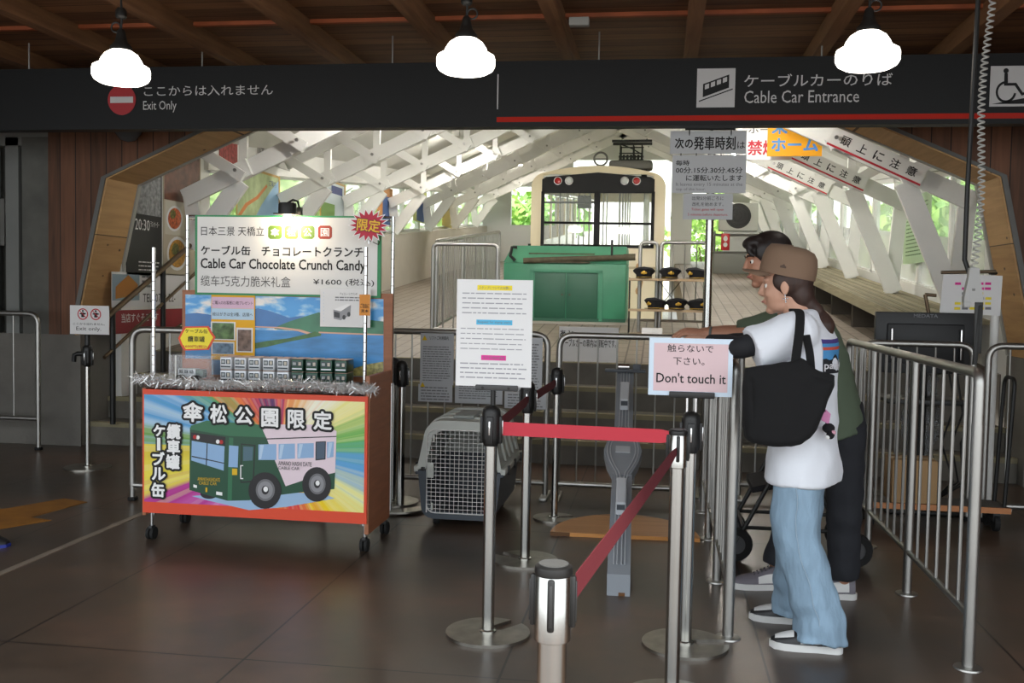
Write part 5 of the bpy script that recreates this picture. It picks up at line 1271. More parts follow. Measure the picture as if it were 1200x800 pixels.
# body seams, crest and step
em_ = MB(); em_.bx((-HWc, -0.012, zw0-0.38), (HWc, 0.0, zw0-0.34), mat('car_trim_line', '#a89a78', 0.4)).bx((0.0-0.004, -0.006, 0), (0.004, 0, zw0-0.03), mat('car_trim_line', '#a89a78', 0.4)); em_.build('front_seams', cr, smooth=False)
cst = MB(); CRST = mat('crest_brown', '#b08858', 0.5)
for k in range(9): t = -0.9+1.8*k/8; cst.disc((0.62+0.17*cos(t+pi), -0.0135, zw0-0.55+0.27*sin(t)), 0.035, CRST, n=8, r2=0.06); cst.disc((0.62+0.17*cos(t), -0.0135, zw0-0.55+0.27*sin(t)), 0.035, CRST, n=8, r2=0.06)
cst.build('front_crest', cr, smooth=False)
wh = MB()
for y in (1.2, 7.5):
    for x in (-0.6, 0.6): wh.lathe([(0.0, -0.06), (0.3, -0.06), (0.3, 0.06), (0.0, 0.06)], (x, y, -0.08+SLOPE*y), mat('iron_dark', '#2c2a28', 0.6, 0.5), 20, axis='X')
wh.bx((-0.9, 0.3, -0.1), (0.9, 8.6, 0.02), mat('iron_dark', '#2c2a28', 0.6, 0.5)); wh.build('undercarriage', cr)
# roof gear: round horn ring, resistor box, pantograph
rg = MB(); x0, z0 = kz(703, 184); rg.tube([(x0+0.115*cos(t), 0.25, z0+0.115*sin(t)) for t in [2*pi*k/20 for k in range(20)]], 0.018, GREYT, 8, closed=True).tube([(x0-0.1, 0.25, z0), (x0+0.1, 0.25, z0)], 0.012, GREYT, 6).cyl((x0, 0.25, z0-0.12), (x0, 0.25, z0-0.2), 0.03, GREYT, 10); rg.build('warning_ring', cr)
a = kz(712, 195); c = kz(765, 184); MB().bx((a[0], 0.35, a[1]-0.0), (c[0], 0.75, c[1]), mat('roof_box_grey', '#6c6c66', 0.5), 0.05).bx((a[0]+0.1, 0.4, a[1]-0.16), (a[0]+0.2, 0.5, a[1]), BLACKM).bx((c[0]-0.2, 0.4, a[1]-0.16), (c[0]-0.1, 0.5, a[1]), BLACKM).build('roof_box', cr, smooth=True)
pg = MB(); zz0 = c[1]; zt_ = kz(740, 158)[1]; xa, xb = kz(726, 170)[0], kz(752, 170)[0]; IRN = mat('pantograph_iron', '#2a2c2a', 0.5, 0.4)
for x in (xa, (xa+xb)/2+0.04, xb):
    for y in (0.4, 0.8): pg.tube([(x, y, zz0), (x, y, zt_-0.08)], 0.014, IRN, 6)
for z in (zz0+0.06, zz0+0.12, zt_-0.1):
    for y in (0.4, 0.8): pg.tube([(xa-0.02, y, z), (xb+0.02, y, z)], 0.012, IRN, 6)
pg.tube([(xa, 0.4, zt_-0.1), ((xa+xb)/2, 0.4, zt_-0.17), (xb, 0.4, zz0+0.1)], 0.012, IRN, 6)
for k in range(7): pg.lathe([(0.0, 0), (0.03, 0), (0.02, 0.03), (0.03, 0.06), (0.02, 0.09), (0.0, 0.1)], (xa+(xb-xa)*k/6, 0.4, zz0), IRN, 8)
pg.bx((kz(716,158)[0], 0.4, zt_-0.06), (kz(764,158)[0], 0.46, zt_-0.02), IRN).bx((kz(716,158)[0], 0.75, zt_-0.06), (kz(764,158)[0], 0.81, zt_-0.02), IRN); pg.build('pantograph', cr)

# ================================================================== GREEN BUFFER BOX
gx, gy = -1.14, 11.95
gb = thing('buffer_box', 'green steel buffer housing with double doors at the end of the track', 'buffer', (gx, gy, plat(gy)))
GP = mat('buffer_green', '#3f8a68', 0.45, noise=(3, 0.12)); GPL = mat('buffer_light_green', '#4f9070', 0.45, noise=(3, 0.12)); GPD = mat('buffer_dark_green', '#215a42', 0.5); OLV = mat('rusty_olive', '#5a5240', 0.7, 0.3, noise=(12, 0.3))
q = MB(); q.bx((-0.745, 0.0, 0.02), (0.735, 0.95, 0.72), GP, 0.02); q.build('housing', gb)
q = MB(); q.rings([[(-0.745, 0.0, 0.72), (0.735, 0.0, 0.72), (0.735, 0.95, 0.72), (-0.745, 0.95, 0.72)], [(-0.66, 0.16, 0.93), (0.725, 0.16, 0.93), (0.725, 0.95, 0.93), (-0.66, 0.95, 0.93)]], GPL); q.build('sloped_top', gb, smooth=False)
for x0, x1 in ((-0.36, 0.015), (0.025, 0.40)):
    q = MB(); q.bx((x0, -0.012, 0.06), (x1, 0.0, 0.60), GPD, 0.006); d_ = q.build('door', gb); MB().cyl((x1-0.04 if x0 < -0.1 else x0+0.04, -0.02, 0.34), (x1-0.04 if x0 < -0.1 else x0+0.04, -0.012, 0.34), 0.012, OLV, 10).build('knob', d_)
q = MB(); q.bx((-0.42, -0.02, 0.61), (0.46, -0.005, 0.64), GP).bx((-0.42, -0.02, 0.03), (-0.38, -0.005, 0.62), GP).bx((0.42, -0.02, 0.03), (0.46, -0.005, 0.62), GP).bx((-0.745, -0.015, 0.02), (0.735, 0, 0.06), GPD); q.build('door_frame', gb, smooth=False)
q = MB(); q.cyl((-0.50, -0.02, 0.74), (0.82, -0.02, 0.80), 0.035, OLV, 12).cyl((0.70, -0.02, 0.795), (0.84, -0.02, 0.80), 0.04, OLV, 12).bx((-0.48, -0.04, 0.72), (0.3, 0.10, 0.735), OLV).bx((-0.45, 0.08, 0.74), (0.35, 0.12, 0.84), OLV); q.build('cross_bar', gb)
q = MB()
for x in (-0.46, -0.3, -0.12, -0.05, 0.03, 0.18, 0.6): q.cyl((x, 0.2, 0.93), (x, 0.2, 0.955), 0.018, BLACKM, 8)
q.cyl((0.56, -0.03, 0.78), (0.56, -0.03, 1.0), 0.014, BLACKM, 8).tube([(-0.60, -0.02, 0.74), (-0.66, -0.03, 0.80), (-0.64, -0.03, 0.90), (-0.58, -0.02, 0.90)], 0.02, BLACKM, 8); q.build('hooks', gb)
q = MB(); q.bx((-0.5, -0.15, -0.01), (0.78, 0.9, 0.02), mat('pale_plinth', '#a8a498', 0.7)); q.build('plinth', gb, smooth=False)
# drive notice on the platform edge
dn = thing('drive_notice_board', 'low white board with black characters at the platform edge, behind the pale barrier', 'sign', (-0.66, 8.93, plat(8.93)))
def nz_(px, py): p = at(px, py, Y=8.92); return p.x+0.66, p.z-plat(8.93)
a = nz_(655, 408); c = nz_(725, 384); q = MB(); q.bx((a[0], -0.006, 0.0), (c[0], 0.006, c[1]), PAPER); q.build('board', dn, smooth=False)
lt = MB(); a = nz_(658, 406); c = nz_(722, 398); lt.text('ケーブルカーの車内は運転中です。', a[0], a[1], c[0], c[1], (0, -0.0075, 0), INK, bold=0.015); a = nz_(656, 394); c = nz_(672, 387); lt.text('あと', a[0], a[1], c[0], c[1], (0, -0.0075, 0), INK, bold=0.015); lt.build('lettering', dn, smooth=False)

# ================================================================== PLATFORM RAILINGS, CAP RACK, BENCH
def platform_rail(name, label, p0, p1, h=1.0, group=None, pitch=0.11):
    z0, z1 = plat(p0[1]), plat(p1[1]); e = thing(name, label, 'railing', (p0[0], p0[1], z0), 0, group); dx, dy, dz = p1[0]-p0[0], p1[1]-p0[1], z1-z0
    L = sqrt(dx*dx+dy*dy); P = lambda t, h_: (dx*t, dy*t, dz*t+h_)
    MB().tube(fillet([P(0, 0), P(0, h), P(1, h), P(1, 0)], 0.06, 5), 0.021, STEEL_DK, 10).build('frame', e)
    MB().tube([P(0, 0.13), P(1, 0.13)], 0.016, STEEL_DK, 8).build('bottom_rail', e)
    n_ = int(L/pitch)
    for k in range(1, n_): MB().cyl(P(k/n_, 0.13), P(k/n_, h), 0.008, STEEL_DK, 6).build('baluster', e)
    m_ = int(L/1.4)
    for k in range(1, m_+1):
        if k < m_: MB().cyl(P(k/m_, 0), P(k/m_, h), 0.021, STEEL_DK, 10).build('post', e)
    return e
platform_rail('platform_railing', 'steel railing across the platform left of the green buffer', (-2.31, 10.0), (-1.64, 10.0))
platform_rail('platform_railing', 'long steel railing running back beside the track, left of the car', (-2.33, 10.25), (-2.42, 14.9), 1.02)
platform_rail('platform_railing', 'narrow steel loop railing behind the peaked caps', (-0.23, 11.25), (-0.04, 11.25), 1.0)
platform_rail('platform_railing', 'wider steel railing behind the peaked caps', (0.0, 11.25), (0.52, 11.25), 1.0)
rk = thing('cap_rack', 'thin rack with two shelves displaying station caps', 'rack', (0.08, 11.0, plat(11.0)))
q = MB(); SHF = mat('tan_shelf', '#a89070', 0.6); q.bx((-0.42, -0.05, 0.59), (0.40, 0.20, 0.615), SHF); q.build('shelf', rk, smooth=False)
q = MB(); q.bx((-0.42, -0.05, 0.255), (0.40, 0.20, 0.28), SHF); q.build('shelf', rk, smooth=False)
q = MB()
for x in (-0.415, 0.395):
    for y in (-0.04, 0.19): q.tube([(x, y, 0), (x, y, 0.62)], 0.007, BLACKM, 6)
q.tube([(-0.1, 0.19, 0.28), (0.15, 0.19, 0.6)], 0.004, BLACKM, 5).tube([(-0.1, 0.19, 0.6), (0.15, 0.19, 0.28)], 0.004, BLACKM, 5).bx((-0.42, -0.04, 0.0), (0.4, 0.2, 0.012), SHF); q.build('frame', rk)
CAPB = mat('cap_black_felt', '#16161a', 0.85); GLD = mat('cap_gold', '#c09a3c', 0.4, 0.6)
def station_cap(label):
    e = thing('station_cap', label, 'cap', (0,0,0), 0, 'station caps on the rack')
    q = MB(); rr_ = []
    for (sx, sy, z, dy) in ((0.085, 0.10, 0.0, 0), (0.087, 0.102, 0.04, 0), (0.12, 0.13, 0.075, -0.006), (0.122, 0.132, 0.085, -0.01), (0.10, 0.11, 0.105, -0.008), (0.03, 0.03, 0.112, -0.004)):
        rr_.append([(sx*cos(2*pi*k/24), dy+sy*sin(2*pi*k/24), z + (0.018 if z > 0.06 else 0)*(-sin(2*pi*k/24))) for k in range(24)])
    q.rings(rr_, CAPB); q.build('crown', e)
    q = MB(); q.rings([[(0.0865*cos(2*pi*k/24), 0.1015*sin(2*pi*k/24), z) for k in range(24)] for z in (0.004, 0.018)], GLD, cap=False); q.build('gold_band', e)
    q = MB(); pts = [(0.088*cos(t), 0.102*sin(t)) for t in [pi+pi*0.12+pi*0.76*k/12 for k in range(13)]]; outp = [(0.098*cos(t), 0.158*sin(t)) for t in [pi+pi*0.12+pi*0.76*k/12 for k in range(13)]][::-1]
    q.prism(pts+outp, (0,0,0.012), (1,0,0), (0,1,0), 0.006, mat('visor_black', '#0c0c0e', 0.2)); q.build('visor', e)
    q = MB(); q.ball((0, -0.128, 0.062), (0.018, 0.006, 0.022), GLD, 12, 7).ball((-0.022, -0.124, 0.058), (0.012, 0.005, 0.014), GLD, 10, 6).ball((0.022, -0.124, 0.058), (0.012, 0.005, 0.014), GLD, 10, 6); q.build('badge', e)
    return e
c0 = station_cap('black station cap at the left end of the top shelf')
spots = [(-0.26, 0.615, 0.0, None), (0.02, 0.615, 0.1, 'black station cap in the middle of the top shelf'), (0.32, 0.615, -0.75, 'black station cap turned aside at the right end of the top shelf'),
         (-0.12, 0.28, -0.7, 'black station cap turned aside at the left of the lower shelf'), (0.10, 0.28, 0.15, 'black station cap in the middle of the lower shelf'), (0.33, 0.28, 0.45, 'black station cap at the right of the lower shelf')]
for x, h, rz, lb in spots:
    p = (0.08+x, 11.07, plat(11.0)+h)
    if lb is None: c0.location = p
    else: dup(c0, p, rz, lb)
wb_ = MB(); wb_.bx((-0.06, 0, 0), (0.06, 0.03, 0.10), PAPER, 0.004)
for k, px in enumerate((758, 770)):
    p = at(px, 391, Y=10.6); o = MB().bx((-0.055, 0, 0), (0.055, 0.10, 0.12), PAPER, 0.006).build('white_box'); o.location = (p.x, 10.6, plat(10.6)); tag(o, 'small white box at the foot of the cap rack, %s of two' % ('left' if k == 0 else 'right'), 'box', 'white boxes under the caps')
# bench along the right wall
bn_ = thing('slatted_bench', 'long weathered slatted bench along the right wall of the hall', 'bench', (2.5, 9.0, plat(9.0)))
BW = wood('bench_timber', '#7c745c', '#a59c80', ('Y', 0), 0.11, knots=False, rough=0.75)
def rail_along(mb, x0, x1, y0, y1, h0, h1, m):
    mb.add([(x0-2.5,y0-9,plat(y0)-plat(9)+h0),(x1-2.5,y0-9,plat(y0)-plat(9)+h0),(x1-2.5,y1-9,plat(y1)-plat(9)+h0),(x0-2.5,y1-9,plat(y1)-plat(9)+h0),(x0-2.5,y0-9,plat(y0)-plat(9)+h1),(x1-2.5,y0-9,plat(y0)-plat(9)+h1),(x1-2.5,y1-9,plat(y1)-plat(9)+h1),(x0-2.5,y1-9,plat(y1)-plat(9)+h1)], [(3,2,1,0),(4,5,6,7),(0,1,5,4),(1,2,6,5),(2,3,7,6),(3,0,4,7)], m)
for k in range(6):
    q = MB(); rail_along(q, 2.14+k*0.112, 2.14+k*0.112+0.10, 9.0, 24.5, 0.40, 0.435, BW); q.build('slat', bn_, smooth=False)
q = MB(); rail_along(q, 2.13, 2.16, 9.0, 24.5, 0.32, 0.40, BW); q.build('edge_board', bn_, smooth=False)
for k in range(11):
    q = MB(); y = 9.3+1.45*k; rail_along(q, 2.25, 2.75, y, y+0.09, 0.0, 0.40, mat('bench_leg_dark', '#3c362e', 0.8)); q.build('leg', bn_, smooth=False)
# green notice and white sheet on the right-hand wall
def wall_sheet(name, label, px0, py0, px1, py1, m, X=HR-0.03, extra=None, cat='notice'):
    a = at(px0, py1, X=X); c = at(px1, py0, X=X); y0, y1 = sorted((a.y, c.y)); e = thing(name, label, cat, (X, y0, a.z)); q = MB()
    q.prism([(0, 0), (y1-y0, 0), (y1-y0, c.z-a.z), (0, c.z-a.z)], (0, y1-y0, 0), (0,-1,0), (0,0,1), 0.006, m)
    if extra: extra(q, y1-y0, c.z-a.z)
    q.build('sheet', e, smooth=False)
def gl(q, L, H): q.lines(0.1*L, 0.1*H, 0.9*L, 0.9*H, 14, (-0.001, L, 0), mat('notice_green_ink', '#4c6c44', 0.7), (0,-1,0), (0,0,1), fill=0.3, seed=8)
wall_sheet('green_notice', 'pale green notice with rows of small print on the right hall wall', 1058, 222, 1092, 310, mat('pale_green_sheet', '#a8c49c', 0.4), extra=gl)
# fan unit and cabinet at the far right end
fu = thing('fan_unit', 'white outdoor fan unit with a round black grille at the far end of the hall', 'fan unit', (1.62, 22.0, 2.72))
q = MB(); q.bx((-0.40, 0, 0.06), (0.42, 0.32, 0.66), mat('unit_white', '#c8cac4', 0.5), 0.02); q.build('casing', fu)
q = MB(); q.disc((0.0, -0.004, 0.38), 0.27, mat('grille_black', '#101010', 0.5), depth=0.004, n=36)
for r_ in (0.07, 0.13, 0.19, 0.25): q.tube([(r_*cos(t), -0.012, 0.38+r_*sin(t)) for t in [2*pi*k/28 for k in range(28)]], 0.006, BLACKM, 5, closed=True)
q.build('grille', fu)
cbn = thing('steel_cabinet', 'grey steel counter cabinet under the white fan unit', 'cabinet', (1.55, 22.0, plat(22.0)))
zc = 2.72-plat(22.0)
MB().bx((-0.42, 0, 0), (0.6, 0.5, 0.45), mat('cabinet_grey', '#8c8e88', 0.5), 0.01).build('body', cbn)
q = MB()
for x in (-0.41, 0.58):
    for y in (0.02, 0.46): q.bx((x-0.015, y-0.015, 0.0), (x+0.015, y+0.015, zc+0.06), GREYT)
q.bx((-0.43, 0, zc-0.03), (0.6, 0.5, zc), GREYT).bx((-0.45, -0.03, 0.45), (0.62, 0.5, 0.48), GREYT); q.build('frame', cbn, smooth=False)
xb = thing('extinguisher_box', 'small red fire extinguisher box hung on the steel cabinet', 'extinguisher box', (1.36, 21.93, plat(22)+0.50)); MB().bx((-0.09, 0, 0), (0.09, 0.06, 0.36), mat('extinguisher_red', '#c02028', 0.4), 0.01).build('body', xb)
q = MB(); q.disc((0, -0.002, 0.25), 0.045, PAPER, n=16, r2=0.06).disc((0, -0.002, 0.12), 0.045, PAPER, n=16, r2=0.05); q.build('white_marks', xb, smooth=False)

# ================================================================== RIGHT-HAND GROUP
# monitor on a stand behind the barriers
mx0, mx1 = at(1026, 375, Y=6.83).x, at(1144, 375, Y=6.83).x
mn = thing('monitor', 'black monitor seen from behind with two silver handles, above the right barrier', 'monitor', ((mx0+mx1)/2, 6.85, 0))
q = MB(); q.box((0, 0.0, 1.095), (mx1-mx0, 0.045, 0.40), mat('monitor_black', '#181a1d', 0.45), 0.008).box((0, -0.03, 1.09), (0.48, 0.03, 0.26), mat('monitor_black2', '#15171a', 0.5), 0.01); q.build('casing', mn)
q = MB()
for x in (-0.215, 0.215): q.box((x, -0.06, 1.09), (0.012, 0.02, 0.20), CHROME, 0.004)
q.build('handle', mn)
q = MB(); q.text('MEDATA', -0.075, 1.262, 0.075, 1.284, (0, -0.0245, 0), mat('logo_grey', '#6a6c70', 0.5), bold=0.02); q.build('lettering', mn, smooth=False)
q = MB(); q.cyl((0, 0.0, 0.0), (0, 0.0, 1.0), 0.03, BLACKM, 14).box((0, 0.0, 0.015), (0.5, 0.45, 0.03), BLACKM, 0.01).box((0, 0.0, 0.72), (0.5, 0.35, 0.03), BLACKM, 0.005); q.build('stand', mn)
q = MB()
for k in range(4): q.tube([(0.15+0.05*k, -0.03, 0.93), (0.18+0.05*k, -0.10, 0.7-0.05*k), (0.12+0.06*k, -0.05, 0.45), (0.2+0.03*k, -0.06, 0.2), (0.1, 0.02, 0.05)], 0.007, BLACKM, 6)
q.build('cables', mn)
# paper list on a white post
pp = at(1140, 402, Y=6.95)
ws = thing('paper_list_stand', 'white post holding a paper list with yellow and pink marked lines', 'sign', (pp.x+0.13, 6.95, 0))
MB().cyl((0, 0, 0), (0, 0, 1.30), 0.028, WHITE, 16).lathe([(0.0, 0.0), (0.15, 0.0), (0.15, 0.012), (0.03, 0.018)], (0,0,0), WHITE, 24).build('post', ws)
def wz(px, py): p = at(px, py, Y=6.91); return p.x-ws.location.x, p.z
pts = [wz(*p) for p in ((1106,321),(1175,323),(1172,370),(1101,366))]
q = MB(); q.prism(pts, (0, -0.04, 0), (1,0,0), (0,0,1), 0.004, PAPER); q.build('sheet', ws, smooth=False)
q = MB(); rnd = random.Random(2)
for r_ in range(6):
    y = 332+r_*5.8
    for k in range(5):
        x = 1118+k*9+rnd.uniform(-1, 1)
        if rnd.random() < 0.2: continue
        a = wz(x, y+1.6); c = wz(x+7, y-1.2); q.rect(a[0], a[1], c[0], c[1], -0.0446, 0, HP if r_ < 2 else (HY if (k+r_) % 3 else GREYINK))
q.build('marked_lines', ws, smooth=False)
a = wz(1104, 319); c = wz(1168, 318); b2 = wz(1085, 345); MB().tube([(a[0], -0.02, a[1]), (c[0], -0.02, c[1])], 0.012, mat('bronze_tube', '#6a5a48', 0.4, 0.8), 10).tube([(b2[0], -0.02, b2[1]), (b2[0]+0.07, -0.02, b2[1]-0.005)], 0.012, mat('bronze_tube', '#6a5a48', 0.4, 0.8), 10).tube([(b2[0], -0.02, b2[1]), (b2[0]+0.09, -0.02, 1.0)], 0.012, mat('bronze_tube', '#6a5a48', 0.4, 0.8), 10).tube([(a[0]+0.3, -0.02, a[1]), (0, 0, a[1])], 0.010, BLACKM, 8).build('frame_tube', ws)
# hanging microphone-style plug on a coiled cord
hp = at(1141, 317, Y=4.7); cdz = 3.02-hp.z
hc = thing('hanging_handset', 'grey plug handset hanging from the ceiling on a white coiled cord', 'handset', (hp.x, 4.7, hp.z))
q = MB(); q.rings([[(-0.020, -0.014, 0.012), (0.020, -0.014, 0.012), (0.020, 0.014, 0.012), (-0.020, 0.014, 0.012)], [(-0.024, -0.016, -0.03), (0.024, -0.016, -0.03), (0.024, 0.016, -0.03), (-0.024, 0.016, -0.03)], [(-0.040, -0.02, -0.12), (0.040, -0.02, -0.12), (0.040, 0.02, -0.12), (-0.040, 0.02, -0.12)], [(-0.040, -0.02, -0.14), (0.040, -0.02, -0.14), (0.040, 0.02, -0.14), (-0.040, 0.02, -0.14)]], mat('handset_grey', '#a8a8a6', 0.5)); q.box((-0.025, 0, -0.15), (0.03, 0.03, 0.03), mat('handset_grey', '#a8a8a6', 0.5), 0.004).box((-0.002, -0.0175, -0.085), (0.014, 0.003, 0.012), GREYT, 0.002); q.build('body', hc, angle=30)
q = MB(); top = at(1161, 2, Y=4.7); dxt = top.x-hp.x; N = 900; turns = 58
H_ = cdz
def cordc(t): return Vector((dxt*min(1.0, t*H_/(top.z-hp.z))*1.0 + 0.012*sin(t*9), 0, 0.01 + t*(H_-0.01)))
q.tube([cordc(k/N) + Vector((0.013*cos(2*pi*turns*k/N), 0.013*sin(2*pi*turns*k/N), 0)) for k in range(N+1)], 0.0042, mat('cord_white', '#b4b4b0', 0.6), 5); q.build('coiled_cord', hc)
q = MB(); q.tube([(dxt-0.03, 0.07, H_), (dxt-0.035, 0.07, 1.0), (-0.02, 0.07, 0.4), (-0.02, 0.07, 0.05), (0.03, 0.05, -0.10), (0.033, 0.0, -0.16), (0.02, 0.0, -0.42)], 0.011, BLACKM, 8); q.box((0.028, 0, -0.25), (0.035, 0.012, 0.24), BLACKM, 0.004); q.build('black_strap', hc)
# trolley with a cardboard box behind the right barrier
tp = at(1092, 618, Z=0)
tr = thing('flat_trolley', 'low flat trolley behind the right queue railing', 'trolley', (tp.x, 6.38, 0))
q = MB(); q.bx((-0.42, -0.15, 0.12), (0.42, 0.09, 0.15), mat('trolley_grey_deck', '#54524e', 0.7)).bx((-0.425, -0.165, 0.118), (0.425, -0.15, 0.152), mat('trolley_orange_wood', '#b87848', 0.5)); q.build('deck', tr, smooth=False)
for x in (-0.36, 0.36):
    for y in (-0.10, 0.05): MB().cyl((x-0.015, y, 0.05), (x+0.015, y, 0.05), 0.05, RUBBER, 16).bx((x-0.02, y-0.02, 0.06), (x+0.02, y+0.02, 0.12), BLACKM).build('wheel', tr)
q = MB(); q.tube(fillet([(0.40, -0.12, 0.15), (0.43, -0.12, 0.92), (0.43, 0.06, 0.92), (0.40, 0.06, 0.15)], 0.06, 5), 0.012, BLACKM, 8); q.build('handle', tr)
bx_ = thing('cardboard_box', 'plain cardboard box standing on the flat trolley', 'box', (tr.location.x-0.12, tr.location.y-0.03, 0.151)); MB().bx((-0.13, -0.11, 0), (0.13, 0.11, 0.26), mat('cardboard', '#a88860', 0.85), 0.004).build('carton', bx_); MB().bx((-0.131, -0.02, 0.02), (0.131, 0.02, 0.262), mat('parcel_tape', '#b89c70', 0.4)).build('tape', bx_, smooth=False)
cv = at(1042, 600, Z=0)
wr_ = MB(); rr_ = []; rnd = random.Random(4)
for k in range(9):
    z = 0.92*k/8; s_ = 0.10+0.02*sin(k*1.7); rr_.append([(s_*(1+0.25*rnd.uniform(-1, 1))*cos(2*pi*j/14), s_*(1+0.25*rnd.uniform(-1, 1))*sin(2*pi*j/14), z) for j in range(14)])
wr_.rings(rr_, mat('clear_film', '#8c9094', 0.15, alpha=0.55)); o = wr_.build('film_wrapped_roll', smooth=True, angle=20); o.location = (cv.x+0.30, cv.y+0.5, 0); tag(o, 'upright roll wrapped in clear crinkled film behind the right railing', 'wrapped roll')
# folded stroller behind the woman
sx_, sy_ = 0.50, 5.45
sr = thing('stroller', 'black folding stroller half hidden behind the couple', 'stroller', (sx_+0.22, sy_, 0))
q = MB()
for y in (-0.2, 0.2):
    q.tube([(-0.30, y, 0.09), (-0.12, y, 0.45), (0.10, y, 0.95), (0.22, y, 1.0)], 0.012, BLACKM, 8).tube([(0.30, y, 0.09), (-0.02, y, 0.65)], 0.012, BLACKM, 8).tube([(-0.26, y, 0.18), (0.26, y, 0.18)], 0.010, BLACKM, 8)
q.tube([(0.22, -0.2, 1.0), (0.22, 0.2, 1.0)], 0.014, BLACKM, 8).tube([(-0.26, -0.2, 0.18), (-0.26, 0.2, 0.18)], 0.01, BLACKM, 8).tube([(0.26, -0.2, 0.18), (0.26, 0.2, 0.18)], 0.01, BLACKM, 8); q.build('frame', sr)
q = MB(); q.rings([[(-0.22, -0.19, 0.36), (0.05, -0.19, 0.42), (0.05, 0.19, 0.42), (-0.22, 0.19, 0.36)], [(-0.22, -0.19, 0.39), (0.05, -0.19, 0.46), (0.05, 0.19, 0.46), (-0.22, 0.19, 0.39)]], mat('stroller_cloth', '#1c1c20', 0.9)).rings([[(0.03, -0.19, 0.42), (0.08, -0.19, 0.42), (0.08, 0.19, 0.42), (0.03, 0.19, 0.42)], [(0.13, -0.19, 0.85), (0.17, -0.19, 0.83), (0.17, 0.19, 0.83), (0.13, 0.19, 0.85)]], mat('stroller_cloth', '#1c1c20', 0.9)); q.build('seat', sr)
for x in (-0.30, 0.30):
    for y in (-0.2, 0.2): MB().lathe([(0.05, -0.02), (0.085, -0.018), (0.09, 0.0), (0.085, 0.018), (0.05, 0.02)], (x, y, 0.09), RUBBER, 22, axis='Y', cap=False).lathe([(0.0, -0.01), (0.052, -0.012), (0.052, 0.012), (0.0, 0.01)], (x, y, 0.09), mat('wheel_hub', '#4a4a4c', 0.5), 16, axis='Y').build('wheel', sr)
# dark shoe toe at the far left edge
bt = at(3, 640, Z=0)
sh = thing('shoe', 'dark shoe with a blue edge just entering the picture at the left edge', 'shoe', (bt.x-0.12, bt.y, 0))
q = MB(); q.rings([[(x, y_*w_, z) for (y_, z) in ((-1, 0.012), (1, 0.012), (0.9, h*0.7), (0.4, h), (-0.4, h), (-0.9, h*0.7))] for x, w_, h in ((-0.14, 0.032, 0.07), (-0.08, 0.04, 0.085), (0.0, 0.045, 0.08), (0.08, 0.05, 0.055), (0.13, 0.04, 0.04), (0.15, 0.02, 0.03))], mat('shoe_black', '#101014', 0.6)); q.build('upper', sh)
q = MB(); q.rings([[(x, y_*w_, z) for (y_, z) in ((-1, 0.0), (1, 0.0), (1, 0.016), (-1, 0.016))] for x, w_ in ((-0.145, 0.036), (-0.08, 0.044), (0.0, 0.047), (0.08, 0.053), (0.13, 0.043), (0.155, 0.02))], mat('shoe_blue', '#20308a', 0.5)); q.build('sole', sh)

# ================================================================== SHRUBS OUTSIDE THE WINDOWS
LEAF = mat('leaf_green', '#9cc060', 0.6, noise=(3, 0.35)); LEAF2 = mat('leaf_deep', '#7aa850', 0.6, noise=(3, 0.35)); STEMM = mat('stem_brown', '#5a4632', 0.8)
def shrub_mesh(seed, m, h=2.0, n_=900):
    rnd = random.Random(seed); q = MB(); blobs = [(rnd.uniform(-0.7, 0.7), rnd.uniform(-0.7, 0.7), rnd.uniform(0.4, h), rnd.uniform(0.4, 0.75)) for _ in range(12)]
    for k in range(n_):
        bx0, by0, bz0, br = rnd.choice(blobs); d = Vector((rnd.gauss(0, 1), rnd.gauss(0, 1), rnd.gauss(0, 1))).normalized()
        c = Vector((bx0, by0, bz0)) + d*br*rnd.uniform(0.7, 1.0); c.z = max(c.z, 0.05)
        u = d.cross(Vector((rnd.uniform(-1,1), rnd.uniform(-1,1), 0.3))).normalized()*rnd.uniform(0.06, 0.12); v = (d*0.4 + Vector((rnd.uniform(-1,1), rnd.uniform(-1,1), rnd.uniform(-1,1)))).normalized()*rnd.uniform(0.08, 0.16)
        q.add([c-u, c+v*0.2-v, c+u, c+v], [(0,1,2,3)], m)
    return q
def stem_mesh():
    q = MB()
    for k in range(5): q.tube([(0, 0, 0), (0.2*cos(k*1.3), 0.2*sin(k*1.3), 0.6), (0.4*cos(k*1.3), 0.4*sin(k*1.3), 1.4)], [0.04, 0.03, 0.015], STEMM, 6)
    return q
protos = []
for k in range(3):
    e = thing('shrub', 'x', 'shrub', (0,0,0), 0, None); shrub_mesh(20+k, LEAF if k < 2 else LEAF2).build('foliage', e, smooth=False)['kind'] = 'stuff'; stem_mesh().build('stem', e); protos.append(e)
first = [True]*3
ORD = ['first', 'second', 'third', 'fourth', 'fifth', 'sixth', 'seventh', 'eighth']
def put_shrub(k, x, y, z, s, label, group):
    if first[k]: first[k] = False; r = protos[k]; r.location = (x, y, z); r['label'] = label; r['group'] = group
    else: r = dup(protos[k], (x, y, z), random.uniform(0, 6), label, group)
    r.scale = (s, s, s)
for i in range(6): put_shrub(i % 3, 5.3+0.5*(i % 2), 10.6+2.6*i, -0.4+(10.6+2.6*i-5)*0.069, 1.2, 'bright green shrub outside the right hall windows, %s from the portal' % ORD[i], 'shrubs outside the right windows')
for i in range(6): put_shrub((i+1) % 3, -7.0-0.5*(i % 2), 11.5+2.6*i, -0.6+(11.5+2.6*i-5)*0.0745, 1.2, 'bright green shrub outside the left hall windows, %s from the portal' % ORD[i], 'shrubs outside the left windows')
for i, (x, y) in enumerate(((-5.4, 30.0), (-4.4, 32.5), (-3.6, 30.5), (1.6, 33.5), (2.4, 30.5), (3.6, 31.5))): put_shrub(i % 3, x, y, 1.2, 1.3, 'green shrub on the hillside beyond the far opening, %s from the left side' % ORD[i], 'shrubs beyond the far opening')
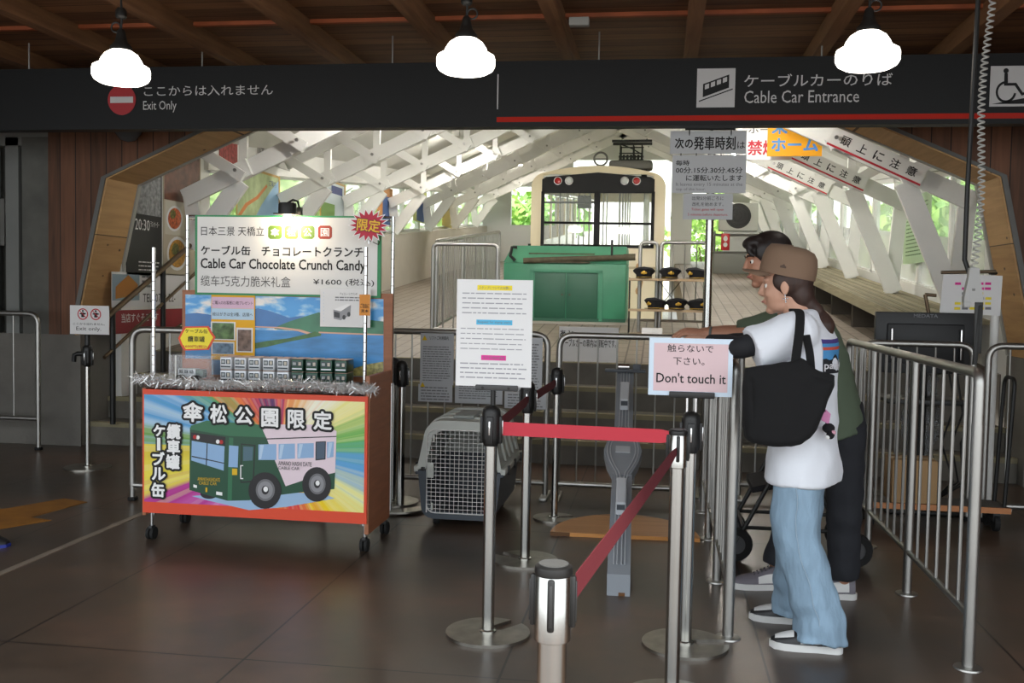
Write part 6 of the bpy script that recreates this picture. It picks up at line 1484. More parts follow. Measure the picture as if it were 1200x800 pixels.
# ================================================================== PEOPLE
SKIN = mat('skin', '#c89a82', 0.55, noise=(6, 0.05)); SKIN2 = mat('skin_tanned', '#b5836a', 0.55, noise=(6, 0.05))
EYEW = mat('eye_white', '#e4e0da', 0.2); IRIS = mat('eye_iris', '#1e1410', 0.15); LIP = mat('lip', '#a8605a', 0.5)
def spline(pts, rad, n_=6):
    pts = [Vector(p) for p in pts]; P, Rr = [], []
    N = len(pts)
    for i in range(N-1):
        p0, p1, p2, p3 = pts[max(0, i-1)], pts[i], pts[i+1], pts[min(N-1, i+2)]
        for k in range(n_):
            t = k/n_; t2, t3 = t*t, t*t*t
            P.append(0.5*((2*p1) + (p2-p0)*t + (2*p0-5*p1+4*p2-p3)*t2 + (3*p1-p0-3*p2+p3)*t3)); Rr.append(rad[i]*(1-t)+rad[i+1]*t)
    P.append(pts[-1]); Rr.append(rad[-1]); return P, Rr
def limb(mb, pts, rad, m, n_=6, seg=14):
    P, Rr = spline(pts, rad, n_); mb.tube(P, Rr, m, seg); mb.ball(P[0], Rr[0], m, seg, 9); mb.ball(P[-1], Rr[-1], m, seg, 9)
def ell_ring(c, ax, ay, rx, ry, n_=28): return [Vector(c) + ax*(rx*cos(2*pi*k/n_)) + ay*(ry*sin(2*pi*k/n_)) for k in range(n_)]
def hand(mb, wrist, d, nrm, thumb, m, curl=0.5, s=1.0):
    """palm, four bent fingers of unequal length, thumb from the side; nrm points out of the back of the hand"""
    w_ = Vector(wrist); d = Vector(d).normalized(); nrm = Vector(nrm); nrm = (nrm - d*nrm.dot(d)).normalized(); t = d.cross(nrm)*thumb
    rr_ = []
    for q, wd, th in ((0.0, 0.026, 0.018), (0.025, 0.033, 0.017), (0.06, 0.041, 0.016), (0.085, 0.041, 0.014), (0.096, 0.038, 0.010)):
        rr_.append([w_ + d*q*s + t*(wd*cos(2*pi*k/16))*s + nrm*(th*sin(2*pi*k/16))*s for k in range(16)])
    mb.rings(rr_, m)
    for k, (L, off) in enumerate(((0.068, 0.0305), (0.078, 0.0105), (0.072, -0.0105), (0.056, -0.0300))):
        p = w_ + d*(0.088 - (0.006 if k == 3 else 0))*s + t*off*s; a = 0.15; pts = [p - d*0.015*s, p]; dd_ = d
        for j, f in enumerate((0.45, 0.30, 0.25)):
            a += curl*(0.55, 0.75, 0.55)[j]; dd_ = d*cos(a) - nrm*sin(a) + t*(0.06*(1-k)*0.5); p = p + dd_.normalized()*L*f*s; pts.append(p)
        limb(mb, pts, [0.0085*s, 0.0085*s, 0.0080*s, 0.0074*s, 0.0064*s], m, 3, 10)
    p = w_ + d*0.030*s + t*0.030*s
    limb(mb, [p - t*0.012*s, p + (d*0.018 + t*0.014 - nrm*0.008)*s, p + (d*0.048 + t*0.020 - nrm*0.018)*s, p + (d*0.070 + t*0.014 - nrm*0.028)*s], [0.013*s, 0.0115*s, 0.0095*s, 0.0075*s], m, 3, 10)
def head_frame(c, f, tilt=0.0):
    f = Vector((f[0], f[1], 0)).normalized(); l = Vector((-f.y, f.x, 0)); u = Vector((0, 0, 1))
    f2 = f*cos(tilt) - u*sin(tilt); u2 = u*cos(tilt) + f*sin(tilt)
    M = Matrix((f2, l, u2)).transposed().to_4x4(); M.translation = Vector(c); return M
def head(mb, M, m, s=1.0):
    def B(c, r): mb.ball((0,0,0), 1.0, m, 22, 15, M @ Matrix.Translation(Vector(c)*s) @ Matrix.Diagonal((r[0]*s, r[1]*s, r[2]*s, 1)))
    B((-0.012, 0, 0.028), (0.094, 0.076, 0.088)); B((0.030, 0, -0.025), (0.060, 0.064, 0.082)); B((0.030, 0, -0.070), (0.052, 0.054, 0.040))
    B((0.066, 0, -0.094), (0.022, 0.024, 0.018)); B((0.068, 0, 0.030), (0.022, 0.050, 0.014))
    for sy in (-1, 1):
        B((0.058, sy*0.036, -0.025), (0.026, 0.022, 0.024)); B((-0.004, sy*0.077, -0.008), (0.018, 0.009, 0.030)); B((-0.002, sy*0.078, -0.030), (0.010, 0.007, 0.011)); B((0.094, sy*0.009, -0.026), (0.010, 0.009, 0.008))
    mb.tube([M @ (Vector(p)*s) for p in ((0.086, 0, 0.018), (0.096, 0, 0.0), (0.106, 0, -0.020), (0.094, 0, -0.030))], [0.008*s, 0.009*s, 0.011*s, 0.008*s], m, 10)
    B((0.087, 0, -0.052), (0.011, 0.021, 0.006)); B((0.085, 0, -0.062), (0.011, 0.018, 0.007))
def face_parts(parent, M, s=1.0, brow=None):
    for sy, nm in ((-1, 'right'), (1, 'left')):
        e = MB(); c = M @ (Vector((0.0690, sy*0.029, 0.006))*s); e.ball(c, 0.0120*s, EYEW, 14, 9); f = (M.to_3x3() @ Vector((1, 0, 0))); e.ball(c + f*0.0052*s, 0.0082*s, IRIS, 12, 8); e.build('eye', parent)
        if brow:
            b_ = MB(); b_.tube([M @ (Vector(p)*s) for p in ((0.089, sy*0.012, 0.030), (0.087, sy*0.030, 0.036), (0.074, sy*0.050, 0.030))], [0.003*s, 0.0038*s, 0.002*s], brow, 6); b_.build('eyebrow', parent)
    q = MB()
    q.tube([M @ (Vector(p)*s) for p in ((0.088, -0.020, -0.057), (0.0975, 0, -0.056), (0.088, 0.020, -0.057))], [0.003*s, 0.0052*s, 0.003*s], LIP, 8); q.build('lips', parent)
def shoe(parent, heel, f, L, upper, sole_m, acc, toe_m, lace=None):
    f = Vector((f[0], f[1], 0)).normalized(); l = Vector((-f.y, f.x, 0)); h0 = Vector(heel)
    M = Matrix((f, l, Vector((0,0,1)))).transposed().to_4x4(); M.translation = h0
    k = L/0.28
    outl = [(-0.004,0.008),(0.002,0.020),(0.010,0.029),(0.024,0.034),(0.09,0.034),(0.17,0.046),(0.22,0.046),(0.26,0.034),(0.28,0.0)]
    full = [(x, w_) for x, w_ in outl] + [(x, -w_) for x, w_ in outl[::-1][1:]]
    q = MB(); q.rings([[(x*k, w_*k, z) for x, w_ in full] for z in (0.0, 0.012, 0.028)], sole_m, M=M); q.build('shoe_sole', parent, angle=50)
    secs = [(0.008,0.028,0.098,0.03),(0.05,0.033,0.108,0.03),(0.10,0.035,0.104,0.026),(0.14,0.039,0.086,0.026),(0.18,0.043,0.070,0.026),(0.22,0.043,0.060,0.026),(0.25,0.034,0.050,0.026),(0.274,0.012,0.036,0.026)]
    q = MB(); rr_ = []
    for x, w_, h, z0 in secs:
        rr_.append([(x*k, w_*k*cos(t), z0 + max(0.0, sin(t))*(h-z0)) if t <= pi else (x*k, w_*k*cos(t), z0) for t in [2*pi*j/24 for j in range(24)]])
    q.rings(rr_, upper, M=M); q.build('shoe', parent, angle=60)
    q = MB()   # panels: toe box and side quarter
    q.rings([[(x*k, w_*k*cos(t), z0 + sin(t)*(h-z0)+0.0015) for t in [pi*0.22+pi*0.56*j/10 for j in range(11)]] for x, w_, h, z0 in [(0.185,0.0432,0.0695,0.026),(0.21,0.0438,0.0632,0.026),(0.235,0.039,0.0555,0.026),(0.258,0.028,0.046,0.026)]], toe_m, cap=False, M=M)
    q.build('shoe_toe_panel', parent, angle=60)
    q = MB()
    for sg in (-1, 1):
        q.rings([[(x*k, sg*(w_*k+0.0018)*cos(t), z0 + sin(t)*(h-z0)) for t in [0.12+0.62*j/6 for j in range(7)]] for x, w_, h, z0 in [(0.035,0.032,0.104,0.028),(0.08,0.034,0.106,0.026),(0.125,0.0375,0.095,0.026),(0.16,0.041,0.078,0.026)]], acc, cap=False, M=M)
    q.build('shoe_side_panel', parent, angle=60)
    if lace:
        q = MB()
        for j in range(5):
            x = 0.11+0.016*j; z = 0.104-0.0075*j*1.05; q.tube([(x*k, -0.02, z-0.006), (x*k, 0, z+0.004), (x*k, 0.02, z-0.006)], 0.003, lace, 6, M=M)
        q.build('shoe_laces', parent)
TRI = {}
from mathutils import noise as mnoise
def folds(o, amp, scale, seed=0.0, stretch=(1,1,1), zmask=None):
    me = o.data; me.update(); ns = [v.normal.copy() for v in me.vertices]
    for v, nn_ in zip(me.vertices, ns):
        p = Vector((v.co.x*stretch[0], v.co.y*stretch[1], v.co.z*stretch[2]))*scale + Vector((seed, seed*1.7, 0))
        a = (1-abs(mnoise.noise(p)*2))*0.6 + mnoise.noise(p*2.1)*0.4
        v.co += nn_*(a-0.3)*amp*(zmask(v.co.z) if zmask else 1)
    me.update()
def on_surface(o, p, lift=0.002):
    ok, q, nr, _ = o.closest_point_on_mesh(Vector(p)); return q + nr*lift
# ---------------------------------------------------------------- woman
WB = Vector((0.585, 4.12, 0)); wf = Vector((-0.94, 0.34, 0)).normalized(); wl = Vector((wf.y*-1, wf.x, 0))
def Wp(F, L, z): return WB + wf*F + wl*L + Vector((0, 0, z))
wo = thing('person', 'person in a brown cap, white T-shirt and light blue baggy jeans leaning on the railing', 'person', WB)
def loc(v): return Vector(v) - WB
b_ = MB()
HM = head_frame(loc((0.500, 4.145, 1.425)), (-0.97, 0.22), 0.12)
head(b_, HM, SKIN, 0.98)
limb(b_, [loc(Wp(0.0, 0, 1.24)), loc((0.555, 4.125, 1.31)), loc((0.515, 4.14, 1.38))], [0.062, 0.052, 0.050], SKIN)
tor = [(0.0, 0.74, 0.085, 0.12), (0.0, 0.85, 0.105, 0.155), (0.0, 0.98, 0.095, 0.135), (0.0, 1.10, 0.10, 0.145), (0.005, 1.22, 0.095, 0.155), (0.01, 1.29, 0.06, 0.10)]
b_.rings([ell_ring(loc(Wp(F, 0, z)), wf, wl, rx*0.9, ry*0.9) for F, z, rx, ry in tor], SKIN)
ARM = {}
ARM['l'] = [(0.535, 3.985, 1.255), (0.315, 3.945, 1.182), (0.195, 4.10, 1.195)]
ARM['r'] = [(0.635, 4.265, 1.255), (0.385, 4.335, 1.185), (0.205, 4.275, 1.175)]
for a in ARM.values():
    a = [loc(p) for p in a]; mid = a[0].lerp(a[1], 0.5)
    limb(b_, [a[0], mid, a[1]], [0.048, 0.042, 0.036], SKIN); limb(b_, [a[1], a[1].lerp(a[2], 0.35), a[2]], [0.036, 0.036, 0.023], SKIN)
hand(b_, loc((0.195, 4.10, 1.195)), (-0.85, 0.42, 0.12), (0.05, -0.25, 1), 1, SKIN, 0.55, 0.95)
hand(b_, loc((0.205, 4.275, 1.175)), (-0.97, -0.2, 0.02), (0, 0.2, 1), -1, SKIN, 0.55, 0.95)
LEG = {'l': [Wp(-0.005, 0.085, 0.80), Wp(0.0, 0.10, 0.47), (0.655, 3.985, 0.09)], 'r': [Wp(0.0, -0.085, 0.80), Wp(0.03, -0.09, 0.47), (0.605, 4.30, 0.09)]}
for a in LEG.values(): a = [loc(p) for p in a]; limb(b_, a, [0.066, 0.050, 0.036], SKIN)
wbody = remeshed(b_, 'body', 0.0045, wo, 3, SKIN)
face_parts(wo, HM, 0.98)
# T-shirt
TEE = mat('white_cotton', '#e6eaf2', 0.9, bump=(9, 0.35), sheen=0.2)
tee = [(-0.005, 0.640, 0.146, 0.204), (-0.005, 0.72, 0.143, 0.200), (0.0, 0.85, 0.128, 0.178), (-0.002, 1.0, 0.118, 0.165), (-0.004, 1.12, 0.120, 0.170), (-0.002, 1.21, 0.116, 0.172), (0.004, 1.265, 0.098, 0.158), (0.010, 1.30, 0.072, 0.112), (0.018, 1.328, 0.054, 0.066)]
s_ = MB(); s_.rings([ell_ring(loc(Wp(F, 0, z)), wf, wl, rx, ry, 36) for F, z, rx, ry in tee], TEE)
for k_, ext in (('l', 0.80), ('r', 0.80)):
    a = [loc(p) for p in ARM[k_]]; e_ = a[0].lerp(a[1], ext); inn = a[0] + (loc(Wp(0, 0, 1.22))-a[0])*0.35
    s_.tube([inn, a[0]+Vector((0,0,-0.01)), a[0].lerp(a[1], 0.4)+Vector((0,0,-0.015)), e_+Vector((0,0,-0.022))], [0.085, 0.086, 0.084, 0.088], TEE, 18)
tshirt = remeshed(s_, 'tshirt', 0.009, wo, 4, TEE); folds(tshirt, 0.013, 7, 3.0, (1, 1, 0.8))
# print on the back, wrapped on the shirt
def tee_at(sv, z):
    """sv metres round from the middle of the back towards her left"""
    for i in range(len(tee)-1):
        if tee[i][1] <= z <= tee[i+1][1]:
            t = (z-tee[i][1])/(tee[i+1][1]-tee[i][1]); F, _, rx, ry = [tee[i][q]*(1-t)+tee[i+1][q]*t for q in range(4)]; break
    th = pi - sv/0.150
    p = loc(Wp(F, 0, z)); c, s2 = cos(th), sin(th); nrm = (wf*(c/rx) + wl*(s2/ry)).normalized()
    return p + wf*rx*c + wl*ry*s2 + nrm*0.004
pr_ = MB()
def wrapband(pts_lo, pts_hi, m, lift=0.0, n_=14):
    """band between two polylines over s"""
    vs, fs = [], []
    for i in range(n_+1):
        sv = -0.115+0.23*i/n_
        vs += [tee_at(sv, pts_lo(sv)), tee_at(sv, pts_hi(sv))]
    for i in range(n_): fs.append((2*i, 2*i+2, 2*i+3, 2*i+1))
    pr_.add(vs, fs, m)
c_ = lambda z: (lambda s: z)
PUR = mat('print_purple', '#4a3a80', 0.8); PB1 = mat('print_sky_blue', '#4a90c8', 0.8); POR = mat('print_orange_red', '#c8503c', 0.8)
zt0 = 1.085
wrapband(c_(zt0+0.118), c_(zt0+0.136), PUR); wrapband(c_(zt0+0.104), c_(zt0+0.118), PB1); wrapband(c_(zt0+0.092), c_(zt0+0.104), POR)
peak = lambda s: zt0+0.040+0.030*abs(sin(s*42))*(0.5+0.5*cos(s*17))+0.008
wrapband(peak, c_(zt0+0.092), PB1, 28); wrapband(c_(zt0), peak, mat('print_black_cloth', '#15161c', 0.8), 28)
n0 = len(pr_.v); pr_.text('patagonia', 0, 0.010, 0.215, 0.044, (0, 0, 0), mat('print_white_cloth', '#e0e0e4', 0.8), bold=0.02)
for i in range(n0, len(pr_.v)):
    p = pr_.v[i]; q = tee_at(0.108-p.x, zt0+p.z); q2 = tee_at(0.108-p.x, zt0+p.z); nr = (q - loc(Wp(0, 0, q.z+WB.z))); nr.z = 0; pr_.v[i] = q + nr.normalized()*0.0012
bpy.context.view_layer.update()
for i, p in enumerate(pr_.v): pr_.v[i] = on_surface(tshirt, p, 0.0026 if i >= n0 else 0.0016)
pr_.build('back_print', tshirt, smooth=False)
# sleeves for the forearms
AS = mat('black_arm_sleeve', '#14151a', 0.8)
for k_ in ('l', 'r'):
    a = [loc(p) for p in ARM[k_]]; q = MB(); P, Rr = spline([a[0].lerp(a[1], 0.55), a[1], a[1].lerp(a[2], 0.4), a[1].lerp(a[2], 0.93)], [0.047, 0.044, 0.042, 0.029], 6); q.tube(P, Rr, AS, 18); q.build('arm_sleeve', wo)
# jeans
JEAN = mat('light_blue_denim', '#88a2b7', 0.85, noise=(8, 0.24), bump=(26, 0.6), stretch=(1, 1, 0.35))
j_ = MB(); j_.rings([ell_ring(loc(Wp(F, 0, z)), wf, wl, rx, ry, 32) for F, z, rx, ry in ((-0.005, 0.86, 0.10, 0.14), (-0.005, 0.78, 0.105, 0.15), (-0.008, 0.70, 0.108, 0.155), (0.0, 0.64, 0.09, 0.14))], JEAN)
for k_, sg in (('l', 1), ('r', -1)):
    a = [loc(p) for p in LEG[k_]]
    P, Rr = spline([a[0]+Vector((0,0,-0.05)), a[0].lerp(a[1], 0.5), a[1], a[1].lerp(a[2], 0.45), a[1].lerp(a[2], 0.8), a[2]+Vector((0.0,0,0.0)), a[2]+Vector((0.0,0,-0.05))], [0.094, 0.096, 0.092, 0.092, 0.094, 0.098, 0.098], 7)
    for i in range(len(Rr)):     # folds gathering near the hem and behind the knee
        z = P[i].z; Rr[i] += 0.006*sin(z*70)*max(0, 1-(z+0.0)/0.35) + 0.003*sin(z*40)
    j_.tube(P, Rr, JEAN, 26)
jeans = remeshed(j_, 'jeans', 0.009, wo, 3, JEAN); folds(jeans, 0.017, 9, 1.0, (1, 1, 0.6), lambda z: 0.6+0.9*max(0, 1-z/0.3))
st_ = MB(); STI = mat('denim_seam', '#9fb4c4', 0.9)
def side_pt(t):
    a = [loc(p) for p in LEG['l']]; p = (a[0]+Vector((0,0,-0.05))).lerp(a[1], t*2) if t < 0.5 else a[1].lerp(a[2], (t-0.5)*2); return p
bpy.context.view_layer.update()
out_l = Vector((-0.12, -0.99, 0))
st_.tube([on_surface(jeans, side_pt(t/24)+out_l*0.14) for t in range(0, 24)], 0.0020, STI, 5)
st_.build('side_seam', jeans)
# shoes
SBK = mat('sneaker_black', '#17171a', 0.45); SWT = mat('sneaker_white', '#d8d8d6', 0.5); SGY = mat('sneaker_grey', '#6c6870', 0.6)
lf_ = Vector((-0.99, 0.1, 0)); 
shoe(wo, loc((0.735, 3.965, 0.0)), lf_, 0.275, SBK, SWT, SWT, SWT)
shoe(wo, loc((0.685, 4.295, 0.0)), lf_, 0.275, SBK, SWT, SBK, SWT)
# hair, cap, earring
HAIR = mat('dark_brown_hair', '#3a2720', 0.6, noise=(40, 0.35), stretch=(1, 1, 0.2)); HAIR2 = mat('ponytail_brown', '#4a2c22', 0.5, noise=(40, 0.35), stretch=(1, 1, 0.2))
h_ = MB()
def HB(mb, c, r, M, m): mb.ball((0,0,0), 1.0, m, 20, 13, M @ Matrix.Translation(c) @ Matrix.Diagonal((*r, 1)))
HB(h_, (-0.022, 0, 0.022), (0.092, 0.083, 0.088), HM, HAIR); HB(h_, (-0.058, 0, -0.040), (0.052, 0.066, 0.070), HM, HAIR); HB(h_, (-0.085, 0, -0.085), (0.032, 0.04, 0.04), HM, HAIR)
for sy in (-1, 1): HB(h_, (0.012, sy*0.068, 0.02), (0.03, 0.014, 0.035), HM, HAIR)
limb(h_, [HM @ Vector(p) for p in ((-0.085, 0, -0.085), (-0.118, 0, -0.125), (-0.128, 0.004, -0.17), (-0.118, 0.006, -0.22), (-0.135, 0.01, -0.275))], [0.036, 0.026, 0.050, 0.044, 0.014], HAIR)
remeshed(h_, 'hair', 0.006, wo, 3, HAIR)
MB().lathe([(0.018, -0.006), (0.026, -0.006), (0.026, 0.006), (0.018, 0.006)], (0,0,0), mat('hair_tie_grey', '#8c8884', 0.7), 14, HM @ Matrix.Translation((-0.119, 0, -0.128))).build('hair_tie', wo)
CAPM = mat('brown_cap_cloth', '#7d6552', 0.85, bump=(120, 0.08)); CAPT = HM @ Matrix.Translation((-0.012, 0, 0.048)) @ Matrix.Rotation(radians(-17), 4, 'Y')
cp = MB(); prof = [(1.0, -0.012), (1.005, 0.015), (0.985, 0.045), (0.92, 0.075), (0.78, 0.096), (0.5, 0.108), (0.2, 0.111), (0.0, 0.1115)]
rr_ = []
for r_, z in prof: rr_.append([Vector((0.112*r_*cos(2*pi*k/36)*(1.0 if cos(2*pi*k/36) < 0 else 1.0), 0.092*r_*sin(2*pi*k/36), z + 0.012*max(0, cos(2*pi*k/36))*(1 if 0.02 < z < 0.1 else 0.3))) for k in range(36)])
cp.rings(rr_, CAPM, M=CAPT); cap_o = cp.build('cap', wo, angle=70)
cb_ = MB(); up_, dn_ = [], []
NB = 16; inner = [(0.108*cos(t), 0.090*sin(t)) for t in [radians(-62)+radians(124)*k/NB for k in range(NB+1)]]; outer_ = [(0.108*cos(t)+0.072*cos(t*0.9)**0.8*(1 if abs(t) < 1.2 else 0.2), 0.092*sin(t)) for t in [radians(-62)+radians(124)*k/NB for k in range(NB+1)]]
vs = []
for z_ in (0.0, -0.005):
    for (x, y) in inner: vs.append(Vector((x, y, -0.006+z_-y*y*1.2)))
    for (x, y) in outer_: vs.append(Vector((x, y, -0.012+z_-y*y*2.2)))
n1_ = NB+1; fs = []
for k in range(NB): fs += [(k, k+1, n1_+k+1, n1_+k), (3*n1_+k, 3*n1_+k+1, 2*n1_+k+1, 2*n1_+k), (n1_+k, n1_+k+1, 3*n1_+k+1, 3*n1_+k)]
cb_.add(vs, fs, CAPM, CAPT); cb_.build('cap_brim', cap_o, angle=60)
lg_ = MB(); lg_.prism([(-0.012, -0.004), (0.012, -0.004), (0.012, 0.002), (0.006, 0.006), (0.002, 0.012), (-0.006, 0.006), (-0.012, 0.004)], CAPT @ Vector((0.012, 0.0925, 0.022)), (CAPT.to_3x3() @ Vector((-1, 0, 0))), (CAPT.to_3x3() @ Vector((0, 0, 1))), 0.002, mat('cap_logo', '#4c3a2e', 0.7)); lg_.build('cap_logo', cap_o, smooth=False)
er = MB()
for z in (-0.040, -0.052, -0.064): er.ball(HM @ Vector((-0.004, 0.086, z)), 0.004, CHROME, 8, 6)
er.ball(HM @ Vector((-0.012, 0.086, -0.053)), 0.0035, CHROME, 8, 6).ball(HM @ Vector((0.004, 0.086, -0.053)), 0.0035, CHROME, 8, 6).tube([HM @ Vector((-0.004, 0.086, -0.034)), HM @ Vector((-0.004, 0.086, -0.07))], 0.0014, CHROME, 6); er.build('earring', wo)
# tote bag on her shoulder
TB = Vector((0.500, 3.825, 0.0)); BAGM = mat('black_canvas', '#0d0d0f', 0.95, bump=(7, 0.5))
tb = thing('tote_bag', 'large black canvas tote bag hanging from the shoulder of the person in the brown cap', 'bag', (TB.x, TB.y, 0.785))
def bagp(px, py): p = at(px, py, Y=TB.y); return p.x-TB.x, p.z-0.785
ol_ = [bagp(*p) for p in ((871,430),(880,428),(895,427),(910,426),(924,425),(933,422),(938,419),(944,423),(951,429),(960,433),(970,436),(979,439),(977,447),(973,460),(968,474),(962,490),(957,502),(949,513),(939,521),(928,523),(912,522),(896,521),(884,520),(875,518),(871,513),(870,495),(870,470),(870,450))]
cx_ = sum(p[0] for p in ol_)/len(ol_); cz_ = sum(p[1] for p in ol_)/len(ol_)
q = MB(); rr_ = []
for y, s2 in ((-0.055, 0.80), (-0.050, 0.90), (-0.030, 0.985), (0.0, 1.0), (0.030, 0.985), (0.050, 0.90), (0.055, 0.80)):
    ring = []
    for (x, z) in ol_: ring.append(Vector((cx_+(x-cx_)*s2, y*(0.45 if z > cz_+0.08 else 1.0), cz_+(z-cz_)*s2)))
    rr_.append(ring)
q.rings(rr_, BAGM); bg_ = q.build('bag_body', tb, smooth=True, angle=80)
me_ = remeshed(q, 'bag_body', 0.006, tb, 2, BAGM); bpy.data.objects.remove(bg_); folds(me_, 0.012, 7, 2.0)
def strap(pts, wdt=0.028):
    q = MB(); rr_ = []
    pts, _ = spline(pts, [1]*len(pts), 6)
    for i, p in enumerate(pts):
        d = (pts[min(i+1, len(pts)-1)]-pts[max(i-1, 0)]).normalized(); sx = Vector((1, 0, 0)); sx = (sx - d*sx.dot(d)).normalized(); nn_ = d.cross(sx)
        rr_.append([p - sx*wdt/2 - nn_*0.002, p + sx*wdt/2 - nn_*0.002, p + sx*wdt/2 + nn_*0.002, p - sx*wdt/2 + nn_*0.002])
    q.rings(rr_, BAGM); return q.build('strap', tb, smooth=False)
def TBp(px, py, Y): return at(px, py, Y=Y) - Vector((TB.x, TB.y, 0.785))
strap([TBp(930, 440, 3.81), TBp(934, 410, 3.84), TBp(937, 385, 3.90), TBp(937, 366, 3.955), Vector((0.02, 0.22, 0.545)), Vector((0.05, 0.27, 0.50))], 0.034)
strap([TBp(951, 442, 3.86), TBp(949, 415, 3.87), TBp(944, 390, 3.92), TBp(940, 368, 3.975), Vector((0.03, 0.24, 0.54)), Vector((0.06, 0.28, 0.49))], 0.030)
ch = at(971, 500, Y=3.93)
bc = thing('bag_charm', 'small black and pink plush charm dangling beside the black tote bag', 'charm', (ch.x, 3.93, ch.z-0.05))
q = MB(); q.ball((0, 0, 0.045), (0.024, 0.02, 0.02), mat('plush_black', '#141216', 0.95), 12, 8).ball((0.006, -0.012, 0.022), (0.016, 0.012, 0.018), mat('plush_black', '#141216', 0.95), 12, 8); q.build('dark_tuft', bc)
q = MB(); q.ball((0.014, -0.012, 0.030), (0.012, 0.010, 0.010), mat('plush_pink', '#d8a0b0', 0.95), 10, 7).ball((-0.006, -0.018, 0.012), (0.009, 0.008, 0.008), PWH, 10, 7); q.build('pale_tuft', bc)
MB().tube([(-0.01, 0.005, 0.06), (-0.012, 0.0, 0.10), (-0.02, -0.01, 0.13)], 0.002, CHROME, 6).build('chain', bc)
q = MB(); q.rings([[(-0.028, -0.004, 0.075), (0.0, -0.004, 0.06), (0.0, 0.006, 0.06), (-0.028, 0.006, 0.075)], [(-0.016, -0.004, 0.12), (0.006, -0.004, 0.10), (0.006, 0.006, 0.10), (-0.016, 0.006, 0.12)]], mat('pink_ribbon', '#d88ab8', 0.7)); q.build('pink_ribbon', bc, smooth=False)

# ---------------------------------------------------------------- man
MBS = Vector((0.83, 4.80, 0)); ma = thing('person', 'dark-haired person in a dark green T-shirt leaning on the railing behind the brown-capped one', 'person', MBS)
def ml(v): return Vector(v) - MBS
mf = Vector((-1, 0, 0)); mlf = Vector((0, -1, 0))
b_ = MB(); MM = head_frame(ml((0.492, 4.80, 1.550)), (-0.98, -0.12), 0.22)
head(b_, MM, SKIN2, 1.06)
limb(b_, [ml((0.635, 4.80, 1.28)), ml((0.575, 4.80, 1.38)), ml((0.52, 4.80, 1.48))], [0.072, 0.062, 0.058], SKIN2)
mt_ = [((0.835, 0.80), 0.10, 0.155), ((0.805, 0.95), 0.098, 0.15), ((0.755, 1.10), 0.105, 0.165), ((0.69, 1.24), 0.10, 0.175), ((0.64, 1.32), 0.065, 0.12)]
b_.rings([ell_ring(ml((c[0], 4.80, c[1])), Vector((-0.93, 0, -0.36)), mlf, rx*0.92, ry*0.92) for c, rx, ry in mt_], SKIN2)
MAR = {'l': [(0.655, 4.62, 1.275), (0.445, 4.565, 1.195), (0.215, 4.60, 1.205)], 'r': [(0.655, 4.98, 1.275), (0.385, 5.03, 1.195), (0.205, 4.84, 1.20)]}
for a in MAR.values():
    a = [ml(p) for p in a]; limb(b_, [a[0], a[0].lerp(a[1], 0.5), a[1]], [0.055, 0.050, 0.042], SKIN2); limb(b_, [a[1], a[1].lerp(a[2], 0.35), a[2]], [0.042, 0.042, 0.026], SKIN2)
hand(b_, ml((0.215, 4.60, 1.205)), (-0.98, 0.12, 0.10), (0, -0.3, 1), 1, SKIN2, 0.5, 1.05)
hand(b_, ml((0.205, 4.84, 1.20)), (-0.9, -0.35, 0.12), (0, 0.2, 1), -1, SKIN2, 0.5, 1.05)
MLG = {'l': [(0.845, 4.715, 0.84), (0.86, 4.71, 0.47), (0.865, 4.705, 0.09)], 'r': [(0.835, 4.89, 0.84), (0.69, 4.87, 0.48), (0.585, 4.82, 0.10)]}
for a in MLG.values(): limb(b_, [ml(p) for p in a], [0.066, 0.052, 0.038], SKIN2)
remeshed(b_, 'body', 0.005, ma, 3, SKIN2)
MBROW = mat('brow_black', '#1a1412', 0.7); face_parts(ma, MM, 1.06, MBROW)
GTEE = mat('dark_green_cotton', '#586553', 0.9, bump=(9, 0.35))
mtee = [((0.815, 0.745), 0.145, 0.205), ((0.81, 0.82), 0.140, 0.198), ((0.79, 0.95), 0.122, 0.178), ((0.745, 1.10), 0.126, 0.188), ((0.69, 1.23), 0.118, 0.192), ((0.65, 1.30), 0.092, 0.155), ((0.61, 1.36), 0.068, 0.075)]
s_ = MB(); s_.rings([ell_ring(ml((c[0], 4.80, c[1])), Vector((-0.96, 0, -0.28)), mlf, rx, ry, 36) for c, rx, ry in mtee], GTEE)
for k_, ext in (('l', 0.75), ('r', 0.95)):
    a = [ml(p) for p in MAR[k_]]; inn = a[0] + (ml((0.68, 4.80, 1.22))-a[0])*0.35
    s_.tube([inn, a[0]+Vector((0,0,-0.01)), a[0].lerp(a[1], 0.4)+Vector((0,0,-0.012)), a[0].lerp(a[1], ext)+Vector((0,0,-0.018))], [0.092, 0.092, 0.084, 0.082], GTEE, 18)
folds(remeshed(s_, 'tshirt', 0.010, ma, 4, GTEE), 0.009, 8, 9.0)
NAVY = mat('dark_trousers', '#22242a', 0.85, bump=(12, 0.3)); j_ = MB()
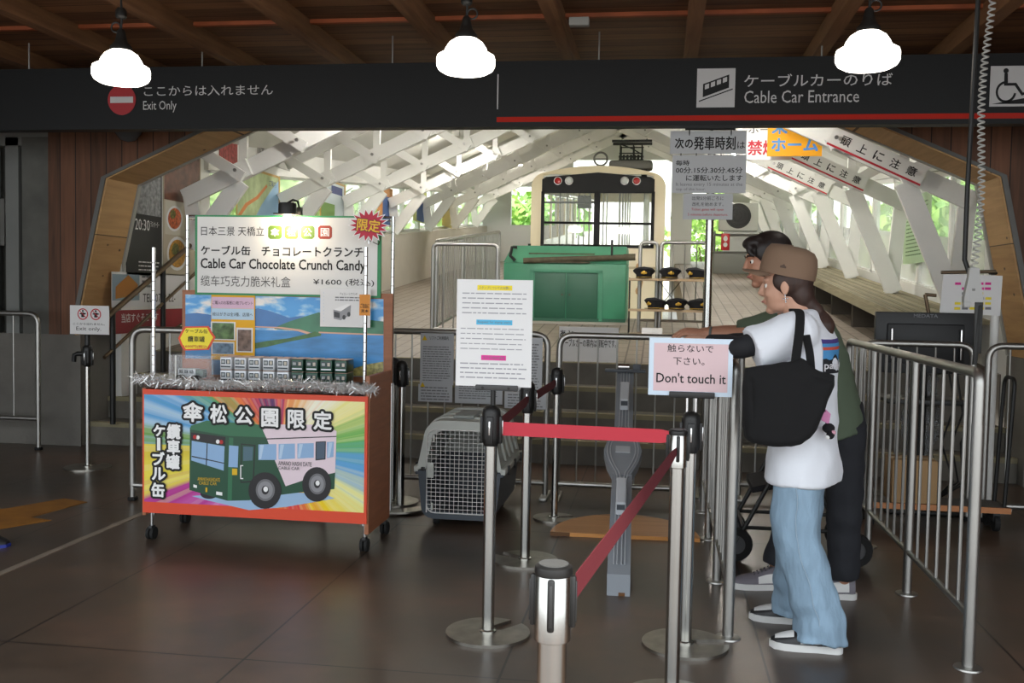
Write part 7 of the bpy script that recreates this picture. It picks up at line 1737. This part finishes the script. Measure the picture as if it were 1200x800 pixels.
j_.rings([ell_ring(ml((x, 4.80, z)), mf, mlf, rx, ry, 30) for x, z, rx, ry in ((0.83, 0.90, 0.112, 0.165), (0.838, 0.82, 0.122, 0.175), (0.842, 0.72, 0.118, 0.175), (0.84, 0.68, 0.09, 0.15))], NAVY)
for k_ in ('l', 'r'):
    a = [ml(p) for p in MLG[k_]]; P, Rr = spline([a[0]+Vector((0,0,-0.04)), a[0].lerp(a[1], 0.5), a[1], a[1].lerp(a[2], 0.5), a[2]+Vector((0,0,0.0))], [0.105, 0.095, 0.080, 0.074, 0.072], 7)
    for i in range(len(Rr)): Rr[i] += 0.003*sin(P[i].z*55)
    j_.tube(P, Rr, NAVY, 24)
folds(remeshed(j_, 'trousers', 0.010, ma, 3, NAVY), 0.008, 9, 5.0, (1,1,0.6))
LAC = mat('grey_lace', '#5c5a60', 0.8)
shoe(ma, ml((0.925, 4.705, 0.0)), (-1, -0.03, 0), 0.295, SGY, SWT, SWT, SWT, LAC)
shoe(ma, ml((0.655, 4.80, 0.0)), (-0.99, -0.10, 0), 0.295, SGY, SWT, SWT, SGY, LAC)
MH = mat('black_brown_hair', '#1e1614', 0.5, noise=(40, 0.3), stretch=(1, 1, 0.2)); h_ = MB()
HB(h_, (-0.022, 0, 0.045), (0.104, 0.092, 0.090), MM, MH); HB(h_, (-0.050, 0, -0.005), (0.075, 0.086, 0.085), MM, MH); HB(h_, (-0.080, 0, -0.055), (0.036, 0.060, 0.050), MM, MH)
HB(h_, (0.045, 0, 0.092), (0.055, 0.072, 0.034), MM, MH)
for sy in (-1, 1): HB(h_, (0.022, sy*0.074, 0.040), (0.040, 0.016, 0.050), MM, MH)
limb(h_, [MM @ Vector(p) for p in ((0.07, 0.03, 0.088), (0.085, 0.045, 0.06), (0.072, 0.062, 0.03))], [0.016, 0.014, 0.006], MH)
remeshed(h_, 'hair', 0.0065, ma, 3, MH)
q = MB(); a = [ml(p) for p in MAR['l']]; c = a[1].lerp(a[2], 0.93); d = (a[2]-a[1]).normalized(); u_, v_ = frame_of(d)
q.tube([c + (u_*cos(t) + v_*sin(t))*0.030 for t in [2*pi*k/20 for k in range(20)]], 0.006, mat('watch_band_grey', '#5a605c', 0.5), 8, closed=True); q.build('wrist_band', ma)
